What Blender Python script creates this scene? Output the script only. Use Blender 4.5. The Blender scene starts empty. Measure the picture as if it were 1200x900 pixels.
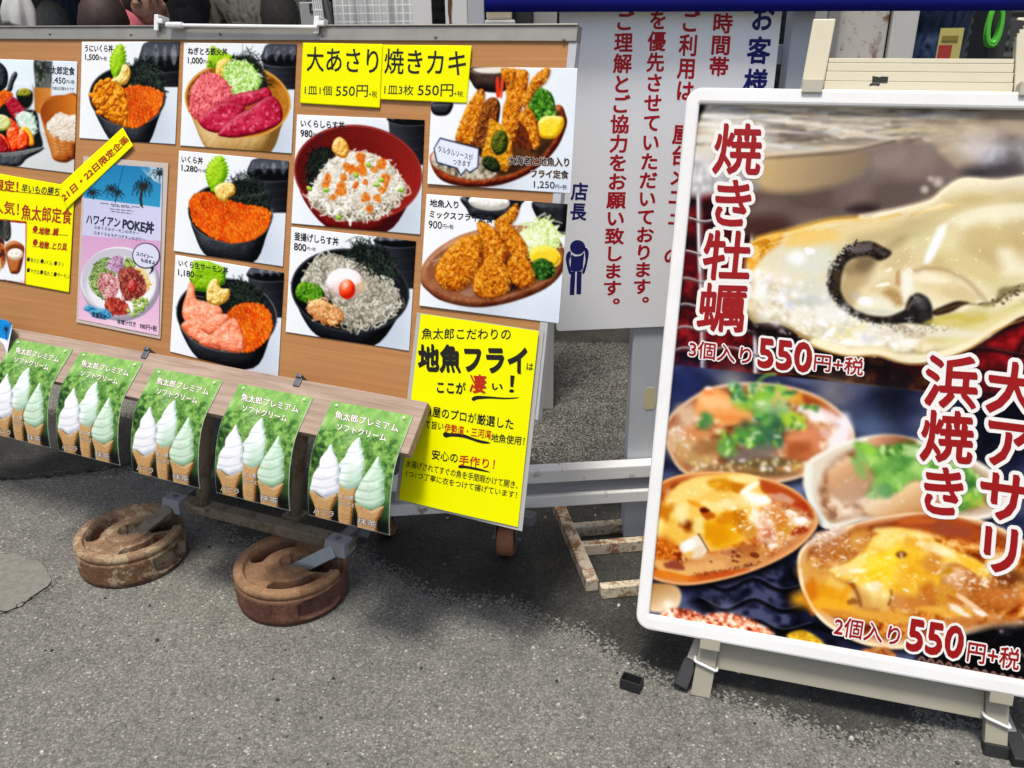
import bpy, bmesh, math, random
import numpy as np
from mathutils import Vector, Matrix
S = bpy.context.scene
COL = S.collection
R = math.radians
# ------------------------------------------------------------------ camera
CM = np.array([[0.9999316795787863,-0.011689147734021693,0.0],[-0.004719926119878505,-0.4037594322468282,0.9148530172487501],[-0.010693852073536136,-0.914790514105263,-0.4037870191460569]])
EYE = np.array([0.0, 0.0, 1.3])
cam = bpy.data.cameras.new('camera'); cam.sensor_width = 36; cam.lens = 30; cam.clip_start = 0.05; cam.clip_end = 400
co = bpy.data.objects.new('camera', cam); COL.objects.link(co)
mw = Matrix.Identity(4)
for r_ in range(3):
    mw[r_][0] = CM[r_][0]; mw[r_][1] = -CM[r_][1]; mw[r_][2] = -CM[r_][2]; mw[r_][3] = EYE[r_]
co.matrix_world = mw
S.camera = co
# ------------------------------------------------------------------ light
w_ = bpy.data.worlds.new('World'); S.world = w_; w_.use_nodes = True
nt = w_.node_tree; bg = nt.nodes['Background']
sky = nt.nodes.new('ShaderNodeTexSky'); sky.sky_type = 'NISHITA'; sky.sun_disc = False
SUN_EL, SUN_AZ = R(73), R(203)        # azimuth clockwise from +Y : the sun stands behind the camera, a little left
sky.sun_elevation = SUN_EL; sky.sun_rotation = SUN_AZ; sky.air_density = 1.0; sky.dust_density = 4.0; sky.ozone_density = 0.6
nt.links.new(sky.outputs[0], bg.inputs[0]); bg.inputs[1].default_value = 0.10
sl = bpy.data.lights.new('sun', 'SUN'); sl.energy = 2.3; sl.angle = R(12); sl.color = (1, 0.965, 0.91)
so = bpy.data.objects.new('sun', sl); COL.objects.link(so)
sd = Vector((math.sin(SUN_AZ)*math.cos(SUN_EL), math.cos(SUN_AZ)*math.cos(SUN_EL), math.sin(SUN_EL)))
so.rotation_euler = sd.to_track_quat('Z', 'Y').to_euler(); so.location = (0, -3, 6)
S.view_settings.view_transform = 'Standard'; S.view_settings.look = 'None'; S.view_settings.gamma = 1
S.view_settings.exposure = 0.58; S.view_settings.use_curve_mapping = False

# ------------------------------------------------------------------ helpers: rays and planes
def ray(p): return CM @ np.array([p[0]-600.0, p[1]-450.0, 1000.0])
def hit(p, P, n):
    v = ray(p); return EYE + v*(((P-EYE) @ n)/(v @ n))
def ground(p, z=0.0): return hit(p, np.array([0, 0, z]), np.array([0, 0, 1.0]))
def rays(P):
    P = np.asarray(P, float); V = np.empty((len(P), 3)); V[:, 0] = P[:, 0]-600; V[:, 1] = P[:, 1]-450; V[:, 2] = 1000
    return V @ CM.T
class Frame:
    """a plane in the place: origin O, ex to the right, ey down along it, nz towards the viewer"""
    def __init__(s, O, ex, ey):
        s.O = np.array(O, float); s.ex = np.array(ex, float); s.ey = np.array(ey, float)
        s.ex /= np.linalg.norm(s.ex); s.ey /= np.linalg.norm(s.ey)
        s.nz = -np.cross(s.ex, s.ey)
        if s.nz @ (EYE-s.O) < 0: s.nz = -s.nz
    def pt(s, u, v, w=0): return s.O+s.ex*u+s.ey*v+s.nz*w
    def px(s, P, w=0):
        V = rays(P); O = s.O+s.nz*w
        return EYE+V*(((O-EYE) @ s.nz)/(V @ s.nz))[:, None]
    def uv(s, p, w=0):
        q = s.px([p], w)[0]-s.O; return q @ s.ex, q @ s.ey
BOARD = Frame((-0.98455895, 2.11997749, 1.23989288), (0.91706307, -0.39874219, 0), (-0.10741219, -0.2470362, -0.96303465))
OUT = np.array([-0.3987, -0.9171, 0.0])                     # horizontal, out of the board's face
_l = R(17.0)
POSTER = Frame((0.37399443, 1.33934406, 0), (0.95714683, -0.28960309, 0), (-0.28960309*math.sin(_l), -0.95714683*math.sin(_l), -math.cos(_l)))
_e = ground((652, 388), .60); _f = ground((770, 383), .60); _d = (_f-_e); _d[2] = 0; _d /= np.linalg.norm(_d)
NOTICE = Frame((0.1061, 1.8906, 0.60), _d, (0, 0, -1))

# ------------------------------------------------------------------ helpers: objects
def tag(o, label=None, cat=None, group=None, kind=None):
    if label: o['label'] = label
    if cat: o['category'] = cat
    if group: o['group'] = group
    if kind: o['kind'] = kind
    return o
def empty(name, loc, label, cat, group=None):
    o = bpy.data.objects.new(name, None); o.empty_display_size = .05; COL.objects.link(o)
    o.location = [float(c) for c in loc]
    return tag(o, label, cat, group)
def put(name, me, mat, parent=None, world=True):
    o = bpy.data.objects.new(name, me); COL.objects.link(o)
    if mat is not None:
        me.materials.clear(); me.materials.append(mat)
    if parent is not None:
        o.parent = parent
        if world: o.location = [-c for c in root_loc(parent)]
    return o
def root_loc(p):
    v = Vector(p.location)
    while p.parent: p = p.parent; v += Vector(p.location)
    return v
class MB:
    def __init__(s): s.v = []; s.f = []
    def add(s, v, f):
        b = len(s.v); s.v += [tuple(float(c) for c in p) for p in v]; s.f += [tuple(i+b for i in q) for q in f]; return s
    def hexa(s, c8):
        return s.add(c8, [(0, 3, 2, 1), (4, 5, 6, 7), (0, 1, 5, 4), (1, 2, 6, 5), (2, 3, 7, 6), (3, 0, 4, 7)])
    def fbox(s, F, u0, u1, v0, v1, w0, w1):
        return s.hexa([F.pt(u, v, w0) for u, v in ((u0, v0), (u1, v0), (u1, v1), (u0, v1))]+[F.pt(u, v, w1) for u, v in ((u0, v0), (u1, v0), (u1, v1), (u0, v1))])
    def box(s, x0, x1, y0, y1, z0, z1):
        return s.hexa([(x0, y0, z0), (x1, y0, z0), (x1, y1, z0), (x0, y1, z0), (x0, y0, z1), (x1, y0, z1), (x1, y1, z1), (x0, y1, z1)])
    def bar(s, a, b, side, hw, hh):
        """a square bar from a to b; side = direction of its half width hw"""
        a = np.array(a, float); b = np.array(b, float); t = b-a; t /= np.linalg.norm(t)
        x = np.array(side, float); x -= t*(x @ t); x /= np.linalg.norm(x); y = np.cross(t, x)
        return s.hexa([p+x*i*hw+y*j*hh for p in (a, b) for i, j in ((-1, -1), (1, -1), (1, 1), (-1, 1))])
    def tube(s, path, r, n=14, cap=True):
        P = [np.array(p, float) for p in path]; rr = r if isinstance(r, (list, tuple)) else [r]*len(P)
        rings = []; x = None
        for i, p in enumerate(P):
            t = P[min(i+1, len(P)-1)]-P[max(i-1, 0)]; t /= np.linalg.norm(t)
            if x is None: x = np.cross(t, [0.3, 0.2, 0.9]); 
            x = x-t*(x @ t); x /= np.linalg.norm(x); y = np.cross(t, x)
            rings.append([p+rr[i]*(x*math.cos(a)+y*math.sin(a)) for a in np.linspace(0, 2*math.pi, n, endpoint=False)])
        v = [q for g in rings for q in g]; f = []
        for i in range(len(P)-1):
            for k in range(n): f.append((i*n+k, i*n+(k+1) % n, (i+1)*n+(k+1) % n, (i+1)*n+k))
        if cap: f += [tuple(range(n))[::-1], tuple((len(P)-1)*n+k for k in range(n))]
        return s.add(v, f)
    def prism(s, F, pts, w0, w1):
        n = len(pts)
        return s.add([F.pt(u, v, w0) for u, v in pts]+[F.pt(u, v, w1) for u, v in pts],
                     [tuple(range(n)), tuple(range(n, 2*n))[::-1]]+[(i, i+n, (i+1) % n+n, (i+1) % n) for i in range(n)])
    def ring(s, F, outer, inner, w0, w1):
        n = len(outer); V = []
        for w in (w0, w1):
            V += [F.pt(u, v, w) for u, v in outer]+[F.pt(u, v, w) for u, v in inner]
        f = []
        for i in range(n):
            j = (i+1) % n
            f += [(i, j, n+j, n+i), (2*n+i, 3*n+i, 3*n+j, 2*n+j), (i, 2*n+i, 2*n+j, j), (n+i, n+j, 3*n+j, 3*n+i)]
        return s.add(V, f)
    def grid(s, P):
        """P: rows x cols x 3 sheet"""
        r, c = len(P), len(P[0])
        return s.add([q for row in P for q in row], [(i*c+j, i*c+j+1, (i+1)*c+j+1, (i+1)*c+j) for i in range(r-1) for j in range(c-1)])
    def build(s, name, mat, parent=None, bevel=0, smooth=False, sub=0, thick=0):
        me = bpy.data.meshes.new(name); me.from_pydata(s.v, [], s.f)
        bm = bmesh.new(); bm.from_mesh(me); bmesh.ops.recalc_face_normals(bm, faces=bm.faces); bm.to_mesh(me); bm.free()
        o = put(name, me, mat, parent)
        if thick:
            m = o.modifiers.new('thick', 'SOLIDIFY'); m.thickness = thick; m.offset = 0
        if bevel:
            m = o.modifiers.new('bevel', 'BEVEL'); m.width = bevel; m.segments = 2; m.limit_method = 'ANGLE'; m.angle_limit = R(40)
        if sub:
            m = o.modifiers.new('sub', 'SUBSURF'); m.levels = m.render_levels = sub
        if smooth:
            me.polygons.foreach_set('use_smooth', [True]*len(me.polygons))
        return o
def rrect(u0, u1, v0, v1, r, n=6):
    pts = []
    for (cx, cy, a0) in ((u1-r, v0+r, -90), (u1-r, v1-r, 0), (u0+r, v1-r, 90), (u0+r, v0+r, 180)):
        for k in range(n+1):
            a = R(a0+90*k/n); pts.append((cx+r*math.cos(a), cy+r*math.sin(a)))
    return pts

# ------------------------------------------------------------------ helpers: materials
MATS = {}
def srgb(*c): return tuple(((x/255)/12.92 if x/255 <= 0.04045 else ((x/255+0.055)/1.055)**2.4) for x in c)
class N:
    """tiny node-tree helper"""
    def __init__(s, name):
        s.m = bpy.data.materials.new(name); s.m.use_nodes = True; s.t = s.m.node_tree; s.b = s.t.nodes['Principled BSDF']
        MATS[name] = s.m
    def n(s, typ, **k):
        o = s.t.nodes.new(typ)
        for a, v in k.items():
            if a.startswith('i_'):
                key = a[2:]; key = int(key) if key.isdigit() else key.replace('_', ' ')
                o.inputs[key].default_value = v
            else: setattr(o, a, v)
        return o
    def l(s, a, b): s.t.links.new(a, b)
    def coord(s, kind='Object', scale=(1, 1, 1)):
        c = s.n('ShaderNodeTexCoord'); m = s.n('ShaderNodeMapping'); m.inputs['Scale'].default_value = scale
        s.l(c.outputs[kind], m.inputs[0]); return m.outputs[0]
    def noise(s, vec, scale, detail=4, rough=.55, dist=0):
        o = s.n('ShaderNodeTexNoise', i_Scale=scale, i_Detail=detail, i_Roughness=rough, i_Distortion=dist)
        if vec is not None: s.l(vec, o.inputs['Vector'])
        return o.outputs[0]
    def ramp(s, fac, stops, interp='LINEAR'):
        o = s.n('ShaderNodeValToRGB'); o.color_ramp.interpolation = interp; e = o.color_ramp.elements
        while len(e) < len(stops): e.new(0.5)
        for q, (p, c) in zip(e, stops):
            q.position = p; q.color = (*c, 1) if not isinstance(c, (int, float)) else (c, c, c, 1)
        s.l(fac, o.inputs[0]); return o.outputs[0]
    def mix(s, fac, a, b, mode='MIX'):
        o = s.n('ShaderNodeMix', data_type='RGBA', blend_type=mode)
        for i, x in ((0, fac), (6, a), (7, b)):
            if hasattr(x, 'links') or hasattr(x, 'is_linked'): s.l(x, o.inputs[i])
            elif isinstance(x, tuple): o.inputs[i].default_value = (*x, 1)
            else: o.inputs[i].default_value = x
        return o.outputs[2]
    def bump(s, h, strength=.3, dist=.002):
        o = s.n('ShaderNodeBump', i_Strength=strength, i_Distance=dist); s.l(h, o.inputs['Height']); s.l(o.outputs[0], s.b.inputs['Normal'])
    def set(s, col=None, rough=None, metal=None, spec=None):
        if col is not None:
            if isinstance(col, tuple): s.b.inputs['Base Color'].default_value = (*col, 1)
            else: s.l(col, s.b.inputs['Base Color'])
        if rough is not None:
            if isinstance(rough, (int, float)): s.b.inputs['Roughness'].default_value = rough
            else: s.l(rough, s.b.inputs['Roughness'])
        if metal is not None: s.b.inputs['Metallic'].default_value = metal
        if spec is not None: s.b.inputs['Specular IOR Level'].default_value = spec
        return s.m
def plain(name, col, rough=.5, metal=0, spec=.4, var=.12, scale=9, bump=0):
    if name in MATS: return MATS[name]
    k = N(name); v = k.coord('Object')
    f = k.noise(v, scale, 5, .6)
    c = k.mix(f, tuple(x*(1-var) for x in col), tuple(min(1, x*(1+var)) for x in col))
    if bump: k.bump(k.noise(v, scale*25, 2), bump, .001)
    return k.set(c, rough, metal, spec)

def rust_paint(name, paint, amount, rust=((.055, .022, .012), (.20, .085, .03)), scale=14, rough=.65):
    """old paint with rust breaking through: amount 0..1 is the share of rust"""
    k = N(name); v = k.coord('Object')
    a = k.noise(v, scale, 8, .68, .6); b = k.noise(v, scale*4.5, 5, .6)
    m = k.mix(.35, a, b)
    th = .64-.30*amount
    rc = k.ramp(b, [(.3, rust[0]), (.7, rust[1])])
    dirt = k.mix(k.ramp(k.noise(v, scale*.6, 6, .6), [(.35, 0.0), (.75, .45)]), paint, tuple(x*.62 for x in paint))
    c = k.mix(k.ramp(m, [(th-.035, 0.0), (th+.05, 1.0)]), dirt, rc)
    k.bump(m, .35, .0015)
    return k.set(c, rough, 0, .3)

# asphalt ----------------------------------------------------------------
k = N('asphalt'); v = k.coord('Object')
vo = k.n('ShaderNodeTexVoronoi', i_Scale=215.0, i_Randomness=1.0); k.l(v, vo.inputs['Vector'])
vo2 = k.n('ShaderNodeTexVoronoi', i_Scale=420.0); k.l(v, vo2.inputs['Vector'])
sep = k.n('ShaderNodeSeparateColor'); k.l(vo.outputs['Color'], sep.inputs[0])
stone = k.ramp(sep.outputs[0], [(0.0, (.130, .127, .109)), (.45, (.174, .170, .147)), (.85, (.216, .211, .186)), (.97, (.25, .245, .218)), (.996, (.40, .39, .35))])
gap = k.ramp(vo.outputs['Distance'], [(.38, 1.0), (.70, .68)])
c = k.mix(1.0, stone, gap, 'MULTIPLY')
sep2 = k.n('ShaderNodeSeparateColor'); k.l(vo2.outputs['Color'], sep2.inputs[0])
fine = k.ramp(sep2.outputs[1], [(0.0, .86), (.6, 1.0), (.95, 1.07), (.993, 1.3)])
c = k.mix(.8, c, fine, 'MULTIPLY')
big = k.ramp(k.noise(v, 1.5, 5, .6), [(.3, (.86, .86, .85)), (.5, (1.0, 1.0, .99)), (.72, (1.12, 1.10, 1.05))])
c = k.mix(1.0, c, big, 'MULTIPLY')
mid = k.ramp(k.noise(v, 11, 5, .65), [(.30, .80), (.55, 1.03), (.8, 1.10)])
c = k.mix(.8, c, mid, 'MULTIPLY')
st_ = k.ramp(k.noise(v, 3.4, 3, .5, 1.2), [(.30, (.66, .66, .66)), (.40, (1.0, 1.0, 1.0))])
c = k.mix(.55, c, st_, 'MULTIPLY')
pits = k.ramp(k.noise(v, 70, 3, .6), [(.30, .45), (.40, 1.0)])
c = k.mix(.8, c, pits, 'MULTIPLY')
hgt = k.mix(.45, k.ramp(vo.outputs['Distance'], [(0.0, 1.0), (.65, 0.0)]), k.noise(v, 420, 2, .5))
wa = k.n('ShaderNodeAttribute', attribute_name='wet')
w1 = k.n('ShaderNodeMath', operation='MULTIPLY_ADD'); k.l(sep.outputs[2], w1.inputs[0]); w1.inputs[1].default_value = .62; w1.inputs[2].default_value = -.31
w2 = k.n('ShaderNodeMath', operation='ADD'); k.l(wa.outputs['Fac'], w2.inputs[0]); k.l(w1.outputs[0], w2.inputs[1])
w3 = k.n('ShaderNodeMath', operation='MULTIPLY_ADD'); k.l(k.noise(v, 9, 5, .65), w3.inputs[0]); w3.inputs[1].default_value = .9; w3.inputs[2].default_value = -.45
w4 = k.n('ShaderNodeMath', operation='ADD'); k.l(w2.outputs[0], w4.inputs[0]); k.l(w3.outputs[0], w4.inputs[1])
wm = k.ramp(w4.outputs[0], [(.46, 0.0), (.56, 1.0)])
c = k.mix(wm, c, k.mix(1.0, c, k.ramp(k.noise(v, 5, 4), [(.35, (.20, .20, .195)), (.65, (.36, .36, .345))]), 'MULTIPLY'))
k.bump(hgt, .5, .0024)
k.set(c, k.mix(wm, (.82, .82, .82), (.62, .62, .62)), 0, .28)
# concrete patch
k = N('worn_concrete'); v = k.coord('Object')
c = k.ramp(k.noise(v, 60, 7, .75), [(.3, (.13, .125, .105)), (.5, (.185, .176, .15)), (.66, (.22, .208, .178)), (.76, (.34, .33, .30))])
k.bump(k.noise(v, 260, 4, .7), .5, .002); k.set(c, .85, 0, .25)
k = N('tar_crack'); v = k.coord('Object'); k.set(k.ramp(k.noise(v, 90, 4), [(.3, (.018, .018, .017)), (.7, (.05, .05, .046))]), .8, 0, .25)

# ------------------------------------------------------------------ the setting
def sheet(name, pts, z, mat, sub=None):
    me = bpy.data.meshes.new(name); me.from_pydata([(x, y, z) for x, y in pts], [], [tuple(range(len(pts)))])
    o = put(name, me, MATS[mat]); tag(o, kind='structure'); return o
me = bpy.data.meshes.new('ground'); L_ = 200
me.from_pydata([(-L_, -L_, -.006), (L_, -L_, -.006), (L_, L_, -.006), (-L_, L_, -.006)], [], [(0, 1, 2, 3)])
tag(put('asphalt_ground', me, MATS['asphalt']), kind='structure')
# the ground near the boards, a finer sheet that carries where the asphalt is wet (water spilled and seeped from under the stall), and a half-strength darkening farther back
def poly_sd(Q, X, Y):
    d = np.full(X.shape, 1e9); ins = np.zeros(X.shape, bool)
    for i in range(len(Q)):
        ax_, ay_ = Q[i]; bx, by = Q[(i+1) % len(Q)]; ex, ey = bx-ax_, by-ay_
        t = np.clip(((X-ax_)*ex+(Y-ay_)*ey)/(ex*ex+ey*ey+1e-12), 0, 1); d = np.minimum(d, (X-ax_-t*ex)**2+(Y-ay_-t*ey)**2)
        ins ^= ((ay_ > Y) != (by > Y)) & (X < (bx-ax_)*(Y-ay_)/(by-ay_+1e-12)+ax_)
    d = np.sqrt(d); return np.where(ins, d, -d)
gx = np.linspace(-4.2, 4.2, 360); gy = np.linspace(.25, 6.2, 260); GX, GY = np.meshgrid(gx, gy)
WET_AND_DARK = [[(-300, 470), (-300, 575), (-100, 566), (0, 563), (100, 556), (190, 546), (236, 590), (285, 634), (340, 640), (420, 642), (469, 674), (524, 701), (595, 703), (650, 729), (704, 751), (753, 786), (800, 800), (840, 812), (930, 846), (1007, 866), (1078, 858), (1088, 835), (1160, 850), (1500, 900), (1500, 545), (640, 540), (560, 500)],
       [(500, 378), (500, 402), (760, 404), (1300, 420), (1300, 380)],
       [(300, 300), (300, 480), (500, 520), (760, 560), (1000, 560), (1300, 560), (1300, 300)]]  # last outline only darkens the ground farther back, at half strength
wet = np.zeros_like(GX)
for W_ in WET_AND_DARK:
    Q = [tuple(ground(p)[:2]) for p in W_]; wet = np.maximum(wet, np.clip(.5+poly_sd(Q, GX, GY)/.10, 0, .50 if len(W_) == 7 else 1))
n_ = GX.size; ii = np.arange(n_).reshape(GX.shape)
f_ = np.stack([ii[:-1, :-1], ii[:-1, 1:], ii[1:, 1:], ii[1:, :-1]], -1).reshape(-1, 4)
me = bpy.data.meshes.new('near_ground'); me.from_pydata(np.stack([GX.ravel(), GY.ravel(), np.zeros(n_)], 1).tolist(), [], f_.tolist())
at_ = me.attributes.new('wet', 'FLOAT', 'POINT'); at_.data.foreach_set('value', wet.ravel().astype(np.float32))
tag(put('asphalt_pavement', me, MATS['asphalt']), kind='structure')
rng = random.Random(3)
def blot(pts, jit, n=12, seed=1):
    """roughened closed outline on the ground from photograph points"""
    r2 = random.Random(seed); P = [ground(p)[:2] for p in pts]; out = []
    for i in range(len(P)):
        a, b = P[i], P[(i+1) % len(P)]
        for t in range(n):
            q = a+(b-a)*t/n; out.append((q[0]+r2.uniform(-jit, jit), q[1]+r2.uniform(-jit, jit)))
    return out
sheet('concrete_patch', blot([(-160, 640), (20, 652), (52, 662), (60, 684), (24, 712), (-40, 735), (-200, 760)], .0035, 7, 2), .004, 'worn_concrete')
def crack(pts, w0, seed):
    r2 = random.Random(seed); P = []
    for (a, b) in zip(pts[:-1], pts[1:]):
        for t in range(14): P.append((a[0]+(b[0]-a[0])*t/14, a[1]+(b[1]-a[1])*t/14))
    Q = [ground(p)[:2]+np.array([r2.uniform(-.006, .006), r2.uniform(-.007, .007)]) for p in P]
    A = [(q[0], q[1]+w0*r2.uniform(.3, 1)) for q in Q]; B = [(q[0], q[1]-w0*r2.uniform(.3, 1)) for q in Q]
    v = [(x, y, .0065) for x, y in A+B]; n = len(A)
    m = bpy.data.meshes.new('tar_seam'); m.from_pydata(v, [], [(i, i+1, n+i+1, n+i) for i in range(n-1)])
    tag(put('tar_seam', m, MATS['tar_crack']), kind='structure')
crack([(-120, 566), (60, 559), (120, 550), (185, 537), (260, 533)], .007, 5)
def chips(n, seed):
    r2 = random.Random(seed); V = []; F = []
    for _ in range(n):
        px_, py_ = r2.uniform(-60, 1260), r2.uniform(470, 960); q = ground((px_, py_)); r = .0012+.0038*r2.random()**3; b = len(V)
        m_ = 7; a0 = r2.random()*6
        for z, k_ in ((0.0, 1.0), (r*.8, .75)):
            for i in range(m_): a = a0+6.283*i/m_; rr = r*k_*r2.uniform(.7, 1.25); V.append((q[0]+rr*math.cos(a), q[1]+rr*math.sin(a), z))
        F += [tuple(b+m_+i for i in range(m_))]+[(b+i, b+(i+1) % m_, b+m_+(i+1) % m_, b+m_+i) for i in range(m_)]
    me_ = bpy.data.meshes.new('stone_chips'); me_.from_pydata(V, [], F); return me_
for nm, n_, sd_, cl in (('pale_grit', 260, 4, (.42, .41, .37)), ('dark_grit', 300, 9, (.03, .03, .028))):
    tag(put(nm, chips(n_, sd_), plain(nm, cl, .8)), 'pale stone grit scattered over the asphalt' if n_ == 260 else 'dark grit and crumbs scattered over the asphalt', 'grit', kind='stuff')
crack([(-60, 727), (10, 718), (60, 690), (75, 672)], .0025, 6)
crack([(905, 800), (890, 770), (920, 752)], .002, 7)
# ------------------------------------------------------------------ materials of the built things
ALU = plain('aluminium', (.37, .345, .295), .42, .55, .5, .22, 22)
ALU_W = plain('white_aluminium', (.80, .80, .79), .36, 0, .5, .05, 6)
STEEL = plain('grey_steel', (.17, .175, .18), .48, .35, .5, .25, 30)
BLADE = plain('dark_grey_steel', (.10, .105, .115), .5, .3, .5, .2, 20)
CREAM = plain('cream_aluminium', (.60, .55, .40), .42, 0, .45, .07, 12)
BLACK = plain('black_rubber', (.016, .017, .017), .6, 0, .4, .3, 40)
BRONZE = rust_paint('grimy_tube', (.20, .165, .115), .38, ((.07, .045, .025), (.16, .11, .06)), 26, .5)
WHITE = plain('white_paint', (.74, .74, .72), .45, 0, .4, .07, 5)
GREYP = plain('pale_grey_paint', (.47, .49, .51), .45, 0, .4, .08, 4)
PLAST = plain('white_plastic', (.72, .72, .71), .4, 0, .5, .05, 20)
RUSTW = rust_paint('rusty_white_paint', (.66, .65, .61), .16, scale=9)
RUSTC = rust_paint('rusty_cream_paint', (.62, .54, .39), .42, ((.10, .04, .018), (.36, .18, .07)), 22)
ORANGE = rust_paint('brown_wheel', (.34, .14, .065), .30, ((.14, .06, .03), (.26, .11, .05)), 20, .5)
TARP = plain('blue_tarpaulin', (.004, .008, .17), .6, 0, .15, .15, 3)

k = N('wood_laminate'); v = k.coord('Object', (1, 1, 1))
# grain runs along the board (object x is the board's length)
mp = k.n('ShaderNodeMapping'); mp.inputs['Scale'].default_value = (1.2, 60, 60); k.l(v, mp.inputs[0])
g1 = k.noise(mp.outputs[0], 1.6, 6, .62, .25)
mp2 = k.n('ShaderNodeMapping'); mp2.inputs['Scale'].default_value = (2.5, 260, 260); k.l(v, mp2.inputs[0])
g2 = k.noise(mp2.outputs[0], 1.5, 3, .5)
c = k.ramp(g1, [(.25, (.36, .165, .058)), (.5, (.425, .203, .074)), (.75, (.48, .24, .093))])
c = k.mix(.35, c, k.ramp(g2, [(.3, (.78, .75, .72)), (.65, (1.08, 1.08, 1.07))]), 'MULTIPLY')
c = k.mix(.5, c, k.ramp(k.noise(v, 3.1, 4), [(.35, (.90, .89, .87)), (.65, (1.05, 1.05, 1.04))]), 'MULTIPLY')
k.set(c, .4, 0, .2)

k = N('weathered_plank'); v = k.coord('Object')
mp = k.n('ShaderNodeMapping'); mp.inputs['Scale'].default_value = (2.2, 45, 45); k.l(v, mp.inputs[0])
g1 = k.noise(mp.outputs[0], 2.0, 7, .65, .5)
kn = k.n('ShaderNodeTexVoronoi', i_Scale=4.6); k.l(v, kn.inputs['Vector'])
knot = k.ramp(kn.outputs['Distance'], [(.035, .30), (.075, .8), (.12, 1.0)])
c = k.ramp(g1, [(.25, (.21, .145, .105)), (.5, (.33, .245, .19)), (.75, (.44, .345, .28))])
c = k.mix(.75, c, knot, 'MULTIPLY')
c = k.mix(.5, c, k.ramp(k.noise(v, 7, 4), [(.35, (.85, .8, .76)), (.65, (1.06, 1.06, 1.06))]), 'MULTIPLY')
k.bump(g1, .25, .001); k.set(c, .7, 0, .25)

def local_build(mb, name, mat, parent, F, bevel=0):
    """as build, but the mesh keeps its own axes (x along the plane) so that grain follows the thing"""
    Rm = np.array([F.ex, -F.ey, F.nz]); O = F.O
    mb.v = [tuple(Rm @ (np.array(p)-O)) for p in mb.v]
    o = mb.build(name, mat, None, bevel)
    m = Matrix.Identity(4)
    for r_ in range(3):
        for c_ in range(3): m[r_][c_] = Rm[c_][r_]
        m[r_][3] = O[r_]
    if parent:
        o.parent = parent
        t = root_loc(parent)
        for r_ in range(3): m[r_][3] -= t[r_]
    o.matrix_local = m
    return o

# ------------------------------------------------------------------ the menu board on wheels
BL0, BR0, BT, BB = -.62, 1.2045, -.0285, .712
base = BOARD.pt(.3, 1.0); base[2] = 0
brd = empty('menu_board', base, 'long wood-grain menu board in an aluminium frame on a wheeled stand', 'menu board')
pts = [(BL0, BT+.004), (BR0-.004, BT+.004)]+[(BR0-.004-.018+.018*math.cos(R(a)), BB-.004-.018+.018*math.sin(R(a))) for a in (0, 25, 50, 70, 90)]+[(BL0, BB-.004)]
local_build(MB().prism(BOARD, pts, -.018, 0), 'panel', MATS['wood_laminate'], brd, BOARD)
m = MB().fbox(BOARD, BL0, BR0+.003, BT, -.0025, -.021, .0045); m.fbox(BOARD, BL0, BR0+.003, BT-.0035, BT-.0003, -.026, .008)
m.build('top_frame', ALU, brd, .0012)
m = MB().fbox(BOARD, BR0-.0125, BR0+.0035, -.002, BB-.022, -.021, .0012)
m.tube([BOARD.pt(BR0-.006-.016+.016*math.cos(R(a)), BB-.022+0.016*math.sin(R(a)), -.0095) for a in (0, 20, 40, 60, 80, 100)], .009, 8)
m.build('side_frame', plain('silver_edge', (.52, .52, .52), .4, .3, .5, .1, 14), brd, .001)
MB().fbox(BOARD, BL0, BR0-.022, BB-.012, BB, -.020, .003).build('bottom_frame', ALU, brd, .001)
for p in ((60.7, 40), (155.5, 40.8), (260, 40.8), (379, 42.2), (512, 44), (662, 47.5)):
    u, vv = BOARD.uv(p); mm = MB()
    mm.tube([BOARD.pt(u, vv, .004), BOARD.pt(u, vv, .0062), BOARD.pt(u, vv, .0074)], [.0034, .0032, .0015], 10); mm.build('screw', STEEL, brd)
rail = MB(); a = BOARD.px([(196, 29.4)], .016)[0]; b = BOARD.px([(372, 31.8)], .016)[0]
rail.tube([a, b], .0035, 10)
ro = rail.build('hanging_rod', ALU_W, brd)
MB().tube([a+(a-b)*.0, a+(b-a)*.11], .0065, 10).build('rod_sleeve', PLAST, ro)
for p in ((188, 31), (374.5, 34)):
    u, vv = BOARD.uv(p)
    cl = MB().fbox(BOARD, u-.006, u+.006, vv-.022, vv+.012, .0085, .0135); cl.fbox(BOARD, u-.006, u+.006, vv-.022, vv-.012, -.02, .0083)
    cl.fbox(BOARD, u+.0062, u+.022, vv-.012, vv-.002, .009, .0185)
    cl.build('rod_clip', PLAST, brd, .0015)
# the stand under it
TA = ground((214, 588), .13); TB = ground((405, 632), .13)
ax = BOARD.ex
TA = TA-ax*.01; TB = TA+ax*np.dot(TB-TA, ax)
REAR = -OUT*.27
m = MB().bar(TA-ax*.02, TB+ax*.03, OUT, .017, .015); m.build('cross_tube', BRONZE, brd, .003)
for q in (TA, TB):
    MB().bar(q-OUT*.01, q+REAR+np.array([0, 0, 0]), ax, .014, .0148).build('side_tube', STEEL, brd, .002)
RA, RB = TA+REAR, TB+REAR+ax*.36
MB().bar(RA-ax*.1, RB+ax*.03, OUT, .0152, .0135).build('rear_tube', STEEL, brd, .002)
for (p1, q) in (((354, 507), ground((346, 603), .145)), ((243, 560), ground((238, 592), .145))):
    t = hit(p1, q, BOARD.ex); dr = t-q; dr = BOARD.ey*(-1.0) if p1[0] < 300 else dr/np.linalg.norm(dr)
    e = q+dr*.62
    # stop at the back of the board
    w0 = (q-BOARD.O) @ BOARD.nz; wd = dr @ BOARD.nz
    o_ = MB().tube([q, q+dr*.46], .0165, 16).build('upright_tube', BRONZE, brd, 0, True)
    MB().bar(q-ax*.026-np.array([0, 0, .001]), q+ax*.026-np.array([0, 0, .001]), OUT, .022, .005).build('foot_plate', BRONZE, o_, .002)
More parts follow.
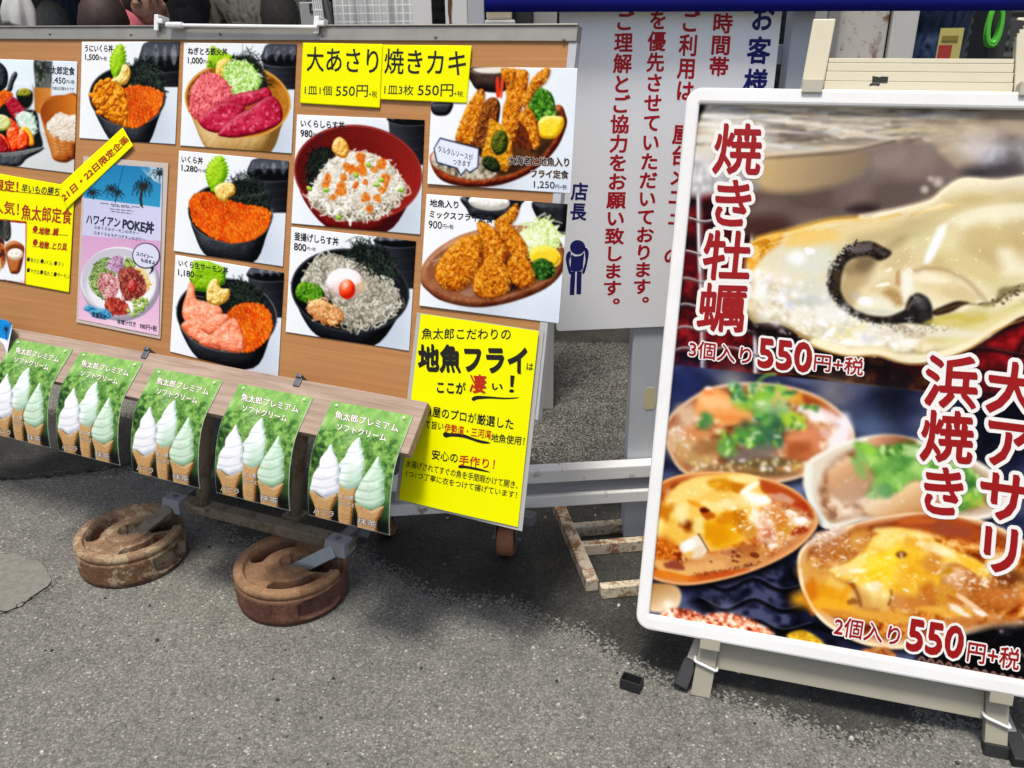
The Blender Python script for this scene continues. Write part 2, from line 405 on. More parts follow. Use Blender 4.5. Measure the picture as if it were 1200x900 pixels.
for (pt, pb, sgn) in (((255, 482), (236, 576), 1), ((473, 520), (428, 624), 1)):
    q = ground(pb, .15); t = hit(pt, q, BOARD.ex); dr = (t-q)/np.linalg.norm(t-q)
    F = Frame(q, BOARD.ex, -dr)
    MB().prism(F, [(-.013, .012), (.013, .012), (.020, -.30), (-.020, -.30)], -.004, .004).build('support_blade', BLADE, brd, .001)
FOOTDIR = {}
WC = [np.array([-.985, 1.85, 0]), np.array([-.537, 1.703, 0])]
for i, (q, wc) in enumerate(zip((TA, TB), WC)):
    br = MB(); h_ = np.array([0, 0, .026])
    c0 = q+OUT*.012
    br.hexa([c0+ax*x*.031+OUT*y*.026+np.array([0, 0, z*.015]) for z, x, y in ((-1, -1, -1), (-1, 1, -1), (-1, 1, 1), (-1, -1, 1))]+[c0+ax*x*.027+OUT*y*.018+np.array([0, 0, .021]) for x, y in ((-1, -1), (1, -1), (1, 1), (-1, 1))])
    br.build('corner_bracket', plain('bracket_grey', (.27, .285, .30), .5, .1, .5, .12, 25), brd, .003)
    bo__ = c0+np.array([0, 0, .0205]); MB().tube([bo__, bo__+np.array([0, 0, .004])], .007, 6).build('bolt', STEEL, brd)
    a = c0+OUT*.02+np.array([0, 0, -.002]); b = np.array([wc[0], wc[1], .060])
    FOOTDIR[i] = math.atan2(a[1]-b[1], a[0]-b[0])
    MB().bar(b, a, ax, .0165, .006).build('foot_bar', BRONZE if i == 0 else plain('bare_steel', (.33, .34, .34), .38, .6, .5, .25, 30), brd, .0015)
def caster(P, name_parent):
    """P: ground point under the wheel"""
    f = MB(); P = np.array([P[0], P[1], 0.0]); c = P+np.array([0, 0, .045]); axd = np.array([.985, -.17, 0]); fw = np.array([.17, .985, 0])
    w = MB(); prof = [(-.0211, .030), (-.021, .041), (-.015, .045), (.015, .045), (.021, .041), (.0211, .030)]
    w.tube([c+axd*x for x, r in prof], [r for x, r in prof], 28)
    wo = w.build('wheel', ORANGE, name_parent, 0, True); wo.modifiers.new('e', 'EDGE_SPLIT').split_angle = R(40)
    for s_ in (-1, 1):
        o_ = c+axd*s_*.026
        f.hexa([o_+axd*i*.0018+fw*j*.016*(1 if z < .03 else 1.7)+np.array([0, 0, z]) for z in (-.012, .062) for i, j in ((-1, -1), (1, -1), (1, 1), (-1, 1))])
    f.box(c[0]-.034, c[0]+.034, c[1]-.034, c[1]+.034, .1075, .1135)
    f.tube([c-axd*.038, c+axd*.038], .006, 10)
    f.build('fork', STEEL, wo, .001)
    return wo
for p in ((590, 656), (449, 632)):
    q = ground(p); q = q+np.array([.01, .03, 0]); caster(q, brd)
    # short tube that carries it from the rear tube
    MB().bar(np.array([q[0], q[1], .122])-OUT*.1, np.array([q[0], q[1], .122])+OUT*.03, ax, .013, .0085).build('caster_arm', STEEL, brd, .001)

# ------------------------------------------------------------------ plank screwed across the board's lower edge
R1 = BOARD.px([(500.8, 472.4)], .03)[0]
PLANK = Frame(R1, BOARD.ex, OUT*.0868+np.array([0, 0, -.0713]))
pk = empty('ledge_plank', PLANK.pt(-.5, .05), 'weathered wooden plank tilted along the foot of the menu board', 'plank')
local_build(MB().fbox(PLANK, -1.75, 0, -.002, .112, -.022, 0), 'board', MATS['weathered_plank'], pk, PLANK, .0015)
for p in ((170, 417), (347, 453)):
    u, vv = PLANK.uv(p); h_ = MB()
    h_.fbox(PLANK, u-.008, u+.008, -.006, .016, .0004, .004); h_.fbox(PLANK, u-.007, u+.007, -.011, -.003, -.02, .009)
    h_.build('metal_hook', BLADE, pk, .002)

# ------------------------------------------------------------------ slotted iron weights
def rusty(name, paint, share, side, topc, bare):
    """cast iron: dark rust on the wall, lighter rust on top, remains of paint, bare grey scrapes"""
    k = N(name); v = k.coord('Object')
    a = k.noise(v, 15, 10, .72, .6); b = k.noise(v, 70, 8, .7, .3); c0 = k.noise(v, 230, 4, .6)
    sp = k.n('ShaderNodeSeparateXYZ'); k.l(v, sp.inputs[0])
    up = k.ramp(sp.outputs[2], [(.058, 0.0), (.082, 1.0)])
    m = k.mix(.5, a, b)
    rs_ = k.ramp(m, [(.34, tuple(x*.45 for x in side)), (.47, side), (.56, tuple(min(1, x*1.5) for x in side)), (.66, tuple(x*.7 for x in topc))])
    rt_ = k.ramp(m, [(.34, tuple(x*.35 for x in topc)), (.46, tuple(x*.8 for x in topc)), (.55, topc), (.68, tuple(min(1, x*1.4) for x in topc))])
    c = k.mix(up, rs_, rt_)
    pm = k.ramp(k.mix(.35, a, b), [(.56-share, 0.0), (.575-share, 1.0)])
    c = k.mix(pm, c, k.mix(b, tuple(x*.55 for x in paint), paint))
    c = k.mix(k.ramp(k.noise(v, 24, 8, .7, 1.0), [(.655, 0.0), (.69, .8)]), c, bare)
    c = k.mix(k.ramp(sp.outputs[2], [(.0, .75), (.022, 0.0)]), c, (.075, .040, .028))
    c = k.mix(.55, c, k.ramp(c0, [(.3, (.55, .52, .5)), (.6, (1.1, 1.1, 1.1))]), 'MULTIPLY')
    k.bump(k.mix(.5, b, c0), .8, .003)
    return k.set(c, .82, .0, .2)
rusty('rust_cream', (.46, .36, .22), .035, (.15, .08, .042), (.30, .19, .11), (.30, .29, .27))
rusty('rust_red', (.36, .22, .11), -.06, (.110, .050, .034), (.30, .17, .09), (.25, .24, .23))
def weight(i, label, mat, rad, hgt):
    c = WC[i]; ang = FOOTDIR[i]
    NT = 240
    rs = np.concatenate([np.linspace(0, .2, 6)[:-1], np.linspace(.2, 1, 64)])*rad
    sm = lambda e0, e1, x: (lambda t: t*t*(3-2*t))(np.clip((x-e0)/(e1-e0+1e-9), 0, 1))
    def kid(r, th, th0, half, r0, r1):
        d_ = np.abs((th-th0+math.pi) % (2*math.pi)-math.pi)
        rr = np.abs(r-(r0+r1)/2)/((r1-r0)/2)
        e = np.sqrt(np.maximum(0, (d_-half)*(r0+r1)/2/((r1-r0)/2))**2*np.where(d_ > half, 1, 0)+rr**2)
        return 1-sm(.86, 1.0, e)
    def top(r, th):
        z = np.full_like(r, hgt-.010)
        z += .010*sm(.80*rad, .83*rad, r)                 # raised rim
        z -= .006*sm(.965*rad, 1.0*rad, r)**2
        z += .011*(1-sm(.41*rad, .44*rad, r))             # hub
        z -= .018*(1-sm(.15*rad, .175*rad, r))
        for t0 in (ang+2.45, ang-1.1):
            z -= .034*kid(r, th, t0, .54, .53*rad, .79*rad)
        x = r*np.cos(th-ang); y = np.abs(r*np.sin(th-ang))
        z -= .036*(1-sm(.0225, .024, y))*sm(-.006, 0, x)
        return z
    th = np.linspace(0, 2*math.pi, NT, endpoint=False)
    P = []
    for r in rs:
        z = top(np.full(NT, r), th); P.append(np.stack([r*np.cos(th), r*np.sin(th), z], 1))
    zt = P[-1][:, 2]
    for t in np.linspace(0, 1, 22)[1:]:
        rr = np.full(NT, rad)
        zz = zt*(1-t)
        rr -= .0035*np.exp(-((zz-hgt*.80)/.0025)**2)       # groove under the rim
        for t0 in (ang-.72, ang+2.5):
            d_ = np.abs((th-t0+math.pi) % (2*math.pi)-math.pi)
            e = np.sqrt((d_/.42)**4+((zz-hgt*.42)/(hgt*.27))**4)
            rr -= .013*(1-sm(.9, 1.05, e))
        rr -= .004*sm(.85, 1, t)
        P.append(np.stack([rr*np.cos(th), rr*np.sin(th), np.maximum(zz, .0)], 1))
    n_ = len(P); V = np.concatenate(P); f = []
    for a in range(n_-1):
        for b in range(NT): f.append((a*NT+b, (a+1)*NT+b, (a+1)*NT+(b+1) % NT, a*NT+(b+1) % NT))
    f.append(tuple((n_-1)*NT+b for b in range(NT))[::-1])
    me = bpy.data.meshes.new('slotted_weight'); me.from_pydata(V.tolist(), [], f)
    bm = bmesh.new(); bm.from_mesh(me); bmesh.ops.remove_doubles(bm, verts=bm.verts, dist=1e-5); bmesh.ops.recalc_face_normals(bm, faces=bm.faces); bm.to_mesh(me); bm.free()
    me.polygons.foreach_set('use_smooth', [True]*len(me.polygons))
    o = put('iron_weight', me, MATS[mat]); o.location = (c[0], c[1], .001)
    o.modifiers.new('e', 'EDGE_SPLIT').split_angle = R(38)
    tag(o, label, 'weight', 'round iron weights on the feet of the board')
weight(0, 'round iron weight with flaking cream paint, left one on the asphalt', 'rust_cream', .1315, .088)
weight(1, 'bare reddish rusty round iron weight, right one on the asphalt', 'rust_red', .1325, .092)

# ------------------------------------------------------------------ notice board with posts behind
nb = empty('notice_board', (.3, 1.95, 0), 'white standing notice board with red and navy vertical writing behind the posters', 'notice board')
MB().prism(NOTICE, rrect(0, .466, -.86, 0, .008), -.006, 0).build('panel', plain('notice_white', (.86, .87, .88), .35, 0, .3, .04, 3), nb, .001)
k = N('post_paint'); v = k.coord('Object'); k.set(k.mix(k.ramp(k.noise(v, 5, 5, .6), [(.4, 0.0), (.7, .35)]), (.47, .50, .53), (.36, .38, .39)), .5, 0, .4)
for u, hw_, v0_ in ((.235, .0475, -.84), (.519, .024, -1.0)):
    MB().fbox(NOTICE, u-hw_, u+hw_, v0_, .597, -.05, -.008).build('post', MATS['post_paint'], nb, .003)
MB().fbox(NOTICE, .19, .54, -.62, -.58, -.062, -.0505).build('back_rail', GREYP, nb, .002)
BEAM = Frame(NOTICE.pt(0, 0, .02), NOTICE.ex, NOTICE.ey)
_, v0 = BEAM.uv((690, 546)); _, v1 = BEAM.uv((690, 589)); dv = (v1-v0)
be = MB().fbox(BEAM, -.42, .75, v0, v0+dv*.34, -.025, .012); be.fbox(BEAM, -.42, .75, v0+dv*.69, v1, -.025, .012)
bo = be.build('cross_beam', rust_paint('beam_paint', (.84, .83, .79), .10, scale=7), nb, .003)
MB().fbox(BEAM, -.42, .75, v0+dv*.34+.0005, v0+dv*.69-.0005, -.02, .0).build('beam_web', plain('beam_grey', (.27, .28, .29), .5, 0, .4, .12, 14), bo)
FL, FB = ground((694, 693)), ground((652, 594)); rt = np.array([.992, .126, 0.])
ba = MB().bar(np.array([FL[0], FL[1], .0165]), np.array([FB[0], FB[1], .0165]), rt, .0155, .0162); ba.build('base_side_bar', RUSTC, nb, .002)
for p, L_ in (((662, 617), .5), ((668, 639), .5), ((694, 688), .52)):
    q = ground(p, .03); q[2] = .0165; MB().bar(q+rt*.02, q+rt*L_, np.array([0, 1, 0]), .012, .0158).build('base_cross_bar', RUSTC if L_ > .51 else RUSTC, nb, .002)
u, vv = NOTICE.uv((762, 467), -.0075)
MB().prism(NOTICE, [(u+.016*math.cos(a)*1.0, vv+.030*max(-1, min(1, 1.25*math.sin(a)))) for a in np.linspace(0, 2*math.pi, 20, endpoint=False)], -.0078, -.0068).build('sticker', plain('yellowed_sticker', (.55, .50, .30), .5), nb)

# ------------------------------------------------------------------ the big poster's stand
ps = empty('poster_stand', POSTER.pt(.27, 0), 'leaning poster stand with rounded white frame on cream aluminium legs', 'poster stand')
k = N('scuffed_white'); v = k.coord('Object')
sc_ = k.ramp(k.noise(v, 34, 9, .75, 1.5), [(.66, 0.0), (.70, .8)])
gr_ = k.ramp(k.noise(v, 4, 6, .7), [(.40, 0.0), (.72, .30)])
k.set(k.mix(sc_, k.mix(gr_, (.80, .80, .78), (.50, .48, .43)), (.22, .20, .17)), .38, 0, .45)
PF = Frame(POSTER.O, POSTER.ex, POSTER.ey)
OUTR = rrect(-.1395, .632, -1.2055, -.1335, .030, 8); INR = rrect(-.1135, .606, -1.1765, -.164, .003, 8)
MB().ring(PF, OUTR, INR, .0, .022).build('frame', MATS['scuffed_white'], ps, .005)
MB().prism(PF, rrect(-.13, .62, -1.195, -.145, .02, 8), .0005, .006).build('backing_board', WHITE, ps)
SHADED_CREAM = plain('shaded_cream_aluminium', (.335, .31, .24), .45, 0, .4, .12, 14)  # darker copy of the cream: shade low on the stand put into its colour
def leg(U, v0, v1, name, mat):
    """flat aluminium section between two heights on the stand's slanting side line"""
    hw = .0195; c = lambda v: U[0]+(U[1]-U[0])*(-v/1.334)
    return MB().hexa([PF.pt(c(v)+s_*hw, v, w) for w, order in ((-.024, 1), (-.002, 1)) for v, s_ in ((v0, -1), (v0, 1), (v1, 1), (v1, -1))]).build(name, mat, ps, .002)
UL = (.0035, .0935); UR = (.551, .428)
lgl = leg(UL, -.002, -.50, 'leg', SHADED_CREAM); lgr = leg(UR, -.002, -.50, 'leg', SHADED_CREAM)
leg(UL, -.5005, -1.334, 'upright', CREAM); upr = leg(UR, -.5005, -1.334, 'upright', CREAM)
at_v = lambda U, v: U[0]+(U[1]-U[0])*(-v/1.334)
for U in (UL, UR):
    for v0, v1, w1 in ((-1.222, -1.197, .028), (-.146, -.114, .020)):
        u = at_v(U, (v0+v1)/2)
        if v0 < -1: MB().fbox(PF, u-.018, u+.018, v0, v1, -.0015, w1).build('clip', plain('clip_cream', (.42, .39, .31), .45), ps, .002)
        else: MB().fbox(PF, u-.0198, u+.0198, v0, v1, -.0015, .0215).build('clip', SHADED_CREAM, ps, .002)
cp = MB().hexa([PF.pt(at_v(UL, -.127)+.02, -.132, w) if q == 0 else None for q in ()] or
    [PF.pt(at_v(UL, -.065)+.0202, -.064, -.020), PF.pt(at_v(UR, -.065)-.0202, -.064, -.020), PF.pt(at_v(UR, -.14)-.0202, -.14, -.020), PF.pt(at_v(UL, -.14)+.0202, -.14, -.020),
     PF.pt(at_v(UL, -.065)+.0202, -.064, -.014), PF.pt(at_v(UR, -.065)-.0202, -.064, -.014), PF.pt(at_v(UR, -.14)-.0202, -.14, -.014), PF.pt(at_v(UL, -.14)+.0202, -.14, -.014)])
cp.build('lower_crosspiece', SHADED_CREAM, ps, .001)
up_ = MB()
for v0, v1 in ((-1.266, -1.258), (-1.2575, -1.243), (-1.2425, -1.226), (-1.2255, -1.20)):
    a0, a1 = at_v(UL, v0)+.0202, at_v(UR, v0)-.0202
    up_.fbox(PF, a0, a1, v0, v1, -.020, -.006)
uo = up_.build('upper_crosspiece', CREAM, ps, .0008)
def flake(F, p, pts, mat, w, parent, name):
    P = [F.uv(q, w) for q in pts]; MB().prism(F, P, w-.0004, w+.0004).build(name, mat, parent)
DK = plain('dark_tape', (.012, .012, .011), .6)
flake(PF, 0, [(1022.5, 89), (1031, 90.5), (1033, 89.6), (1041, 90), (1040, 97), (1022, 96.6)], DK, -.0054, uo, 'tape_scrap')
flake(PF, 0, [(1020, 97.6), (1031.5, 98), (1030, 100.6), (1026, 99.6), (1018.5, 100.2)], DK, -.0054, uo, 'tape_scrap')
flake(PF, 0, [(1184.5, 23), (1190, 23.2), (1199, 24), (1207, 25), (1203, 29), (1198, 30), (1200, 33), (1194, 34), (1195, 38), (1190, 38.5), (1192, 42), (1188, 44), (1189.5, 48), (1185, 50), (1187, 55), (1184, 57), (1183.5, 62), (1182, 60), (1183, 44)], DK, -.0014, upr, 'tape_scrap')
# rubber foot still on the right leg, the left one has come off and lies on the ground
MB().fbox(PF, UR[0]-.0215, UR[0]+.0215, -.026, .004, -.027, .001).build('rubber_foot', BLACK, ps, .003)
def zip_tie(U, v):
    u = at_v(U, v); t = MB(); P = rrect(-.0225, .0225, -.028, .003, .006, 4)
    # loop round the leg, lying slightly askew
    pts = [PF.pt(u+a, v+.006*a/.02, b) for a, b in P]; pts.append(pts[0]); t.tube(pts, .0032, 8, False)
    t.build('zip_tie', PLAST, ps, 0, True)
zip_tie(UL, -.072); zip_tie(UR, -.070)
# folded back legs, tied to the front ones
for (p_top, p_bot, w) in (((817, 757), (798, 803), .012), ((1182, 856), (1197, 893), .012)):
    q = ground(p_bot, .012); q = q+np.array([.0, .0, 0]); t = hit(p_top, POSTER.O-POSTER.nz*.045, POSTER.nz)
    dr = (t-q)/np.linalg.norm(t-q); side = POSTER.ex
    MB().bar(q+dr*.055, q+dr*.6, side, .011, .009).build('back_leg', ALU, ps, .002)
    MB().bar(q-dr*.004, q+dr*.057, side, .015, .0125).build('rubber_foot', BLACK, ps, .003)
# loose rubber cap
q = ground((740, 806)); a = math.atan2(-.45, .9); X = np.array([math.cos(a), math.sin(a), 0]); Y = np.array([-math.sin(a), math.cos(a), 0])
cf = Frame(q+np.array([0, 0, .0]), X, -Y); capm = MB(); zz = np.array([0, 0, 1.0])
def zr(z0, z1, o, i):
    n = 4; V = [cf.O+X*x+Y*y+zz*z for z in (z0, z1) for (x, y) in o] ; return V
o4 = [(-.022, -.013), (.022, -.013), (.022, .013), (-.022, .013)]; i4 = [(-.0195, -.0105), (.0195, -.0105), (.0195, .0105), (-.0195, .0105)]
V = [q+X*x+Y*y+zz*.001 for x, y in o4]+[q+X*x+Y*y+zz*.026 for x, y in o4]+[q+X*x+Y*y+zz*.026 for x, y in i4]+[q+X*x+Y*y+zz*.004 for x, y in i4]
F_ = [(0, 3, 2, 1)]+[(i, (i+1) % 4, (i+1) % 4+4, i+4) for i in range(4)]+[(i+4, (i+1) % 4+4, (i+1) % 4+8, i+8) for i in range(4)]+[(i+8, (i+1) % 4+8, (i+1) % 4+12, i+12) for i in range(4)]+[(12, 13, 14, 15)]
capm.add(V, F_); rc = capm.build('rubber_cap', BLACK, None, .0008)
tag(rc, 'loose black rubber leg cap lying open side up on the asphalt', 'rubber cap')
# ------------------------------------------------------------------ printing: pictures are computed dot by dot and carried by the sheet's mesh
def homog(src, dst):
    A = []
    for (x, y), (u, v) in zip(src, dst):
        A.append([x, y, 1, 0, 0, 0, -u*x, -u*y]); A.append([0, 0, 0, x, y, 1, -v*x, -v*y])
    b = np.array(dst, float).ravel()
    return np.append(np.linalg.solve(np.array(A, float), b), 1).reshape(3, 3)
def happ(Hm, P):
    P = np.asarray(P, float).reshape(-1, 2); q = np.c_[P, np.ones(len(P))] @ Hm.T
    return q[:, :2]/q[:, 2:3]
def sstep(a, b, x):
    t = np.clip((x-a)/(b-a), 0, 1); return t*t*(3-2*t)
def cat(P, n=6, closed=True):
    P = np.asarray(P, float)
    Q = np.concatenate([P[-1:], P, P[:2]]) if closed else np.concatenate([P[:1]*2-P[1:2], P, P[-1:]*2-P[-2:-1]])
    t = np.linspace(0, 1, n, endpoint=False)[:, None]; out = []
    for i in range(1, len(Q)-2):
        a, b, c, d = Q[i-1], Q[i], Q[i+1], Q[i+2]
        out.append(.5*((2*b)+(c-a)*t+(2*a-5*b+4*c-d)*t**2+(3*b-a-3*c+d)*t**3))
    out = np.concatenate(out)
    return out if closed else np.vstack([out, P[-1]])
def vnoise(X, Y, sc, rs):
    g = rs.rand(64, 64); x = X/sc; y = Y/sc; i = np.floor(x).astype(int); j = np.floor(y).astype(int); fx = x-i; fy = y-j
    fx = fx*fx*(3-2*fx); fy = fy*fy*(3-2*fy); i &= 63; j &= 63; i1 = (i+1) & 63; j1 = (j+1) & 63
    return (g[j, i]*(1-fx)+g[j, i1]*fx)*(1-fy)+(g[j1, i]*(1-fx)+g[j1, i1]*fx)*fy
def fbm(X, Y, sc, rs, o=4, g=.55):
    t = 0; a = 1; n = 0
    for k in range(o): t = t+a*vnoise(X+37*k, Y+91*k, sc, rs); n += a; a *= g; sc /= 2.0
    return t/n
def c3(c): return np.array(c, float)/255
class Art:
    def __init__(s, quad, W, H, base=(238, 241, 247), seed=1, to_canvas=None, to3=None):
        s.W, s.H = W, H; s.img = np.ones((H, W, 3))*c3(base); s.rs = np.random.RandomState(seed)
        if to_canvas is None:
            s.Hm = homog(quad, [(0, 0), (W-1, 0), (W-1, H-1), (0, H-1)]); s.Hi = np.linalg.inv(s.Hm)
            s.tc = lambda P: happ(s.Hm, P)
        else: s.tc = to_canvas
        s.t3 = to3; s.z(0, 0, 1)
        s.Y, s.X = np.mgrid[0:H, 0:W].astype(float)
    def z(s, x0, y0, sc):
        s.fr = (x0, y0, sc)
        c = s.tc(s.ph([(s._cx(), s._cy()), (s._cx()+10, s._cy()), (s._cx(), s._cy()+10)])) if True else None
        a, b = c[1]-c[0], c[2]-c[0]; s.k = math.sqrt(abs(a[0]*b[1]-a[1]*b[0]))/10
        return s
    def _mid(s):
        if not hasattr(s, 'midp'):
            s.midp = (600, 450)
        return s.midp
    def _cx(s): return (s._mid()[0]-s.fr[0])*s.fr[2]
    def _cy(s): return (s._mid()[1]-s.fr[1])*s.fr[2]
    def ph(s, P):
        P = np.asarray(P, float).reshape(-1, 2); return P/s.fr[2]+np.array(s.fr[:2])
    def C(s, P): return s.tc(s.ph(P))
    def win(s, Q, pad):
        x0 = max(0, int(Q[:, 0].min()-pad)); x1 = min(s.W, int(Q[:, 0].max()+pad)+2); y0 = max(0, int(Q[:, 1].min()-pad)); y1 = min(s.H, int(Q[:, 1].max()+pad)+2)
        return (slice(y0, y1), slice(x0, x1)) if x1 > x0 and y1 > y0 else None
    def over(s, w, col, a):
        a = np.clip(a, 0, 1)[..., None]; s.img[w] = s.img[w]*(1-a)+col*a
    def sd(s, Q, w):
        X, Y = s.X[w], s.Y[w]; d = np.full(X.shape, 1e9); ins = np.zeros(X.shape, bool)
        for i in range(len(Q)):
            ax, ay = Q[i]; bx, by = Q[(i+1) % len(Q)]; ex, ey = bx-ax, by-ay; L = ex*ex+ey*ey+1e-9
            t = np.clip(((X-ax)*ex+(Y-ay)*ey)/L, 0, 1)
            d = np.minimum(d, (X-ax-t*ex)**2+(Y-ay-t*ey)**2)
            c = ((ay > Y) != (by > Y)) & (X < (bx-ax)*(Y-ay)/(by-ay+1e-12)+ax); ins ^= c
        d = np.sqrt(d); return np.where(ins, d, -d)
    def shape(s, pts, smooth=True, pad=3):
        Q = s.C(pts); Q = cat(Q, 5) if smooth else Q
        w = s.win(Q, pad); return (None, None) if w is None else (w, s.sd(Q, w))
    def fill(s, pts, col, f=.7, smooth=True, a=1, nz=0, ns=10, c2=None):
        """flat area; c2 with nz mixes a second colour in by noise"""
        w, d = s.shape(pts, smooth, 3+f)
        if w is None: return
        col = c3(col); al = sstep(-f, f, d)*a
        if c2 is not None:
            n = sstep(.5-nz, .5+nz, fbm(s.X[w], s.Y[w], ns*s.k, s.rs))[..., None]; col = col*(1-n)+c3(c2)*n
        s.over(w, col, al)
    def grad(s, pts, p0, c0, p1, c1, f=.7, smooth=True, a=1):
        w, d = s.shape(pts, smooth)
        if w is None: return
        q = s.C([p0, p1]); e = q[1]-q[0]; t = np.clip(((s.X[w]-q[0][0])*e[0]+(s.Y[w]-q[0][1])*e[1])/(e @ e), 0, 1)[..., None]
        s.over(w, c3(c0)*(1-t)+c3(c1)*t, sstep(-f, f, d)*a)
    def blob(s, pts, ramp, R=20, nz=.5, ns=12, spec=.25, f=.8, L=(-.45, -.6, .66), smooth=True, a=1, sh=22, edge=0, g=.6):
        """a rounded lump: dark, middle and light colour by how its surface leans"""
        w, d = s.shape(pts, smooth, 4)
        if w is None: return
        R = R*s.k; t = np.clip(d/R, 0, 1); h = R*np.sqrt(np.clip(1-(1-t)**2, 0, 1))
        h = h+nz*ns*s.k*(fbm(s.X[w], s.Y[w], ns*s.k, s.rs, 4, g)-.5)*sstep(-1, 3, d)
        gy, gx = np.gradient(h) if min(h.shape) > 1 else (h*0, h*0)
        n = np.sqrt(gx**2+gy**2+1); L = np.array(L)/np.linalg.norm(L)
        lam = np.clip((-gx*L[0]-gy*L[1]+L[2])/n, 0, 1)
        hv = L+np.array([0, 0, 1]); hv /= np.linalg.norm(hv); sp = np.clip((-gx*hv[0]-gy*hv[1]+hv[2])/n, 0, 1)**sh*spec
        stops = np.linspace(0.12, .98, len(ramp)); col = np.stack([np.interp(lam, stops, [c[i]/255 for c in ramp]) for i in range(3)], -1)
        col = col*(1-edge*np.exp(-np.clip(d, 0, None)/(2.5))[..., None])
        col = col+sp[..., None]*(1-col); s.over(w, col, sstep(-f, f, d)*a)
    def stroke(s, pts, wd, col, a=1, f=.6, smooth=True, taper=False):
        Q = s.C(pts); Q = cat(Q, 5, False) if smooth and len(Q) > 2 else Q
        r = wd*s.k/2; w = s.win(Q, r+2)
        if w is None: return
        X, Y = s.X[w], s.Y[w]; d = np.full(X.shape, 1e9)
        for i in range(len(Q)-1):
            ax, ay = Q[i]; ex, ey = Q[i+1]-Q[i]; t = np.clip(((X-ax)*ex+(Y-ay)*ey)/(ex*ex+ey*ey+1e-9), 0, 1)
            k_ = 1-.75*((i+t)/(len(Q)-1)) if taper else 1
            d = np.minimum(d, np.sqrt((X-ax-t*ex)**2+(Y-ay-t*ey)**2)-r*k_)
        s.over(w, c3(col), sstep(f, -f, d)*a)
    def pick(s, pts, n, smooth=True):
        """n random points (frame units) inside an outline"""
        P = np.asarray(pts, float); P = cat(P, 5) if smooth else P; lo, hi = P.min(0), P.max(0); out = []
        while len(out) < n:
            q = lo+s.rs.rand(2)*(hi-lo); ins = False
            for i in range(len(P)):
                a, b = P[i], P[(i+1) % len(P)]
                if (a[1] > q[1]) != (b[1] > q[1]) and q[0] < (b[0]-a[0])*(q[1]-a[1])/(b[1]-a[1])+a[0]: ins = not ins
            if ins: out.append(q)
        return np.array(out)
    def dots(s, pts, n, r0, r1, cols, a=1, hi=0, dark=0, f=.6):
        Q = s.pick(pts, n)
        Q = Q[np.argsort(Q[:, 1])]; cc = s.C(Q)
        for q in cc:
            r = (r0+s.rs.rand()*(r1-r0))*s.k; c = c3(cols[s.rs.randint(len(cols))]); w = s.win(q[None], r+2)
            if w is None: continue
            X, Y = s.X[w]-q[0], s.Y[w]-q[1]; d = np.sqrt(X*X+Y*Y)
            t = np.clip(d/r, 0, 1)[..., None]; col = c*(1-dark*t**2)
            if hi: col = col+(1-col)*hi*np.exp(-((X+r*.35)**2+(Y+r*.4)**2)/(r*.38)**2)[..., None]
            s.over(w, col, sstep(f, -f, d-r)*a)
    def strands(s, pts, n, ln, wd, cols, a=1, ang=None, spread=math.pi, bend=.5, taper=False):
        for q in s.pick(pts, n):
            th = (ang if ang is not None else 0)+(s.rs.rand()-.5)*2*spread; L = ln*(.5+s.rs.rand())/2; b = (s.rs.rand()-.5)*2*bend*L
            dx, dy = math.cos(th), math.sin(th)
            s.stroke([(q[0]-dx*L, q[1]-dy*L), (q[0]-dy*b, q[1]+dx*b), (q[0]+dx*L, q[1]+dy*L)], wd*(.6+.8*s.rs.rand()), cols[s.rs.randint(len(cols))], a, .6, True, taper)
    def mottle(s, pts, cols, ns=14, a=.6, o=4, lo=.3, hi=.7, f=2, smooth=True):
        """cloudy run through several colours"""
        w, d = s.shape(pts, smooth, 4)
        if w is None: return
        n = np.clip((fbm(s.X[w], s.Y[w], ns*s.k, s.rs, o, .6)-lo)/(hi-lo), 0, 1); st = np.linspace(0, 1, len(cols))
        s.over(w, np.stack([np.interp(n, st, [c[i]/255 for c in cols]) for i in range(3)], -1), sstep(-f, f, d)*a)
    def blur(s, pts, r, f=6, smooth=True, passes=3):
        """out of focus part of the picture"""
        Q = s.C(pts); Q = cat(Q, 5) if smooth else Q; n = max(1, int(round(r*s.k))); w = s.win(Q, 3*n+f)
        if w is None: return
        d = s.sd(Q, w); I = s.img[w].copy()
        for _ in range(passes):
            for ax in (0, 1):
                p = np.pad(I, [(n+1, n) if a == ax else (0, 0) for a in range(3)], 'edge'); c = np.cumsum(p, ax)
                I = (np.take(c, range(2*n+1, c.shape[ax]), ax)-np.take(c, range(0, c.shape[ax]-2*n-1), ax))/(2*n+1)
        s.over(w, I, sstep(-f, f, d))
    def wet(s, pts, ns=10, thr=.62, a=.8, col=(255, 250, 236), f=3, smooth=True):
        """wet highlights"""
        w, d = s.shape(pts, smooth, 4)
        if w is None: return
        n = fbm(s.X[w], s.Y[w]*1.4, ns*s.k, s.rs, 2, .4); s.over(w, c3(col), sstep(thr, thr+.10, n)*a*sstep(0, f+4, d))
    def glow(s, p, r, col, a=.5):
        q = s.C([p]); r = r*s.k; w = s.win(q, 2.5*r)
        if w is None: return
        s.over(w, c3(col), a*np.exp(-((s.X[w]-q[0][0])**2+(s.Y[w]-q[0][1])**2)/(r*r)))
def ell(cx, cy, rx, ry, ang=0, n=28, a0=0, a1=360):
    c, s_ = math.cos(R(ang)), math.sin(R(ang)); out = []
    for k in range(n):
        t = R(a0+(a1-a0)*k/(n if a1-a0 == 360 else n-1)); x, y = rx*math.cos(t), ry*math.sin(t); out.append((cx+x*c-y*s_, cy+x*s_+y*c))
    return out

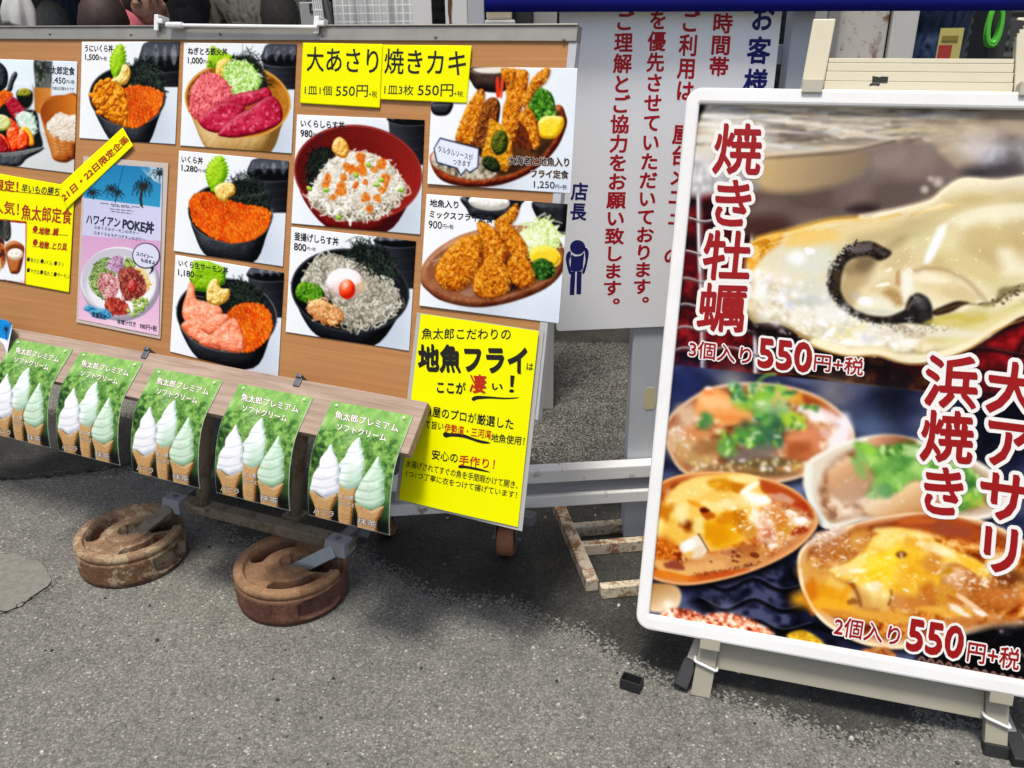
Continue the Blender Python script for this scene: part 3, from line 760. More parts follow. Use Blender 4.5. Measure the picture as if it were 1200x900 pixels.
INK = .80          # a white sheet reflects this much
def print_mat(name, rough=.38, spec=.4):
    k = N(name); a = k.n('ShaderNodeAttribute', attribute_name='print'); return k.set(a.outputs['Color'], rough, 0, spec)
PRINT = print_mat('printed_paper', .5, .06); GLOSS = print_mat('laminated_print', .25, .10)
def pop(img, c=1.16, s=1.18):
    """the vivid inks of a printed food picture"""
    l = img @ np.array([.3, .59, .11]); img = l[..., None]+(img-l[..., None])*s
    return np.clip(.52+(img-.52)*c, 0, 1)
def sheet_mesh(A, name, mat, parent=None, thick=.0006, grain=.012, vivid=True):
    W, H = A.W, A.H; img = A.img+A.rs.randn(H, W, 1)*grain
    img = pop(img, *(vivid if isinstance(vivid, tuple) else ())) if vivid else np.clip(img, 0, 1)
    lin = np.where(img <= .04045, img/12.92, ((img+.055)/1.055)**2.4)*INK
    P = A.t3(np.stack([A.X.ravel(), A.Y.ravel()], 1), 0)
    me = bpy.data.meshes.new(name); i = np.arange(W*H).reshape(H, W)
    f = np.stack([i[:-1, :-1], i[1:, :-1], i[1:, 1:], i[:-1, 1:]], -1).reshape(-1, 4)
    me.vertices.add(W*H); me.vertices.foreach_set('co', P.ravel().astype(np.float32))
    nf = len(f); me.loops.add(nf*4); me.loops.foreach_set('vertex_index', f.ravel().astype(np.int32))
    me.polygons.add(nf); me.polygons.foreach_set('loop_start', (np.arange(nf)*4).astype(np.int32))
    at = me.color_attributes.new('print', 'FLOAT_COLOR', 'POINT')
    at.data.foreach_set('color', np.c_[lin.reshape(-1, 3), np.ones(W*H)].astype(np.float32).ravel())
    me.update(calc_edges=True); me.polygons.foreach_set('use_smooth', [True]*nf)
    return me
def glyphs(txt, bold=0.0, shear=0.0, spacing=1.0):
    c = bpy.data.curves.new('t', 'FONT'); c.body = txt; c.size = 1; c.offset = bold; c.shear = shear; c.space_character = spacing; c.resolution_u = 3; c.fill_mode = 'FRONT'
    o = bpy.data.objects.new('t', c); m = bpy.data.meshes.new_from_object(o)
    v = np.array([q.co[:2] for q in m.vertices]).reshape(-1, 2); f = [tuple(p.vertices) for p in m.polygons]
    bpy.data.objects.remove(o); bpy.data.curves.remove(c); bpy.data.meshes.remove(m)
    return v, f
class Ink:
    """collects the lettering of one colour on one sheet; strokes are thickened by close copies, each a hair above the last"""
    def __init__(s, A, off): s.A, s.off, s.v, s.f, s.n = A, off, {}, {}, {}
    def _add(s, Pc, f, lv=0):
        n = s.n.get(lv, 0); s.v.setdefault(lv, []).append(Pc); s.f.setdefault(lv, []).extend(tuple(i+n for i in q) for q in f); s.n[lv] = n+len(Pc)
    @staticmethod
    def shifts(b, nib=0):
        if nib:
            e = [(0, 0)] if b <= 0 else [(b*math.cos(2*math.pi*i/14), b*math.sin(2*math.pi*i/14)) for i in range(14)]
            return [(x+nib*t*.55, y-nib*t*1.0) for t in (-1, -.5, 0, .5, 1) for x, y in e]
        if b <= 0: return [(0, 0)]
        k = 4 if b < .03 else (8 if b < .09 else 16)
        r = [(0, 0)] if b < .09 else [(0, 0)]+[(b*.5*math.cos(2*math.pi*i/4), b*.5*math.sin(2*math.pi*i/4)) for i in range(4)]
        return r+[(b*math.cos(2*math.pi*(i+.5)/k), b*math.sin(2*math.pi*(i+.5)/k)) for i in range(k)]
    def line(s, txt, TL, TR, BL, bold=0.0, grow=0.0, shear=0.0, nib=0):
        """txt fitted between three corners (frame units of the sheet)"""
        v, f = glyphs(txt, 0, shear)
        if not len(v): return
        lo, hi = v.min(0), v.max(0); c = s.A.C([TL, TR, BL])
        for k, (dx, dy) in enumerate(s.shifts(bold+grow, nib)):
            t = (v+np.array([dx, dy])-lo)/(hi-lo); y = 1-t[:, 1:]
            s._add(c[0]+t[:, :1]*(c[1]-c[0])+y*(c[2]-c[0]), f, k)
    def column(s, txt, TL, TR, BL, BR, bold=0.0, grow=0.0, gap=.06, wide=1.0, nib=0):
        """one character under the other, each in its own square cell"""
        c = s.A.C([TL, TR, BL, BR]); n = len(txt)
        for i, ch in enumerate(txt):
            if ch == ' ': continue
            v, f = glyphs(ch)
            if not len(v): continue
            for k, (dx, dy) in enumerate(s.shifts(bold+grow, nib)):
                x = v[:, 0]+dx; y = .86-(v[:, 1]+dy)
                if ch in '（）ー()': x, y = (1-(y+.02)), x.copy()
                if ch in '。、': x = x+.55; y = y-.5
                x = .5+(x-.5)*wide
                t = (i+gap/2+np.clip(y, -.4, 1.4)*(1-gap))/n
                L_ = c[0]+t[:, None]*(c[2]-c[0]); R_ = c[1]+t[:, None]*(c[3]-c[1]); s._add(L_+x[:, None]*(R_-L_), f, k)
    def poly(s, pts, smooth=True):
        P = s.A.C(pts); P = cat(P, 5) if smooth else P; s._add(P, [tuple(range(len(P)))])
    def build(s, name, mat, parent):
        if not s.v: return None
        V, F, n = [], [], 0
        for lv in s.v:
            P = np.concatenate(s.v[lv]); V.append(s.A.t3(P, s.off+lv*.000004)); F += [tuple(i+n for i in q) for q in s.f[lv]]; n += len(P)
        me = bpy.data.meshes.new(name); me.from_pydata(np.concatenate(V).tolist(), [], F)
        return put(name, me, mat, parent)
def flat3(A, F, w):
    """canvas -> the plane F, w in front of it"""
    r_ = np.random.RandomState(A.W*7+A.H+int(w*1e5)); p_ = r_.rand(4)*6.28; amp = getattr(A, 'rip', .0007)
    def f(Pc, off):
        # paper never lies quite flat
        x, y = Pc[:, 0]/A.W, Pc[:, 1]/A.H; P = F.px(happ(A.Hi, Pc), w+off)
        lift = amp*(1.6+np.sin(2.6*x+p_[0])*np.sin(2.1*y+p_[1])+.6*np.sin(5.5*x+2.5*y+p_[2]))
        return P+F.nz[None]*lift[:, None]
    return f
INKM = {}
def ink(r, g, b):
    key = (r, g, b)
    if key not in INKM: INKM[key] = plain('ink_%d' % len(INKM), tuple(x*INK for x in srgb(r, g, b)), .42, 0, .3, .0)
    return INKM[key]
def new_sheet(quad, W, H, F, w, base=(238, 241, 247), seed=1, rip=.0007):
    A = Art(quad, W, H, base, seed); A.midp = tuple(np.mean(quad, 0)); A.rip = rip; A.t3 = flat3(A, F, w); return A
def publish(A, name, label, cat_, group=None, mat=None, thick=.0008, inks=(), grain=.010, part='sheet'):
    """inks: (Ink, part name, material). One thing: the sheet, and its lettering as parts"""
    if A.W == 216:                       # the soft dot gain of a real print
        for ax in (0, 1):
            p = np.pad(A.img, [(1, 1) if a == ax else (0, 0) for a in range(3)], 'edge'); n = A.img.shape[ax]
            A.img = .22*np.take(p, range(0, n), ax)+.56*np.take(p, range(1, n+1), ax)+.22*np.take(p, range(2, n+2), ax)
    me = sheet_mesh(A, name, None, grain=grain)
    o = put(name, me, mat or PRINT); tag(o, label, cat_, group)
    m = o.modifiers.new('thick', 'SOLIDIFY'); m.thickness = thick; m.offset = -1 if True else 1
    for ik, nm, mt in inks: ik.build(nm, mt, o)
    return o
# ------------------------------------------------------------------ what the dishes are made of
ROE = [(230, 104, 12), (240, 124, 22), (214, 84, 6), (244, 142, 40), (224, 96, 8)]
NORI = [(22, 26, 24), (38, 46, 40), (12, 14, 14), (58, 70, 58)]
def roe(A, pts, r=6.5, n=420):
    A.fill(pts, (206, 84, 8), 1.2); A.mottle(pts, [(150, 48, 4), (214, 84, 10), (236, 116, 26)], 30, .7)
    A.dots(pts, n, r*.8, r*1.1, ROE, .9, .5, .3); A.mottle(pts, [(150, 40, 0), (214, 84, 10), (255, 160, 60)], 46, .22, 2)
def nori(A, pts, n=150, ln=46, w=2.6):
    A.fill(pts, (20, 23, 22), 3, a=.9); A.strands(pts, n, ln, w, NORI, .95, bend=.4)
    A.strands(pts, n//4, ln*.9, w*.5, [(96, 108, 98), (70, 84, 74)], .7, bend=.4)
def leaf(A, pts, spine=None, c=((92, 140, 26), (150, 190, 44), (190, 222, 84))):
    A.blob(pts, c, 26, .5, 14, .12, smooth=False)
    if spine:
        A.stroke(spine, 2.2, (206, 232, 120), .8)
        (x0, y0), (x1, y1) = spine[0], spine[-1]
        for t in np.linspace(.15, .85, 6):
            x, y = x0+(x1-x0)*t, y0+(y1-y0)*t
            for sg in (-1, 1): A.stroke([(x, y), (x+sg*(y1-y0)*.22+(x0-x1)*.12, y-sg*(x1-x0)*.22+(y0-y1)*.12)], 1.4, (120, 165, 40), .6)
def ginger(A, pts, c=((170, 130, 60), (226, 196, 116), (250, 236, 180))): A.blob(pts, c, 18, 1.1, 12, .3)
def leafpts(tip, base, w, n=9):
    """toothed leaf outline"""
    tip, base = np.array(tip, float), np.array(base, float); d = base-tip; q = np.array([-d[1], d[0]])/np.linalg.norm(d); L = []; Rr = []
    for k in range(1, n+1):
        t = k/(n+.6); b = w*math.sin(math.pi*min(1, t**.85))**.8
        L += [tip+d*(t-.02)+q*b*1.0, tip+d*(t+.035)+q*b*.82]; Rr += [tip+d*(t-.02)-q*b, tip+d*(t+.035)-q*b*.82]
    return [tuple(tip)]+[tuple(p) for p in L]+[tuple(base)]+[tuple(p) for p in Rr[::-1]]
def cup(A, x0, y0, x1, y1, lid=.45):
    """black lidded soup cup standing behind the bowl"""
    w = x1-x0; yl = y0+(y1-y0)*lid
    A.grad([(x0+w*.02, yl), (x0+w*.10, y1-w*.08), (x0+w*.26, y1), (x1+w*.2, y1), (x1+w*.2, yl)], (x0, yl), (58, 60, 66), (x1, yl), (20, 21, 24), 1, False)
    for t in (.3, .55, .8): A.stroke([(x0+w*(.02+.08*t), yl+(y1-yl)*t), (x0+w*.4, yl+(y1-yl)*(t+.1)), (x1, yl+(y1-yl)*(t+.07))], 3, (74, 76, 82), .35, 1.5)
    A.blob([(x0, yl), (x0+w*.04, y0+(yl-y0)*.35), (x0+w*.22, y0), (x1, y0-6), (x1+w*.3, y0), (x1+w*.3, yl+8), (x0+w*.5, yl+w*.12)], [(12, 12, 14), (40, 42, 48), (84, 88, 96)], w*.4, .1, 30, .15)
    for (a, b, c_, e) in ((.08, .2, .2, .7), (.32, .1, .5, .5), (.58, .15, .7, .55), (.78, .1, .95, .5)):
        A.mottle([(x0+w*a, y0+(yl-y0)*e), (x0+w*(a+c_)/2, y0+(yl-y0)*b), (x0+w*c_, y0+(yl-y0)*e), (x0+w*(a+c_)/2, yl-2)], [(60, 62, 68), (136, 138, 142), (180, 182, 186)], 22, .55)
    A.stroke([(x0, yl), (x0+w*.12, yl+w*.09), (x0+w*.5, yl+w*.15), (x1, yl+w*.13)], 3, (110, 112, 118), .6)
def bowl(A, cx, cy, rx, ry, foot, ang=0, out=((16, 17, 20), (42, 44, 48), (90, 93, 98)), rim=(112, 114, 118), inn=((14, 14, 16), (44, 45, 48)), rings=(70, 72, 78), rw=3):
    """foot: outline points of the wall's lower part from right to left"""
    e = ell(cx, cy, rx, ry, ang, 40)
    L_, R_ = ell(cx, cy, rx, ry, ang, 2, 180, 0)[0], ell(cx, cy, rx, ry, ang, 2, 0, 180)[0]
    wall = [R_]+list(foot)+[L_]
    A.glow(((foot[0][0]+foot[-1][0])/2+rx*.25, foot[0][1]-ry*.02), rx*.7, (150, 160, 178), .55)
    A.blob(wall+ell(cx, cy, rx, ry, ang, 12, 180, 360), out, rx*.55, .15, 40, .10, L=(-.5, -.25, .8))
    for t in np.linspace(.2, .85, 4):
        p = [(L_[0]+(foot[-1][0]-L_[0])*t, L_[1]+(foot[-1][1]-L_[1])*t), (cx, cy+ry+(max(f[1] for f in foot)-cy-ry)*t*.9), (R_[0]+(foot[0][0]-R_[0])*t, R_[1]+(foot[0][1]-R_[1])*t)]
        A.stroke(p, 2.2, rings, .35, 1.2)
    A.fill(e, rim, .8); A.grad(ell(cx, cy+1, rx-rw*1.4, ry-rw*1.4, ang, 40), (cx-rx, cy-ry), inn[0], (cx+rx*.6, cy+ry*.8), inn[1])
def price(A, off, name_lines, price_line, dark=(28, 28, 34)):
    """dish names: (text, TL, TR, BL) ; price: (big, TL,TR,BL, small, TL,TR,BL)"""
    I = Ink(A, off); J = Ink(A, off)
    for t, a, b, c in name_lines: I.line(t, a, b, c, .029)
    t, a, b, c, t2, a2, b2, c2 = price_line
    J.line(t, a, b, c, .026); J.line(t2, a2, b2, c2, 0)
    return [(I, 'dish_name', ink(*dark)), (J, 'price_lettering', ink(*dark))]
OFF = .0004
TG = 'menu cards on the menu board'
def tile(quad, seed, w=.0016): 
    A = new_sheet(quad, 216, 162, BOARD, w, (236, 240, 247), seed)
    A.z(0, 0, 1); q = quad
    A.grad(q, q[0], (241, 243, 246), q[2], (219, 226, 232), smooth=False); A.glow((q[2][0]-10, q[2][1]-6), 26, (200, 209, 217), .6)
    return A
# ---- sea urchin and salmon roe bowl
q = [(96.3, 49), (210.6, 49), (205.6, 169.2), (93.3, 161.9)]
A = tile(q, 11); A.z(0, 0, 3.4286)
cup(A, 562, 168, 722, 350, .55)
bowl(A, 513, 388, 155, 120, [(640, 470), (585, 590), (470, 590), (395, 480)], 3)
nori(A, [(525, 300), (545, 250), (600, 245), (645, 300), (655, 365), (560, 350)], 170, 56)
leaf(A, leafpts((487, 176), (462, 322), 36), [(487, 180), (466, 300)])
roe(A, [(497, 360), (560, 345), (640, 365), (657, 392), (630, 455), (570, 500), (505, 505), (480, 420)], 7, 380)
u_ = [(372, 405), (383, 340), (436, 322), (496, 352), (510, 420), (508, 500), (450, 492), (388, 440)]
A.blob(u_, [(110, 60, 8), (200, 122, 22), (238, 172, 62)], 12, 1.6, 16, .2)
for p in A.pick(u_, 46): A.blob(ell(p[0], p[1], 14+A.rs.rand()*8, 9+A.rs.rand()*4, A.rs.rand()*180, 10), [(140, 76, 6), (206, 128, 24), (240, 178, 70)], 8, .8, 6, .25)
ginger(A, [(448, 322), (480, 300), (496, 260), (520, 268), (526, 300), (508, 338), (470, 340)])
inks = price(A, OFF, [('うにいくら丼', (342, 180), (455, 181), (342, 208))], ('1,500', (343, 218), (397, 219), (343, 244), '円+税', (399, 226), (430, 228), (399, 242)))
publish(A, 'menu_card', 'menu card of a black bowl with sea urchin and orange roe', 'menu card', TG, inks=inks)
# ---- tuna bowl
q = [(215.8, 50.2), (347.7, 51.9), (341.8, 180), (211.5, 170.6)]
A = tile(q, 12); A.z(0, 0, 3.4286)
cup(A, 1055, 176, 1194, 360, .4)
bowl(A, 956, 404, 214, 150, [(1135, 500), (1070, 625), (860, 625), (775, 480)], 7, ((120, 92, 52), (190, 160, 112), (232, 212, 172)), (205, 158, 88), ((80, 50, 18), (176, 122, 52)), (168, 138, 92), 6)
A.mottle(ell(956, 404, 205, 140, 7), [(90, 56, 20), (150, 98, 38), (190, 140, 66)], 26, .5)
nori(A, [(945, 290), (930, 240), (1000, 225), (1050, 270), (1075, 350), (1020, 360)], 120, 60, 2.2)
A.strands([(935, 250), (955, 222), (1040, 225), (1050, 270)], 40, 70, 2, NORI, .8)
leaf(A, [(850, 182), (885, 200), (935, 225), (930, 262), (870, 275), (830, 270), (838, 225)], [(852, 184), (880, 262)])
ginger(A, [(868, 300), (872, 255), (892, 238), (925, 238), (936, 270), (915, 315), (880, 325)], ((190, 130, 40), (236, 186, 90), (252, 226, 150)))
g_ = [(905, 335), (900, 275), (940, 245), (1000, 252), (1040, 300), (1046, 345), (1000, 385), (945, 385)]
A.blob(g_, [(110, 150, 60), (172, 208, 118), (222, 240, 186)], 24, 1.2, 14, .1)
A.strands(g_, 260, 26, 3, [(198, 226, 150), (226, 242, 196), (150, 192, 92), (120, 166, 64), (240, 250, 222)], .9)
n_ = [(765, 440), (768, 370), (800, 312), (860, 294), (912, 330), (930, 392), (880, 440), (800, 478), (775, 470)]
A.blob(n_, [(130, 44, 50), (206, 100, 106), (236, 160, 160)], 26, 1.2, 14, .15)
A.strands(n_, 260, 24, 4, [(216, 112, 118), (238, 162, 162), (176, 66, 78), (198, 92, 98), (228, 140, 142)], .85)
for P in ([(868, 432), (930, 385), (1030, 362), (1075, 352), (1092, 388), (1040, 410), (960, 440), (900, 462)], [(798, 482), (845, 440), (905, 408), (985, 428), (960, 470), (890, 530), (830, 522)], [(878, 536), (930, 478), (1010, 430), (1075, 388), (1112, 398), (1134, 440), (1128, 492), (1060, 528), (960, 552), (900, 550)]):
    A.blob(P, [(84, 6, 26), (148, 22, 52), (186, 54, 78), (214, 112, 124)], 16, .35, 30, .25, edge=.2)
    A.mottle(P, [(110, 10, 36), (160, 34, 62), (198, 80, 100)], 30, .35); A.wet(P, 14, .66, .4, (250, 200, 210))
    lo, hi = np.min(P, 0), np.max(P, 0)
    for t in np.linspace(.15, .85, 7):
        x = lo[0]+(hi[0]-lo[0])*t; A.stroke([(x-26, lo[1]+(hi[1]-lo[1])*.75), (x, lo[1]+(hi[1]-lo[1])*.5), (x+12, lo[1]+(hi[1]-lo[1])*.25)], 1.8, (224, 140, 150), .32)
inks = price(A, OFF, [('ねぎとろ鉄火丼', (756, 190), (915, 194), (756, 219))], ('1,000', (756, 230), (815, 232), (756, 258), '円+税', (818, 240), (852, 242), (818, 256)))
publish(A, 'menu_card', 'menu card of raw tuna slices and minced tuna in a tan wooden bowl', 'menu card', TG, inks=inks)
# ---- salmon roe bowl
q = [(210, 176.4), (338.6, 188.8), (331.6, 312.4), (203.9, 294.2)]
A = tile(q, 13); A.z(190, 170, 3.461)
cup(A, 350, 54, 514, 275, .32)
bowl(A, 278, 276, 173, 122, [(428, 355), (365, 480), (190, 455), (128, 350)], 5)
nori(A, [(275, 200), (300, 145), (380, 145), (425, 215), (440, 258), (330, 240)], 200, 56)
A.strands([(300, 160), (300, 120), (380, 120), (400, 170)], 40, 50, 2, NORI, .8)
leaf(A, leafpts((238, 42), (206, 192), 50, 11), [(238, 46), (210, 184)])
roe(A, [(112, 240), (130, 205), (180, 190), (250, 218), (330, 240), (420, 258), (442, 290), (415, 350), (350, 388), (270, 394), (190, 366), (130, 312)], 6.6, 620)
ginger(A, [(212, 182), (228, 160), (262, 150), (292, 160), (297, 195), (268, 215), (258, 232), (228, 218)])
inks = price(A, OFF, [('いくら丼', (80, 42), (166, 50), (80, 70))], ('1,280', (80, 80), (144, 87), (80, 107), '円+税', (147, 95), (180, 99), (147, 110)))
publish(A, 'menu_card', 'menu card of orange salmon roe alone in a black bowl with a shiso leaf', 'menu card', TG, inks=inks)
# ---- salmon and roe bowl
q = [(205.9, 298.6), (333, 319.7), (326, 443), (199.5, 412.1)]
A = tile(q, 14); A.z(190, 170, 3.461)
cup(A, 348, 492, 494, 700, .2)
bowl(A, 262, 690, 206, 150, [(440, 775), (370, 905), (170, 880), (84, 770)], 8)
nori(A, [(262, 640), (258, 580), (330, 555), (395, 590), (405, 650), (330, 660)], 190, 60)
leaf(A, [(128, 468), (190, 470), (262, 500), (258, 560), (200, 600), (130, 590), (110, 540)], None, ((70, 112, 20), (134, 176, 40), (178, 214, 80)))
roe(A, [(262, 700), (290, 660), (340, 640), (405, 650), (442, 695), (440, 760), (395, 815), (330, 840), (310, 780)], 8, 330)
for P in ([(100, 600), (112, 556), (132, 572), (140, 625), (190, 640), (200, 690), (130, 690), (84, 668)], [(84, 665), (120, 650), (210, 640), (245, 680), (190, 720), (120, 730), (88, 705)], [(78, 730), (130, 700), (190, 730), (210, 790), (160, 800), (110, 775)], [(160, 740), (205, 690), (270, 690), (250, 740), (200, 770)], [(150, 800), (210, 760), (290, 700), (330, 770), (322, 838), (250, 832), (190, 820)], [(196, 800), (260, 760), (330, 780), (320, 838), (262, 834)]):
    A.blob(P, [(158, 66, 40), (212, 112, 80), (238, 158, 124), (250, 200, 172)], 18, .35, 26, .35, edge=.12, g=.4); A.mottle(P, [(206, 100, 70), (232, 146, 112), (248, 196, 168)], 18, .4); A.wet(P, 9, .64, .5, (255, 236, 224))
    cxy = np.mean(P, 0)
    for t in (-18, -4, 10, 24): A.stroke([(cxy[0]-34, cxy[1]+t+8), (cxy[0], cxy[1]+t), (cxy[0]+36, cxy[1]+t+6)], 2.6, (250, 208, 184), .5)
ginger(A, [(182, 630), (184, 580), (205, 545), (226, 545), (240, 580), (274, 585), (270, 625), (230, 650), (200, 645)])
inks = price(A, OFF, [('いくら生サーモン丼', (68, 464), (270, 496), (68, 490))], ('1,180', (66, 504), (130, 513), (66, 531), '円+税', (133, 521), (164, 526), (133, 534)))
publish(A, 'menu_card', 'menu card of sliced pink salmon with roe in a black bowl', 'menu card', TG, inks=inks)
# ---- whitebait and roe in the red bowl
q = [(348.3, 134.3), (497.7, 140.7), (492.5, 275), (341.7, 261.9)]
A = tile(q, 15); A.z(330, 30, 3.4286)
cup(A, 428, 350, 575, 560, .15)
bowl(A, 308, 592, 259, 192, [(520, 700), (420, 830), (210, 825), (90, 700)], 7, ((60, 12, 12), (120, 34, 32), (168, 84, 78)), (140, 62, 56), ((70, 18, 16), (136, 44, 38)), (150, 70, 64), 6)
for t in (.94, .88, .82, .76): A.stroke(ell(308, 594, 255*t, 186*t, 7, 40, 190, 380), 2.4, (164, 76, 68), .38)
nori(A, [(105, 610), (110, 530), (150, 495), (205, 500), (215, 580), (160, 640), (115, 650)], 150, 48)
s_ = [(104, 690), (130, 640), (170, 570), (215, 530), (320, 505), (420, 540), (480, 610), (503, 670), (450, 735), (370, 780), (250, 785), (150, 745)]
A.blob(s_, [(120, 110, 92), (206, 200, 186), (240, 238, 230)], 60, .8, 20, .05)
A.strands(s_, 620, 30, 4.4, [(240, 238, 230), (252, 252, 248), (214, 208, 194), (184, 174, 156), (228, 224, 212)], .92, bend=.9)
A.strands(s_, 120, 26, 2, [(140, 126, 104), (120, 108, 92)], .5, bend=.8)
for (x, y, r) in [(320, 535, 22), (322, 580, 22), (400, 555, 24), (372, 578, 12), (285, 582, 16), (185, 612, 16), (178, 640, 14), (252, 610, 14), (240, 655, 28), (300, 640, 12), (338, 630, 10), (340, 690, 18), (385, 695, 14), (420, 622, 22), (408, 660, 14), (355, 735, 14), (205, 690, 12), (262, 568, 14)]:
    P_ = [(x+r*(.55+.7*A.rs.rand())*math.cos(t), y+r*(.6+.8*A.rs.rand())*math.sin(t)) for t in np.linspace(0, 6.28, 8, endpoint=False)]
    A.fill(P_, (206, 100, 20), 2.5, a=.75); A.dots(P_, int(r*1.1), 4.4, 6.2, [(236, 140, 40), (224, 116, 26), (244, 164, 70), (210, 96, 20)], .85, .7, .25)
for (x, y) in [(112, 655), (180, 660), (384, 640), (400, 620), (230, 770), (480, 660), (350, 560), (300, 600)]: A.blob(ell(x, y, 13, 9, A.rs.rand()*90), [(90, 130, 40), (160, 192, 84), (206, 226, 140)], 8, .6, 6, .1)
ginger(A, [(204, 500), (212, 462), (236, 448), (262, 468), (272, 500), (262, 530), (232, 528)], ((176, 120, 46), (222, 182, 100), (246, 222, 160)))
inks = price(A, OFF, [('いくらしらす丼', (78, 377), (254, 386), (78, 407))], ('980', (77, 419), (124, 421), (77, 446), '円+税', (127, 430), (164, 433), (127, 445)))
publish(A, 'menu_card', 'menu card of whitebait dotted with roe in a large red bowl', 'menu card', TG, inks=inks)
# ---- boiled whitebait with egg
q = [(341.7, 265.9), (487.6, 282.7), (479.5, 411.3), (335, 389)]
A = tile(q, 16); A.z(330, 210, 3.4286)
cup(A, 374, 226, 542, 440, .12)
bowl(A, 276, 448, 239, 168, [(475, 545), (365, 672), (165, 640), (80, 545)], 7, ((10, 11, 14), (34, 37, 42), (84, 88, 94)), (60, 63, 68), ((10, 11, 13), (34, 36, 40)), (64, 66, 72), 5)
s_ = [(80, 420), (110, 350), (160, 312), (250, 318), (330, 345), (410, 395), (465, 460), (478, 500), (440, 550), (360, 590), (280, 602), (240, 560), (190, 480), (110, 440)]
A.blob(s_, [(96, 92, 80), (178, 174, 160), (218, 216, 204)], 60, .8, 22, .05)
A.strands(s_, 560, 40, 5, [(196, 192, 178), (222, 220, 208), (160, 154, 138), (206, 204, 192), (136, 130, 116)], .92, bend=1.0)
A.strands(s_, 170, 36, 2.2, [(104, 98, 86), (84, 80, 70)], .6, bend=.9)
nori(A, [(275, 290), (310, 262), (370, 272), (440, 330), (462, 390), (400, 380), (330, 330)], 180, 66, 2.6)
A.strands([(280, 280), (320, 240), (400, 270), (440, 330)], 40, 70, 2, NORI, .8)
A.blob([(58, 470), (64, 428), (92, 412), (140, 424), (172, 455), (150, 490), (96, 498)], [(30, 62, 12), (78, 128, 34), (138, 182, 70)], 20, 1.4, 12, .1)
A.strands([(60, 465), (92, 416), (160, 445), (150, 488), (90, 492)], 90, 14, 4, [(70, 120, 30), (118, 164, 60), (40, 84, 20), (150, 190, 90)], .8)
gi = [(104, 530), (120, 490), (160, 482), (205, 505), (246, 540), (244, 575), (196, 588), (140, 562)]
A.blob(gi, [(128, 84, 44), (206, 160, 104), (240, 212, 164)], 20, 1.2, 14, .1); A.strands(gi, 70, 26, 5, [(222, 176, 128), (244, 214, 172), (176, 116, 74), (206, 150, 116)], .8, bend=.8)
A.blob(ell(258, 420, 78, 62, 8), [(176, 160, 150), (232, 226, 226), (252, 250, 252)], 60, .4, 30, .25); A.glow((225, 430), 26, (240, 214, 214), .6); A.glow((318, 430), 20, (238, 206, 160), .5)
A.blob(ell(264, 442, 33, 40, 0), [(176, 40, 14), (226, 84, 46), (246, 140, 104)], 34, .1, 20, .5); A.glow((256, 412), 18, (250, 214, 204), .6)
inks = price(A, OFF, [('釜揚げしらす丼', (52, 212), (230, 235), (52, 244))], ('800', (51, 256), (99, 262), (51, 284), '円+税', (102, 270), (138, 275), (102, 285)))
publish(A, 'menu_card', 'menu card of grey whitebait topped with a soft egg in a black bowl', 'menu card', TG, inks=inks)
FRY = [(92, 40, 6), (172, 92, 14), (216, 142, 40), (242, 190, 96)]
def fry(A, P, c=FRY, R=26):
    A.fill([(x+3, y+4) for x, y in P], (70, 36, 12), 3, a=.5); A.blob(P, c, R, 1.5, 13, .12)
    A.mottle(P, [(120, 54, 8), (196, 116, 24), (236, 176, 76)], 16, .4); n = max(20, int(abs(np.ptp([p[0] for p in P])*np.ptp([p[1] for p in P]))/90))
    A.strands(P, n, 9, 2.4, [(242, 196, 104), (226, 160, 60), (150, 80, 14), (120, 60, 10), (250, 214, 140)], .8)
# ---- fried prawns on an oval plate
q = [(507.6, 78), (677, 80.2), (668.3, 226.9), (501.2, 215.8)]
A = tile(q, 17, .002); A.z(330, 30, 3.4286)
A.blob([(750, 170), (765, 230), (800, 262), (900, 262), (900, 165)], [(24, 18, 18), (60, 46, 42), (96, 78, 70)], 40, .1, 30, .2); A.fill([(775, 172), (800, 190), (880, 190), (900, 168)], (226, 222, 210), 1.5)
A.blob([(603, 312), (612, 356), (660, 362), (684, 340), (684, 308)], [(14, 14, 16), (40, 42, 46), (80, 82, 86)], 20, .1, 20, .2)
A.glow((840, 640), 120, (170, 170, 178), .5)
A.blob([(598, 545), (620, 500), (760, 440), (1000, 370), (1110, 318), (1142, 360), (1143, 410), (1100, 500), (1010, 585), (880, 640), (740, 648), (640, 618)], [(60, 20, 8), (140, 66, 34), (190, 112, 70)], 24, .3, 30, .3)
A.fill([(615, 540), (760, 455), (1000, 385), (1105, 340), (1122, 380), (1090, 470), (1000, 560), (860, 612), (720, 612), (640, 580)], (56, 40, 28), 3, c2=(96, 64, 40), nz=.2, ns=30)
A.mottle([(600, 545), (640, 480), (720, 470), (850, 570), (850, 610), (760, 620), (660, 590)], [(96, 92, 70), (196, 190, 170), (236, 234, 224)], 16, .8)
pb = [(990, 335), (1008, 272), (1040, 252), (1085, 275), (1100, 330), (1088, 378), (1052, 388), (1010, 370)]
A.blob(pb, [(20, 46, 12), (64, 116, 34), (128, 172, 76)], 26, 1.8, 12, .1); A.dots(pb, 190, 3, 7, [(58, 108, 30), (96, 150, 54), (34, 76, 18), (140, 184, 90)], .85, .3)
A.blob([(1030, 395), (1058, 365), (1128, 368), (1132, 410), (1098, 452), (1036, 446)], [(190, 150, 30), (238, 204, 60), (252, 232, 120)], 18, .4, 16, .35); A.stroke([(1032, 392), (1058, 367), (1126, 369)], 5, (250, 240, 190), .8)
A.fill([(935, 470), (950, 380), (1010, 400), (1030, 470), (985, 500)], (70, 34, 22), 2, c2=(120, 62, 34), nz=.2, ns=12)
fry(A, [(700, 455), (716, 400), (748, 320), (790, 262), (812, 258), (816, 300), (802, 390), (776, 472), (730, 472)])
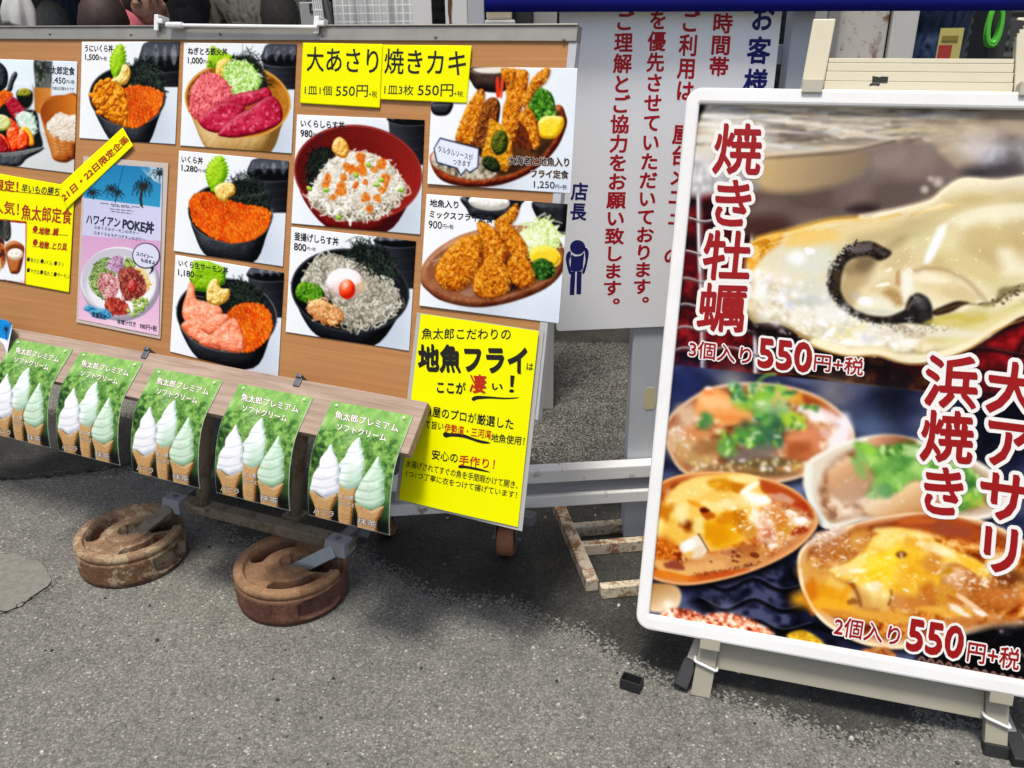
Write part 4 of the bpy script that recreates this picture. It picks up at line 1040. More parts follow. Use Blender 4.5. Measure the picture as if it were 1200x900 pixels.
A.blob([(772, 478), (800, 350), (824, 300), (860, 290), (880, 330), (862, 430), (820, 500)], [(50, 26, 16), (100, 54, 28), (150, 90, 44)], 20, 1.2, 12, .1); A.strands([(780, 470), (830, 300), (875, 330), (830, 490)], 90, 9, 2.4, [(206, 140, 50), (120, 70, 20), (226, 170, 80)], .8)
A.fill([(864, 284), (862, 215), (872, 210), (880, 282)], (200, 70, 40), 1.2); A.fill([(880, 284), (884, 205), (894, 210), (888, 284)], (214, 90, 60), 1.2)
fry(A, [(888, 420), (892, 330), (905, 290), (900, 210), (925, 180), (960, 178), (990, 190), (985, 260), (965, 330), (950, 420), (925, 480), (900, 470)])
fry(A, [(965, 290), (990, 250), (1012, 210), (1060, 172), (1080, 180), (1062, 225), (1020, 262), (1000, 300), (975, 330)])
fry(A, [(890, 215), (885, 178), (915, 172), (940, 178), (935, 220), (910, 236)])
fry(A, [(955, 375), (985, 330), (1012, 352), (1030, 410), (1036, 480), (1010, 492), (990, 430)])
fry(A, [(806, 520), (826, 452), (838, 380), (870, 390), (912, 425), (926, 480), (926, 540), (900, 585), (860, 560), (830, 545)], [(120, 84, 10), (190, 146, 20), (226, 186, 60), (244, 214, 110)])
A.blob([(842, 470), (860, 428), (892, 422), (910, 455), (902, 505), (862, 520)], [(30, 40, 10), (74, 84, 28), (120, 120, 50)], 20, 1.4, 10, .1)
A.blob([(808, 560), (820, 525), (862, 535), (880, 575), (850, 590)], [(10, 16, 8), (34, 44, 22), (64, 76, 44)], 14, 1, 10, .1)
A.fill([(612, 494), (638, 450), (797, 492), (792, 571), (757, 595), (744, 580), (722, 607), (706, 577), (624, 552)], (30, 36, 62), .8, False); A.fill([(616, 494), (640, 456), (792, 496), (788, 568), (757, 588), (743, 575), (722, 599), (709, 572), (628, 548)], (222, 226, 238), .8, False)
I = Ink(A, OFF); J = Ink(A, OFF)
H = Ink(A, OFF*.5); H.line('大海老と地魚入り', (912, 524), (1155, 532), (912, 558), .029, .05); H.line('フライ定食', (1003, 578), (1152, 583), (1003, 610), .029, .05); I.line('大海老と地魚入り', (912, 524), (1155, 532), (912, 558), .029); I.line('フライ定食', (1003, 578), (1152, 583), (1003, 610), .029)
J.line('1,250', (1014, 624), (1097, 628), (1014, 655), .012); J.line('円+税', (1100, 637), (1146, 640), (1100, 656), .004)
I2 = Ink(A, OFF); I2.line('タルタルソースが', (630, 480), (770, 518), (630, 506)); I2.line('つきます', (690, 536), (762, 546), (689, 558))
publish(A, 'menu_card', 'menu card of tall fried prawns on an oval brown plate with a speech bubble', 'menu card', TG, inks=[(H, 'name_halo', ink(206, 190, 178)), (I, 'dish_name', ink(28, 28, 34)), (J, 'price_lettering', ink(28, 28, 34)), (I2, 'bubble_lettering', ink(50, 54, 70))])
# ---- mixed fry
q = [(500, 227.5), (665.4, 239.2), (654.6, 379.2), (491.9, 358.2)]
A = tile(q, 18, .002); A.z(330, 210, 3.4286)
A.blob([(732, 68), (745, 120), (780, 158), (920, 160), (966, 100), (962, 78)], [(20, 22, 26), (54, 57, 62), (110, 112, 116)], 40, .1, 30, .2); A.fill(ell(850, 84, 108, 34, 4), (32, 34, 38), 1); A.blob(ell(835, 92, 84, 34, 4), [(180, 178, 170), (232, 230, 224), (250, 250, 248)], 30, .8, 10, .1)
A.blob([(1012, 88), (1030, 160), (1060, 200), (1150, 215), (1150, 92)], [(10, 10, 12), (28, 29, 32), (66, 68, 72)], 40, .1, 30, .2)
A.glow((820, 510), 150, (176, 182, 194), .5)
pl = [(560, 410), (566, 350), (620, 285), (720, 225), (860, 190), (1000, 190), (1100, 230), (1140, 300), (1130, 370), (1060, 440), (920, 495), (780, 515), (650, 490), (590, 450)]
A.blob(pl, [(60, 28, 16), (134, 84, 58), (184, 138, 106)], 26, .2, 40, .25); A.grad([(578, 400), (620, 310), (740, 240), (900, 205), (1060, 235), (1115, 310), (1080, 390), (920, 460), (760, 482), (640, 455)], (600, 400), (150, 104, 78), (1100, 300), (96, 62, 44)); A.mottle(pl, [(110, 66, 44), (160, 112, 84), (190, 150, 122)], 60, .25)
for t in range(9): A.stroke([(720+t*8, 455-t*3), (760+t*8, 472-t*3)], 2, (190, 190, 186), .7)
A.stroke([(608, 330), (650, 316), (700, 300)], 2.4, (220, 218, 210), .8); A.stroke([(612, 348), (640, 310)], 2.4, (220, 218, 210), .8)
A.fill([(880, 440), (900, 330), (1000, 300), (1030, 380), (960, 440)], (40, 26, 18), 5)
cb = [(940, 240), (970, 205), (1010, 190), (1050, 158), (1095, 185), (1120, 230), (1100, 275), (1040, 290), (990, 305)]
A.blob(cb, [(140, 164, 80), (206, 222, 150), (238, 246, 208)], 50, .8, 16, .05); A.strands(cb, 190, 60, 4, [(226, 238, 186), (244, 250, 224), (186, 208, 126), (250, 252, 240)], .85, bend=.7)
A.blob(ell(1060, 312, 66, 46, 12), [(180, 130, 10), (236, 196, 40), (252, 226, 100)], 26, .2, 20, .3); A.stroke(ell(1060, 312, 60, 41, 12), 5, (250, 236, 170), .8); A.fill(ell(1066, 318, 40, 24, 12), (240, 206, 80), 2)
pb = [(1006, 360), (1020, 325), (1060, 320), (1096, 355), (1090, 390), (1050, 405), (1020, 395)]; A.blob(pb, [(8, 22, 8), (34, 70, 26), (84, 124, 56)], 18, 1.6, 10, .1); A.dots(pb, 110, 3, 6, [(40, 80, 28), (22, 52, 16), (90, 134, 60)], .9, .3)
fry(A, [(862, 170), (905, 132), (945, 98), (952, 135), (925, 180), (900, 190)]); fry(A, [(856, 172), (900, 176), (950, 215), (985, 270), (985, 310), (940, 320), (895, 260)])
fry(A, [(788, 345), (796, 250), (788, 172), (830, 180), (885, 240), (910, 300), (890, 340), (830, 360)])
fry(A, [(618, 378), (640, 320), (690, 262), (740, 230), (800, 235), (808, 330), (770, 400), (720, 445), (665, 442), (632, 420)], R=40)
fry(A, [(772, 440), (780, 385), (820, 335), (862, 310), (905, 350), (922, 420), (895, 465), (830, 480), (790, 470)], [(84, 40, 6), (160, 86, 12), (206, 132, 34), (236, 180, 86)]); fry(A, [(905, 345), (945, 296), (985, 315), (1016, 380), (1010, 420), (965, 438), (930, 415)], [(84, 40, 6), (160, 86, 12), (206, 132, 34), (236, 180, 86)])
I = Ink(A, OFF); J = Ink(A, OFF)
I.line('地魚入り', (598, 80), (712, 88), (596, 110), .029); I.line('ミックスフライ定食', (597, 124), (852, 146), (595, 154), .029)
J.line('900', (592, 166), (645, 170), (591, 196), .010); J.line('円+税', (648, 179), (692, 183), (648, 198), .004)
publish(A, 'menu_card', 'menu card of golden mixed fry with lemon on an oval plate', 'menu card', TG, inks=[(I, 'dish_name', ink(28, 28, 34)), (J, 'price_lettering', ink(28, 28, 34))])
# ---- set meal at the left edge
q = [(-55, 67.5), (91, 72.3), (86.9, 203.3), (-58, 186)]
A = tile(q, 19); A.z(0, 60, 5.627)
A.grad([(-350, 40), (515, 66), (490, 810), (-350, 720)], (100, 100), (226, 236, 246), (400, 760), (206, 208, 206), smooth=False)
A.blob([(-60, 60), (10, 80), (50, 130), (55, 200), (30, 250), (-60, 280)], [(8, 8, 10), (34, 36, 40), (92, 96, 104)], 40, .1, 30, .3)
for t in range(4): A.stroke([(-30, 120+t*30), (20, 125+t*32), (46, 118+t*34)], 3, (100, 104, 110), .5)
A.blob([(60, 215), (80, 160), (105, 135), (118, 160), (95, 210), (80, 262), (50, 262)], [(10, 10, 12), (36, 38, 42), (90, 94, 100)], 18, .1, 20, .3)
A.grad([(228, 60), (350, 66), (342, 240), (300, 272), (235, 240)], (228, 100), (62, 68, 64), (350, 200), (110, 112, 108), 1, False); A.mottle([(230, 62), (300, 62), (300, 200), (260, 230), (236, 200)], [(20, 28, 20), (70, 76, 66), (150, 152, 146)], 20, .7)
A.grad([(226, 240), (342, 245), (338, 330), (285, 420), (232, 400)], (226, 300), (176, 116, 58), (340, 300), (206, 150, 84), 1, False)
for yy in range(255, 400, 12): A.stroke([(228, yy), (285, yy+12), (338, yy-2)], 2, (140, 84, 36), .5)
A.blob([(100, 230), (110, 200), (200, 205), (224, 235), (222, 300), (205, 350), (125, 330)], [(150, 156, 160), (214, 222, 228), (240, 246, 250)], 20, .1, 20, .4, a=.75)
A.fill([(112, 300), (120, 262), (165, 250), (215, 270), (215, 340), (180, 380), (130, 350)], (20, 26, 18), 2); A.blob([(118, 295), (135, 252), (170, 245), (210, 272), (190, 300)], [(40, 50, 10), (130, 130, 40), (206, 196, 96)], 14, 1.4, 9, .2)
A.fill([(-60, 300), (60, 330), (150, 380), (240, 400), (262, 520), (275, 640), (120, 665), (-60, 680)], (26, 28, 28), 2)
roe(A, [(-40, 340), (-10, 278), (40, 262), (85, 285), (70, 330), (20, 350), (-20, 390)], 8, 130)
A.blob([(40, 350), (70, 300), (110, 315), (150, 360), (172, 395), (110, 445), (80, 430)], [(70, 4, 18), (140, 22, 40), (190, 70, 80)], 16, .4, 20, .3)
A.blob([(60, 440), (110, 470), (140, 520), (90, 540), (40, 510)], [(130, 20, 8), (196, 60, 30), (230, 120, 80)], 18, .6, 14, .3)
dk = [(105, 450), (140, 400), (185, 400), (225, 430), (240, 520), (205, 560), (160, 530)]; A.blob(dk, [(120, 150, 130), (196, 216, 200), (236, 246, 238)], 40, .8, 14, .1); A.strands(dk, 120, 44, 3.4, [(226, 240, 230), (246, 252, 248), (170, 196, 176)], .85)
A.blob([(-60, 470), (-10, 420), (50, 430), (75, 480), (40, 520), (-20, 520)], [(140, 150, 70), (206, 208, 146), (236, 238, 200)], 20, 1, 10, .2)
A.blob([(120, 540), (160, 495), (205, 530), (228, 600), (205, 625), (150, 600)], [(170, 110, 10), (232, 176, 50), (250, 214, 120)], 18, .4, 18, .4)
for P in ([(45, 560), (60, 510), (110, 505), (130, 560), (120, 640), (80, 662)], [(118, 560), (150, 520), (190, 560), (185, 625), (120, 650)], [(-60, 580), (10, 545), (60, 600), (70, 655), (0, 670)]):
    A.blob(P, [(120, 10, 4), (196, 50, 16), (232, 96, 40), (246, 170, 130)], 20, .5, 20, .5)
A.blob([(-60, 560), (-10, 550), (40, 600), (50, 660), (-60, 670)], [(70, 4, 14), (140, 20, 30), (190, 70, 76)], 16, .4, 20, .3)
A.blob([(-80, 668), (60, 672), (276, 634), (270, 660), (180, 708), (110, 762), (-80, 745)], [(22, 24, 26), (60, 64, 66), (110, 114, 116)], 26, .2, 30, .2); A.stroke([(-80, 674), (80, 668), (276, 634)], 5, (180, 184, 186), .9)
bw = [(262, 400), (275, 340), (330, 300), (420, 290), (512, 305), (512, 660), (470, 720), (420, 735), (352, 712), (330, 640)]
A.blob(bw, [(90, 44, 16), (164, 98, 48), (206, 146, 84)], 60, .2, 30, .2, L=(-.6, -.2, .75)); A.grad([(272, 420), (285, 350), (340, 312), (420, 302), (512, 312), (512, 590), (420, 590), (330, 540)], (280, 350), (140, 78, 30), (500, 340), (198, 130, 62))
for t in range(6): A.stroke([(282+t*12, 540+t*26), (380, 606+t*22), (512, 606+t*20)], 3, (112, 58, 24), .55)
rc_ = [(308, 500), (335, 450), (395, 405), (450, 425), (512, 430), (512, 580), (430, 592), (350, 562)]; A.blob(rc_, [(170, 140, 110), (232, 220, 200), (250, 246, 238)], 40, 1.6, 12, .1); A.dots(rc_, 300, 4, 7, [(246, 240, 228), (228, 214, 194), (254, 252, 246)], .8, .3, .2)
I = Ink(A, OFF); J = Ink(A, OFF)
I.line('魚太郎定食', (300, 96), (494, 106), (300, 148), .029); J.line('1,450', (336, 168), (434, 176), (336, 214), .012); J.line('円+税', (440, 188), (492, 192), (440, 214)); J.line('内容は日替わりです', (348, 232), (490, 240), (348, 254))
publish(A, 'menu_card', 'set meal menu card with a sashimi boat and rice in a wooden tub', 'menu card', TG, inks=[(I, 'dish_name', ink(28, 28, 34)), (J, 'price_lettering', ink(28, 28, 34))])
# ------------------------------------------------------------------ yellow price cards, notices and flyers on the board
YEL = (250, 236, 12)
def ysheet(q, W, H, w, seed, base=YEL):
    A = new_sheet(q, W, H, BOARD, w, base, seed); return A
K = ink(34, 30, 22); RED = ink(186, 28, 20)
for q, w, big, b3, p1, p3, sm, lab in (
    ([(355.7, 50.4), (448.7, 51.9), (445.2, 126.8), (351.9, 121)], .003, ('大あさり', (104, 86), (390, 92), (103, 183)), None, ('1皿1個', (95, 240), (203, 243), (94, 277)), ('550円', (220, 240), (349, 240), (218, 286)), ('+税', (352, 262), (385, 264), (352, 288)), 'yellow price card for large clams, left of the two side by side'),
    ([(448.7, 52.5), (553.1, 53.9), (547.3, 121), (445.8, 116.6)], .0042, ('焼きカキ', (416, 92), (746, 100), (413, 192)), None, ('1皿3枚', (414, 236), (532, 240), (413, 276)), ('550円', (550, 236), (692, 236), (548, 284)), ('+税', (694, 262), (730, 264), (694, 284)), 'yellow price card for grilled oysters, right of the two side by side')):
    A = ysheet(q, 60, 48, w, 21); A.z(330, 30, 3.4286)
    I = Ink(A, OFF)
    I.line(big[0], *big[1:], .012); I.line(p1[0], *p1[1:], .004); I.line(p3[0], *p3[1:], .006); I.line(sm[0], *sm[1:], 0)
    publish(A, 'price_card', lab, 'price card', 'yellow price cards at the top of the board', inks=[(I, 'lettering', K)], grain=.006)
# big hand-brushed yellow notice hanging over the lower right corner
q = [(494.3, 367.3), (632.7, 387.7), (607.3, 617.3), (468.3, 585)]
A = ysheet(q, 80, 120, .0045, 23); A.rip = .0022; A.t3 = flat3(A, BOARD, .0045); A.z(460, 360, 6.428)
fl = empty('fry_notice', BOARD.pt(1.06, .7, .004), 'tall yellow notice with black and red brush writing at the lower right of the board', 'notice')
me = sheet_mesh(A, 'paper', None, grain=.006); put('paper', me, GLOSS, fl)
LAM = [BOARD.uv(p, .0036) for p in ((489, 366), (637.5, 388), (612, 622.5), (463.5, 586.5))]
k = N('laminate_film'); k.set((.42, .41, .38), .18, 0, .5); 
MB().prism(BOARD, LAM, .0030, .0042).build('laminate_margin', MATS['laminate_film'], fl)
I, J = Ink(A, OFF), Ink(A, OFF)
I.line('魚太郎こだわりの', (230, 158), (902, 160), (226, 240), 0, nib=.018)
# the line runs slightly down to the right on the sheet itself, as printed
I.line('地魚フライ', (205, 285), (1020, 300), (200, 478), .018, nib=.034); I.line('は', (1022, 418), (1070, 422), (1018, 470), .02)
I.line('ここが', (344, 556), (560, 566), (340, 640), .012, nib=.03); J.line('凄', (596, 505), (718, 510), (590, 640), .01, nib=.022); I.line('い', (762, 572), (840, 576), (760, 618), .03); I.line('！', (897, 512), (930, 514), (890, 638), .012)
I.poly([(604, 690), (618, 672), (660, 664), (760, 670), (860, 678), (955, 676), (945, 684), (860, 690), (740, 686), (650, 692), (622, 704)])
A.z(460, 460, 5.6222)
I.line('魚屋のプロが厳選した', (213, 80), (806, 172), (208, 148), 0, nib=.024)
I.line('て旨い', (222, 180), (344, 196), (216, 232), .02); J.line('伊勢湾・三河湾', (350, 200), (660, 246), (345, 258), 0, nib=.024); I.line('地魚使用！', (662, 264), (878, 290), (655, 320), .02)
I.poly([(338, 276), (350, 258), (380, 264), (470, 270), (560, 302), (640, 322), (650, 332), (590, 330), (480, 296), (400, 288), (356, 294)])
I.line('安心の', (268, 372), (440, 398), (262, 436), 0, nib=.024); J.line('手作り！', (450, 408), (684, 436), (442, 474), 0, nib=.024)
I.poly([(440, 488), (452, 474), (500, 480), (580, 496), (640, 516), (645, 523), (580, 512), (490, 496), (456, 496)])
I.line('水揚げされてすぐの魚を手間暇かけて開き、', (96, 440), (834, 584), (88, 488), .012)
I.line('1つ1つ丁寧に衣をつけて揚げています！', (98, 508), (826, 650), (92, 552), .012)
I.build('black_lettering', K, fl); J.build('red_lettering', ink(200, 40, 10), fl)
# limited-day flyer at the left edge
q = [(-70, 191.5), (88, 219), (81.2, 342.7), (-75, 314)]
A = ysheet(q, 150, 120, .0022, 24); A.z(0, 170, 5)
A.fill([(-200, 415), (158, 448), (152, 823), (-200, 770)], (140, 24, 24), .6, False); A.fill([(-200, 428), (153, 460), (147, 810), (-200, 756)], (232, 234, 236), .6, False)
A.grad([(-10, 440), (30, 446), (24, 720), (-10, 716)], (0, 440), (40, 42, 44), (0, 700), (120, 130, 120), smooth=False)
A.mottle([(-60, 540), (20, 560), (30, 700), (-60, 740)], [(30, 30, 32), (160, 60, 30), (210, 190, 130)], 30, .9)
A.blob([(22, 446), (60, 450), (64, 540), (30, 560)], [(20, 24, 20), (60, 60, 54), (110, 108, 100)], 12, 1, 12, .1)
A.blob([(32, 620), (40, 580), (80, 560), (130, 580), (144, 620), (120, 740), (80, 755), (58, 735)], [(90, 44, 16), (164, 98, 56), (206, 146, 96)], 30, .2, 20, .2)
A.fill(ell(90, 612, 50, 32), (120, 66, 34), 2); A.blob(ell(92, 640, 46, 34), [(190, 170, 150), (236, 228, 216), (252, 248, 244)], 20, 1.6, 10, .1)
A.strands([(-40, 790), (140, 800), (140, 806), (-40, 796)], 12, 26, 3, [(60, 60, 64)], .6, ang=.05, spread=.05)
I, J = Ink(A, OFF), Ink(A, OFF)
J.line('限定！', (-30, 198), (108, 212), (-32, 264), .03); I.line('早いもの勝ち', (128, 228), (350, 250), (126, 276), .02, shear=.15)
J.line('人気！', (-40, 318), (112, 338), (-42, 395), .02); J.line('魚太郎定食', (130, 348), (424, 376), (126, 436), .025)
for (t, a, b, c) in (('地物  鯛', (230, 480), (346, 488), (228, 524)), ('地物  とり貝', (230, 560), (394, 576), (228, 604))): J.line(t, a, b, c, .03, shear=.2)
J.poly([(190, 512), (300, 520), (400, 528), (400, 531), (300, 523), (190, 515)], False); J.poly([(190, 592), (300, 602), (400, 612), (400, 615), (300, 605), (190, 595)], False)
J.poly([(0, 262), (355, 296), (355, 299), (0, 265)], False)
for (x, y, r) in ((208, 492, 14), (208, 570, 14)): J.poly(ell(x, y, r, r*1.4, 12, 16))
for (x, y) in ((168, 670), (248, 681), (328, 693), (168, 733), (246, 745), (326, 757)): I.poly(ell(x, y, 9, 13, 10, 14))
for (t, a, b, c) in (('赤エビ', (180, 660), (234, 668), (180, 686)), ('いくら', (258, 672), (306, 680), (258, 697)), ('ブリ', (340, 682), (374, 688), (340, 706)), ('マグロ', (180, 724), (232, 732), (180, 750)), ('茹たこ', (260, 736), (312, 744), (260, 762)), ('サーモン', (338, 748), (410, 760), (338, 772))): I.line(t, a, b, c, .0)
I3 = Ink(A, OFF); I3.column('はじめての方はまず一度', (100, 462), (124, 464), (96, 560), (120, 562)) if False else None
publish(A, 'flyer', 'yellow flyer with red lettering below the set meal card', 'flyer', inks=[(I, 'black_lettering', ink(48, 34, 20)), (J, 'red_lettering', ink(176, 40, 8))], grain=.006)
# slanted date strip
q = [(70.2, 217.5), (144, 149.5), (156.5, 171), (78.5, 245)]
A = ysheet(q, 90, 26, .0052, 25); A.z(0, 0, 3.4286)
I = Ink(A, OFF); I.line('21日・22日限定企画', (246, 785), (500, 545), (262, 812), .03)
publish(A, 'date_strip', 'slanted yellow paper strip with red date lettering between two flyers', 'strip', inks=[(I, 'lettering', ink(178, 30, 8))], grain=.006)

# ---- poke bowl flyer
def poke_art(A):
    A.grad([(70, 60), (475, 70), (440, 880), (40, 800)], (80, 60), (205, 208, 240), (440, 400), (216, 216, 246), smooth=False)
    sk = [(88, 30), (452, 66), (442, 258), (78, 212)]
    A.grad(sk, (260, 40), (24, 128, 190), (260, 250), (40, 160, 212), smooth=False)
    A.mottle([(340, 50), (452, 60), (450, 140), (400, 120)], [(60, 150, 200), (200, 220, 230), (240, 244, 246)], 40, .8)
    for a, b in (((200, 60), (100, 190)), ((268, 60), (226, 230))): A.stroke([a, b], 2.6, (14, 40, 60), .9)
    def palm(x, y, r, n):
        for t in range(n):
            th = 2*math.pi*t/n+.2; L = r*(.7+.5*A.rs.rand()); dx, dy = math.cos(th)*L, math.sin(th)*L*.8
            A.stroke([(x, y), (x+dx*.6, y+dy*.6-r*.18), (x+dx, y+dy+r*.16)], 6, (20, 34, 44), .95, taper=True)
            for q_ in (.45, .65, .85): A.stroke([(x+dx*q_, y+dy*q_-r*.1), (x+dx*q_+A.rs.randn()*7, y+dy*q_+r*.22)], 2.2, (20, 34, 44), .8)
        A.fill(ell(x, y, r*.25, r*.25), (40, 36, 32), 1.5)
    palm(362, 160, 66, 16); palm(210, 172, 40, 10); palm(240, 190, 30, 8); palm(120, 190, 38, 10); palm(440, 96, 44, 9)
    A.stroke([(358, 170), (350, 215), (354, 250)], 14, (48, 42, 38), .95); A.stroke([(240, 190), (228, 235)], 4, (30, 38, 44), .9)
    A.grad([(70, 392), (462, 420), (436, 872), (46, 798)], (250, 400), (226, 168, 212), (250, 850), (246, 196, 226), smooth=False)
    A.grad([(296, 412), (462, 424), (452, 640), (350, 600)], (300, 420), (224, 160, 206), (450, 560), (214, 178, 226), smooth=False, a=.6)
    A.glow((250, 800), 110, (252, 224, 240), .6)
    A.blob(ell(252, 625, 192, 178, 12), [(160, 150, 170), (226, 222, 232), (250, 250, 252)], 40, .05, 50, .1); A.blob(ell(245, 610, 178, 155, 10), [(206, 202, 214), (240, 238, 244), (252, 252, 254)], 90, .05, 40, 0, L=(.4, .5, .7))
    def heap(P, cols, n, w=5, l=22): A.fill(P, cols[0], 3); A.mottle(P, cols, 16, .7); A.strands(P, n, l, w, cols, .9, bend=.9)
    heap([(105, 620), (120, 550), (165, 505), (215, 510), (240, 560), (200, 620), (190, 690), (130, 670)], [(90, 130, 40), (150, 184, 84), (196, 216, 140), (60, 96, 30)], 170)
    heap([(190, 530), (240, 490), (270, 520), (250, 570), (210, 560)], [(190, 140, 190), (224, 190, 220), (150, 90, 130)], 40)
    heap([(300, 560), (360, 560), (392, 610), (380, 660), (320, 640)], [(226, 180, 60), (244, 214, 120), (250, 236, 180)], 70)
    heap([(270, 540), (290, 505), (320, 530), (300, 560)], [(60, 100, 30), (120, 160, 60), (190, 210, 110)], 40, 6, 14)
    heap([(240, 580), (290, 545), (350, 580), (375, 650), (330, 700), (270, 690)], [(110, 24, 20), (176, 60, 44), (206, 110, 84), (140, 40, 30)], 120, 6)
    A.blob([(290, 620), (310, 600), (332, 625), (325, 665), (300, 668), (286, 645)], [(130, 8, 8), (190, 24, 20), (226, 80, 70)], 14, .4, 12, .5)
    heap([(150, 640), (160, 590), (200, 575), (236, 610), (238, 660), (190, 690)], [(206, 120, 126), (238, 176, 174), (170, 50, 60), (248, 214, 210)], 130)
    heap([(180, 720), (220, 690), (280, 720), (290, 765), (230, 770), (190, 750)], [(140, 20, 12), (190, 46, 30), (220, 90, 66)], 80, 8, 16)
    for p in A.pick([(290, 750), (300, 700), (360, 690), (385, 710), (350, 760), (310, 775)], 26): A.blob(ell(p[0], p[1], 12, 9, A.rs.rand()*90, 8), [(90, 130, 30), (166, 196, 80), (210, 226, 140)], 6, .4, 8, .2)
    A.blob([(75, 745), (95, 725), (140, 740), (180, 745), (205, 765), (200, 790), (150, 790), (120, 780), (100, 760)], [(20, 110, 170), (40, 150, 206), (110, 196, 226)], 10, 1.2, 22, 0, f=3)
    A.fill(ell(376, 490, 67, 62, 8), (20, 22, 36), .8); A.fill([(398, 540), (412, 545), (408, 565), (388, 580), (400, 560)], (20, 22, 36), .8); A.fill(ell(375, 489, 62, 57, 8), (226, 226, 248), .8)
def poke_ink(A, parent):
    I = Ink(A, OFF)
    I.line('ハワイアンPOKE丼', (90, 290), (414, 330), (88, 322), .028) if False else None
    I.line('ハワイアン', (92, 292), (252, 310), (88, 334), .03); I.line('POKE丼', (266, 308), (414, 330), (262, 362), .045)
    I.line('①まぐろ＆サーモンのポケー', (128, 344), (342, 374), (126, 360), 0); I.line('②まぐろ＆モチコチキンのポケー', (126, 370), (374, 406), (124, 386), 0)
    I.line('味噌汁付き', (238, 792), (326, 806), (236, 816), .02); I.line('980円+税', (346, 812), (426, 826), (345, 838), .02)
    I.line('スパイシー', (330, 470), (410, 488), (328, 488), .03); I.line('も出るよ！', (352, 500), (428, 516), (350, 518), .03)
    I.line('数量限定', (116, 756), (184, 772), (114, 782), .02)
    I.line('南国の味わいをどうぞお楽しみください', (150, 233), (364, 254), (150, 239), 0) if False else None
    for (a, b) in (((146, 234), (366, 258)), ((206, 248), (306, 258)), ((196, 262), (316, 274)), ((204, 274), (306, 286))):
        n = 22
        for t in range(n):
            if (t*7) % 5 == 0: continue
            x0 = a[0]+(b[0]-a[0])*t/n; y0 = a[1]+(b[1]-a[1])*t/n; x1 = a[0]+(b[0]-a[0])*(t+.7)/n
            I.poly([(x0, y0), (x1, y0+.5), (x1, y0+4.5), (x0, y0+4)], False)
    I.build('lettering', ink(40, 44, 70), parent)
q = [(101.5, 191), (191, 196.8), (186.5, 393), (92, 374)]
pf = empty('poke_flyer', BOARD.pt(.14, .46, .002), 'laminated pink and blue flyer with palm trees and a poke bowl', 'flyer')
A = new_sheet(q, 150, 270, BOARD, .0036, (216, 216, 246), 31); A.z(80, 180, 4.0909); poke_art(A)
put('paper', sheet_mesh(A, 'paper', None, vivid=(1.0, .9)), GLOSS, pf); poke_ink(A, pf)
k = N('pouch_film'); k.set((.52, .44, .38), .15, 0, .5)
LAM = [BOARD.uv(p, .0022) for p in ((98.3, 183.2), (197.6, 191.2), (188.2, 397.2), (89.8, 377.5))]
MB().prism(BOARD, LAM, .0016, .0032).build('laminate_margin', MATS['pouch_film'], pf)
# ---- a second poke flyer curling off the ledge at the left edge
_p0 = PLANK.uv((4, 372)); 
def curl3(Pc, W, H):
    s_, t_ = Pc[:, 0]/(W-1), Pc[:, 1]/(H-1); L_ = .150*t_
    out = .004+.055*np.sin(t_*1.5)-.006*np.sin(t_*3); dn = -.010+.125*t_
    u = U0+.145*s_*1.0
    B0 = BOARD.pt(0, .676, .034)
    lift = .018*np.clip(s_-.55, 0, 1)**2/.2
    return B0[None]+BOARD.ex[None]*u[:, None]+OUT[None]*(out+lift)[:, None]+np.array([0, 0, -1.0])[None]*dn[:, None]
_u1 = BOARD.uv((25, 374), .034)[0]; U0 = _u1-.145
cw, chh = 110, 120
q = [(-41, 362), (25, 374), (4, 455), (-62, 440)]
A = Art(q, cw, chh, (226, 230, 240), 32); A.midp = (0, 400); _cl = lambda Pc, off: curl3(Pc, cw, chh)+(-np.cross(BOARD.ex, [0, 0, -1.0])*0+OUT*off)
A.t3 = _cl; A.z(0, 340, 4.5)
A.fill([(-260, 60), (114, 118), (60, 262), (-300, 210)], (20, 132, 186), .6, False); A.mottle([(60, 120), (106, 140), (100, 170), (76, 150)], [(60, 150, 200), (220, 230, 236), (240, 244, 246)], 20, .7)
for (x, y, r) in ((30, 195, 42), (-60, 180, 40), (92, 150, 26)):
    for t in range(14):
        th = 2*math.pi*t/14; A.stroke([(x, y), (x+math.cos(th)*r*.6, y+math.sin(th)*r*.5-6), (x+math.cos(th)*r, y+math.sin(th)*r*.85+4)], 5, (14, 28, 40), .95, taper=True)
A.stroke([(28, 195), (36, 250)], 9, (30, 34, 40), .95)
cu = put('curled_flyer', sheet_mesh(A, 'curled_flyer', None), GLOSS); cu.modifiers.new('t', 'SOLIDIFY').thickness = .0008
tag(cu, 'small blue flyer with a palm tree curling over the plank at the left edge', 'flyer')

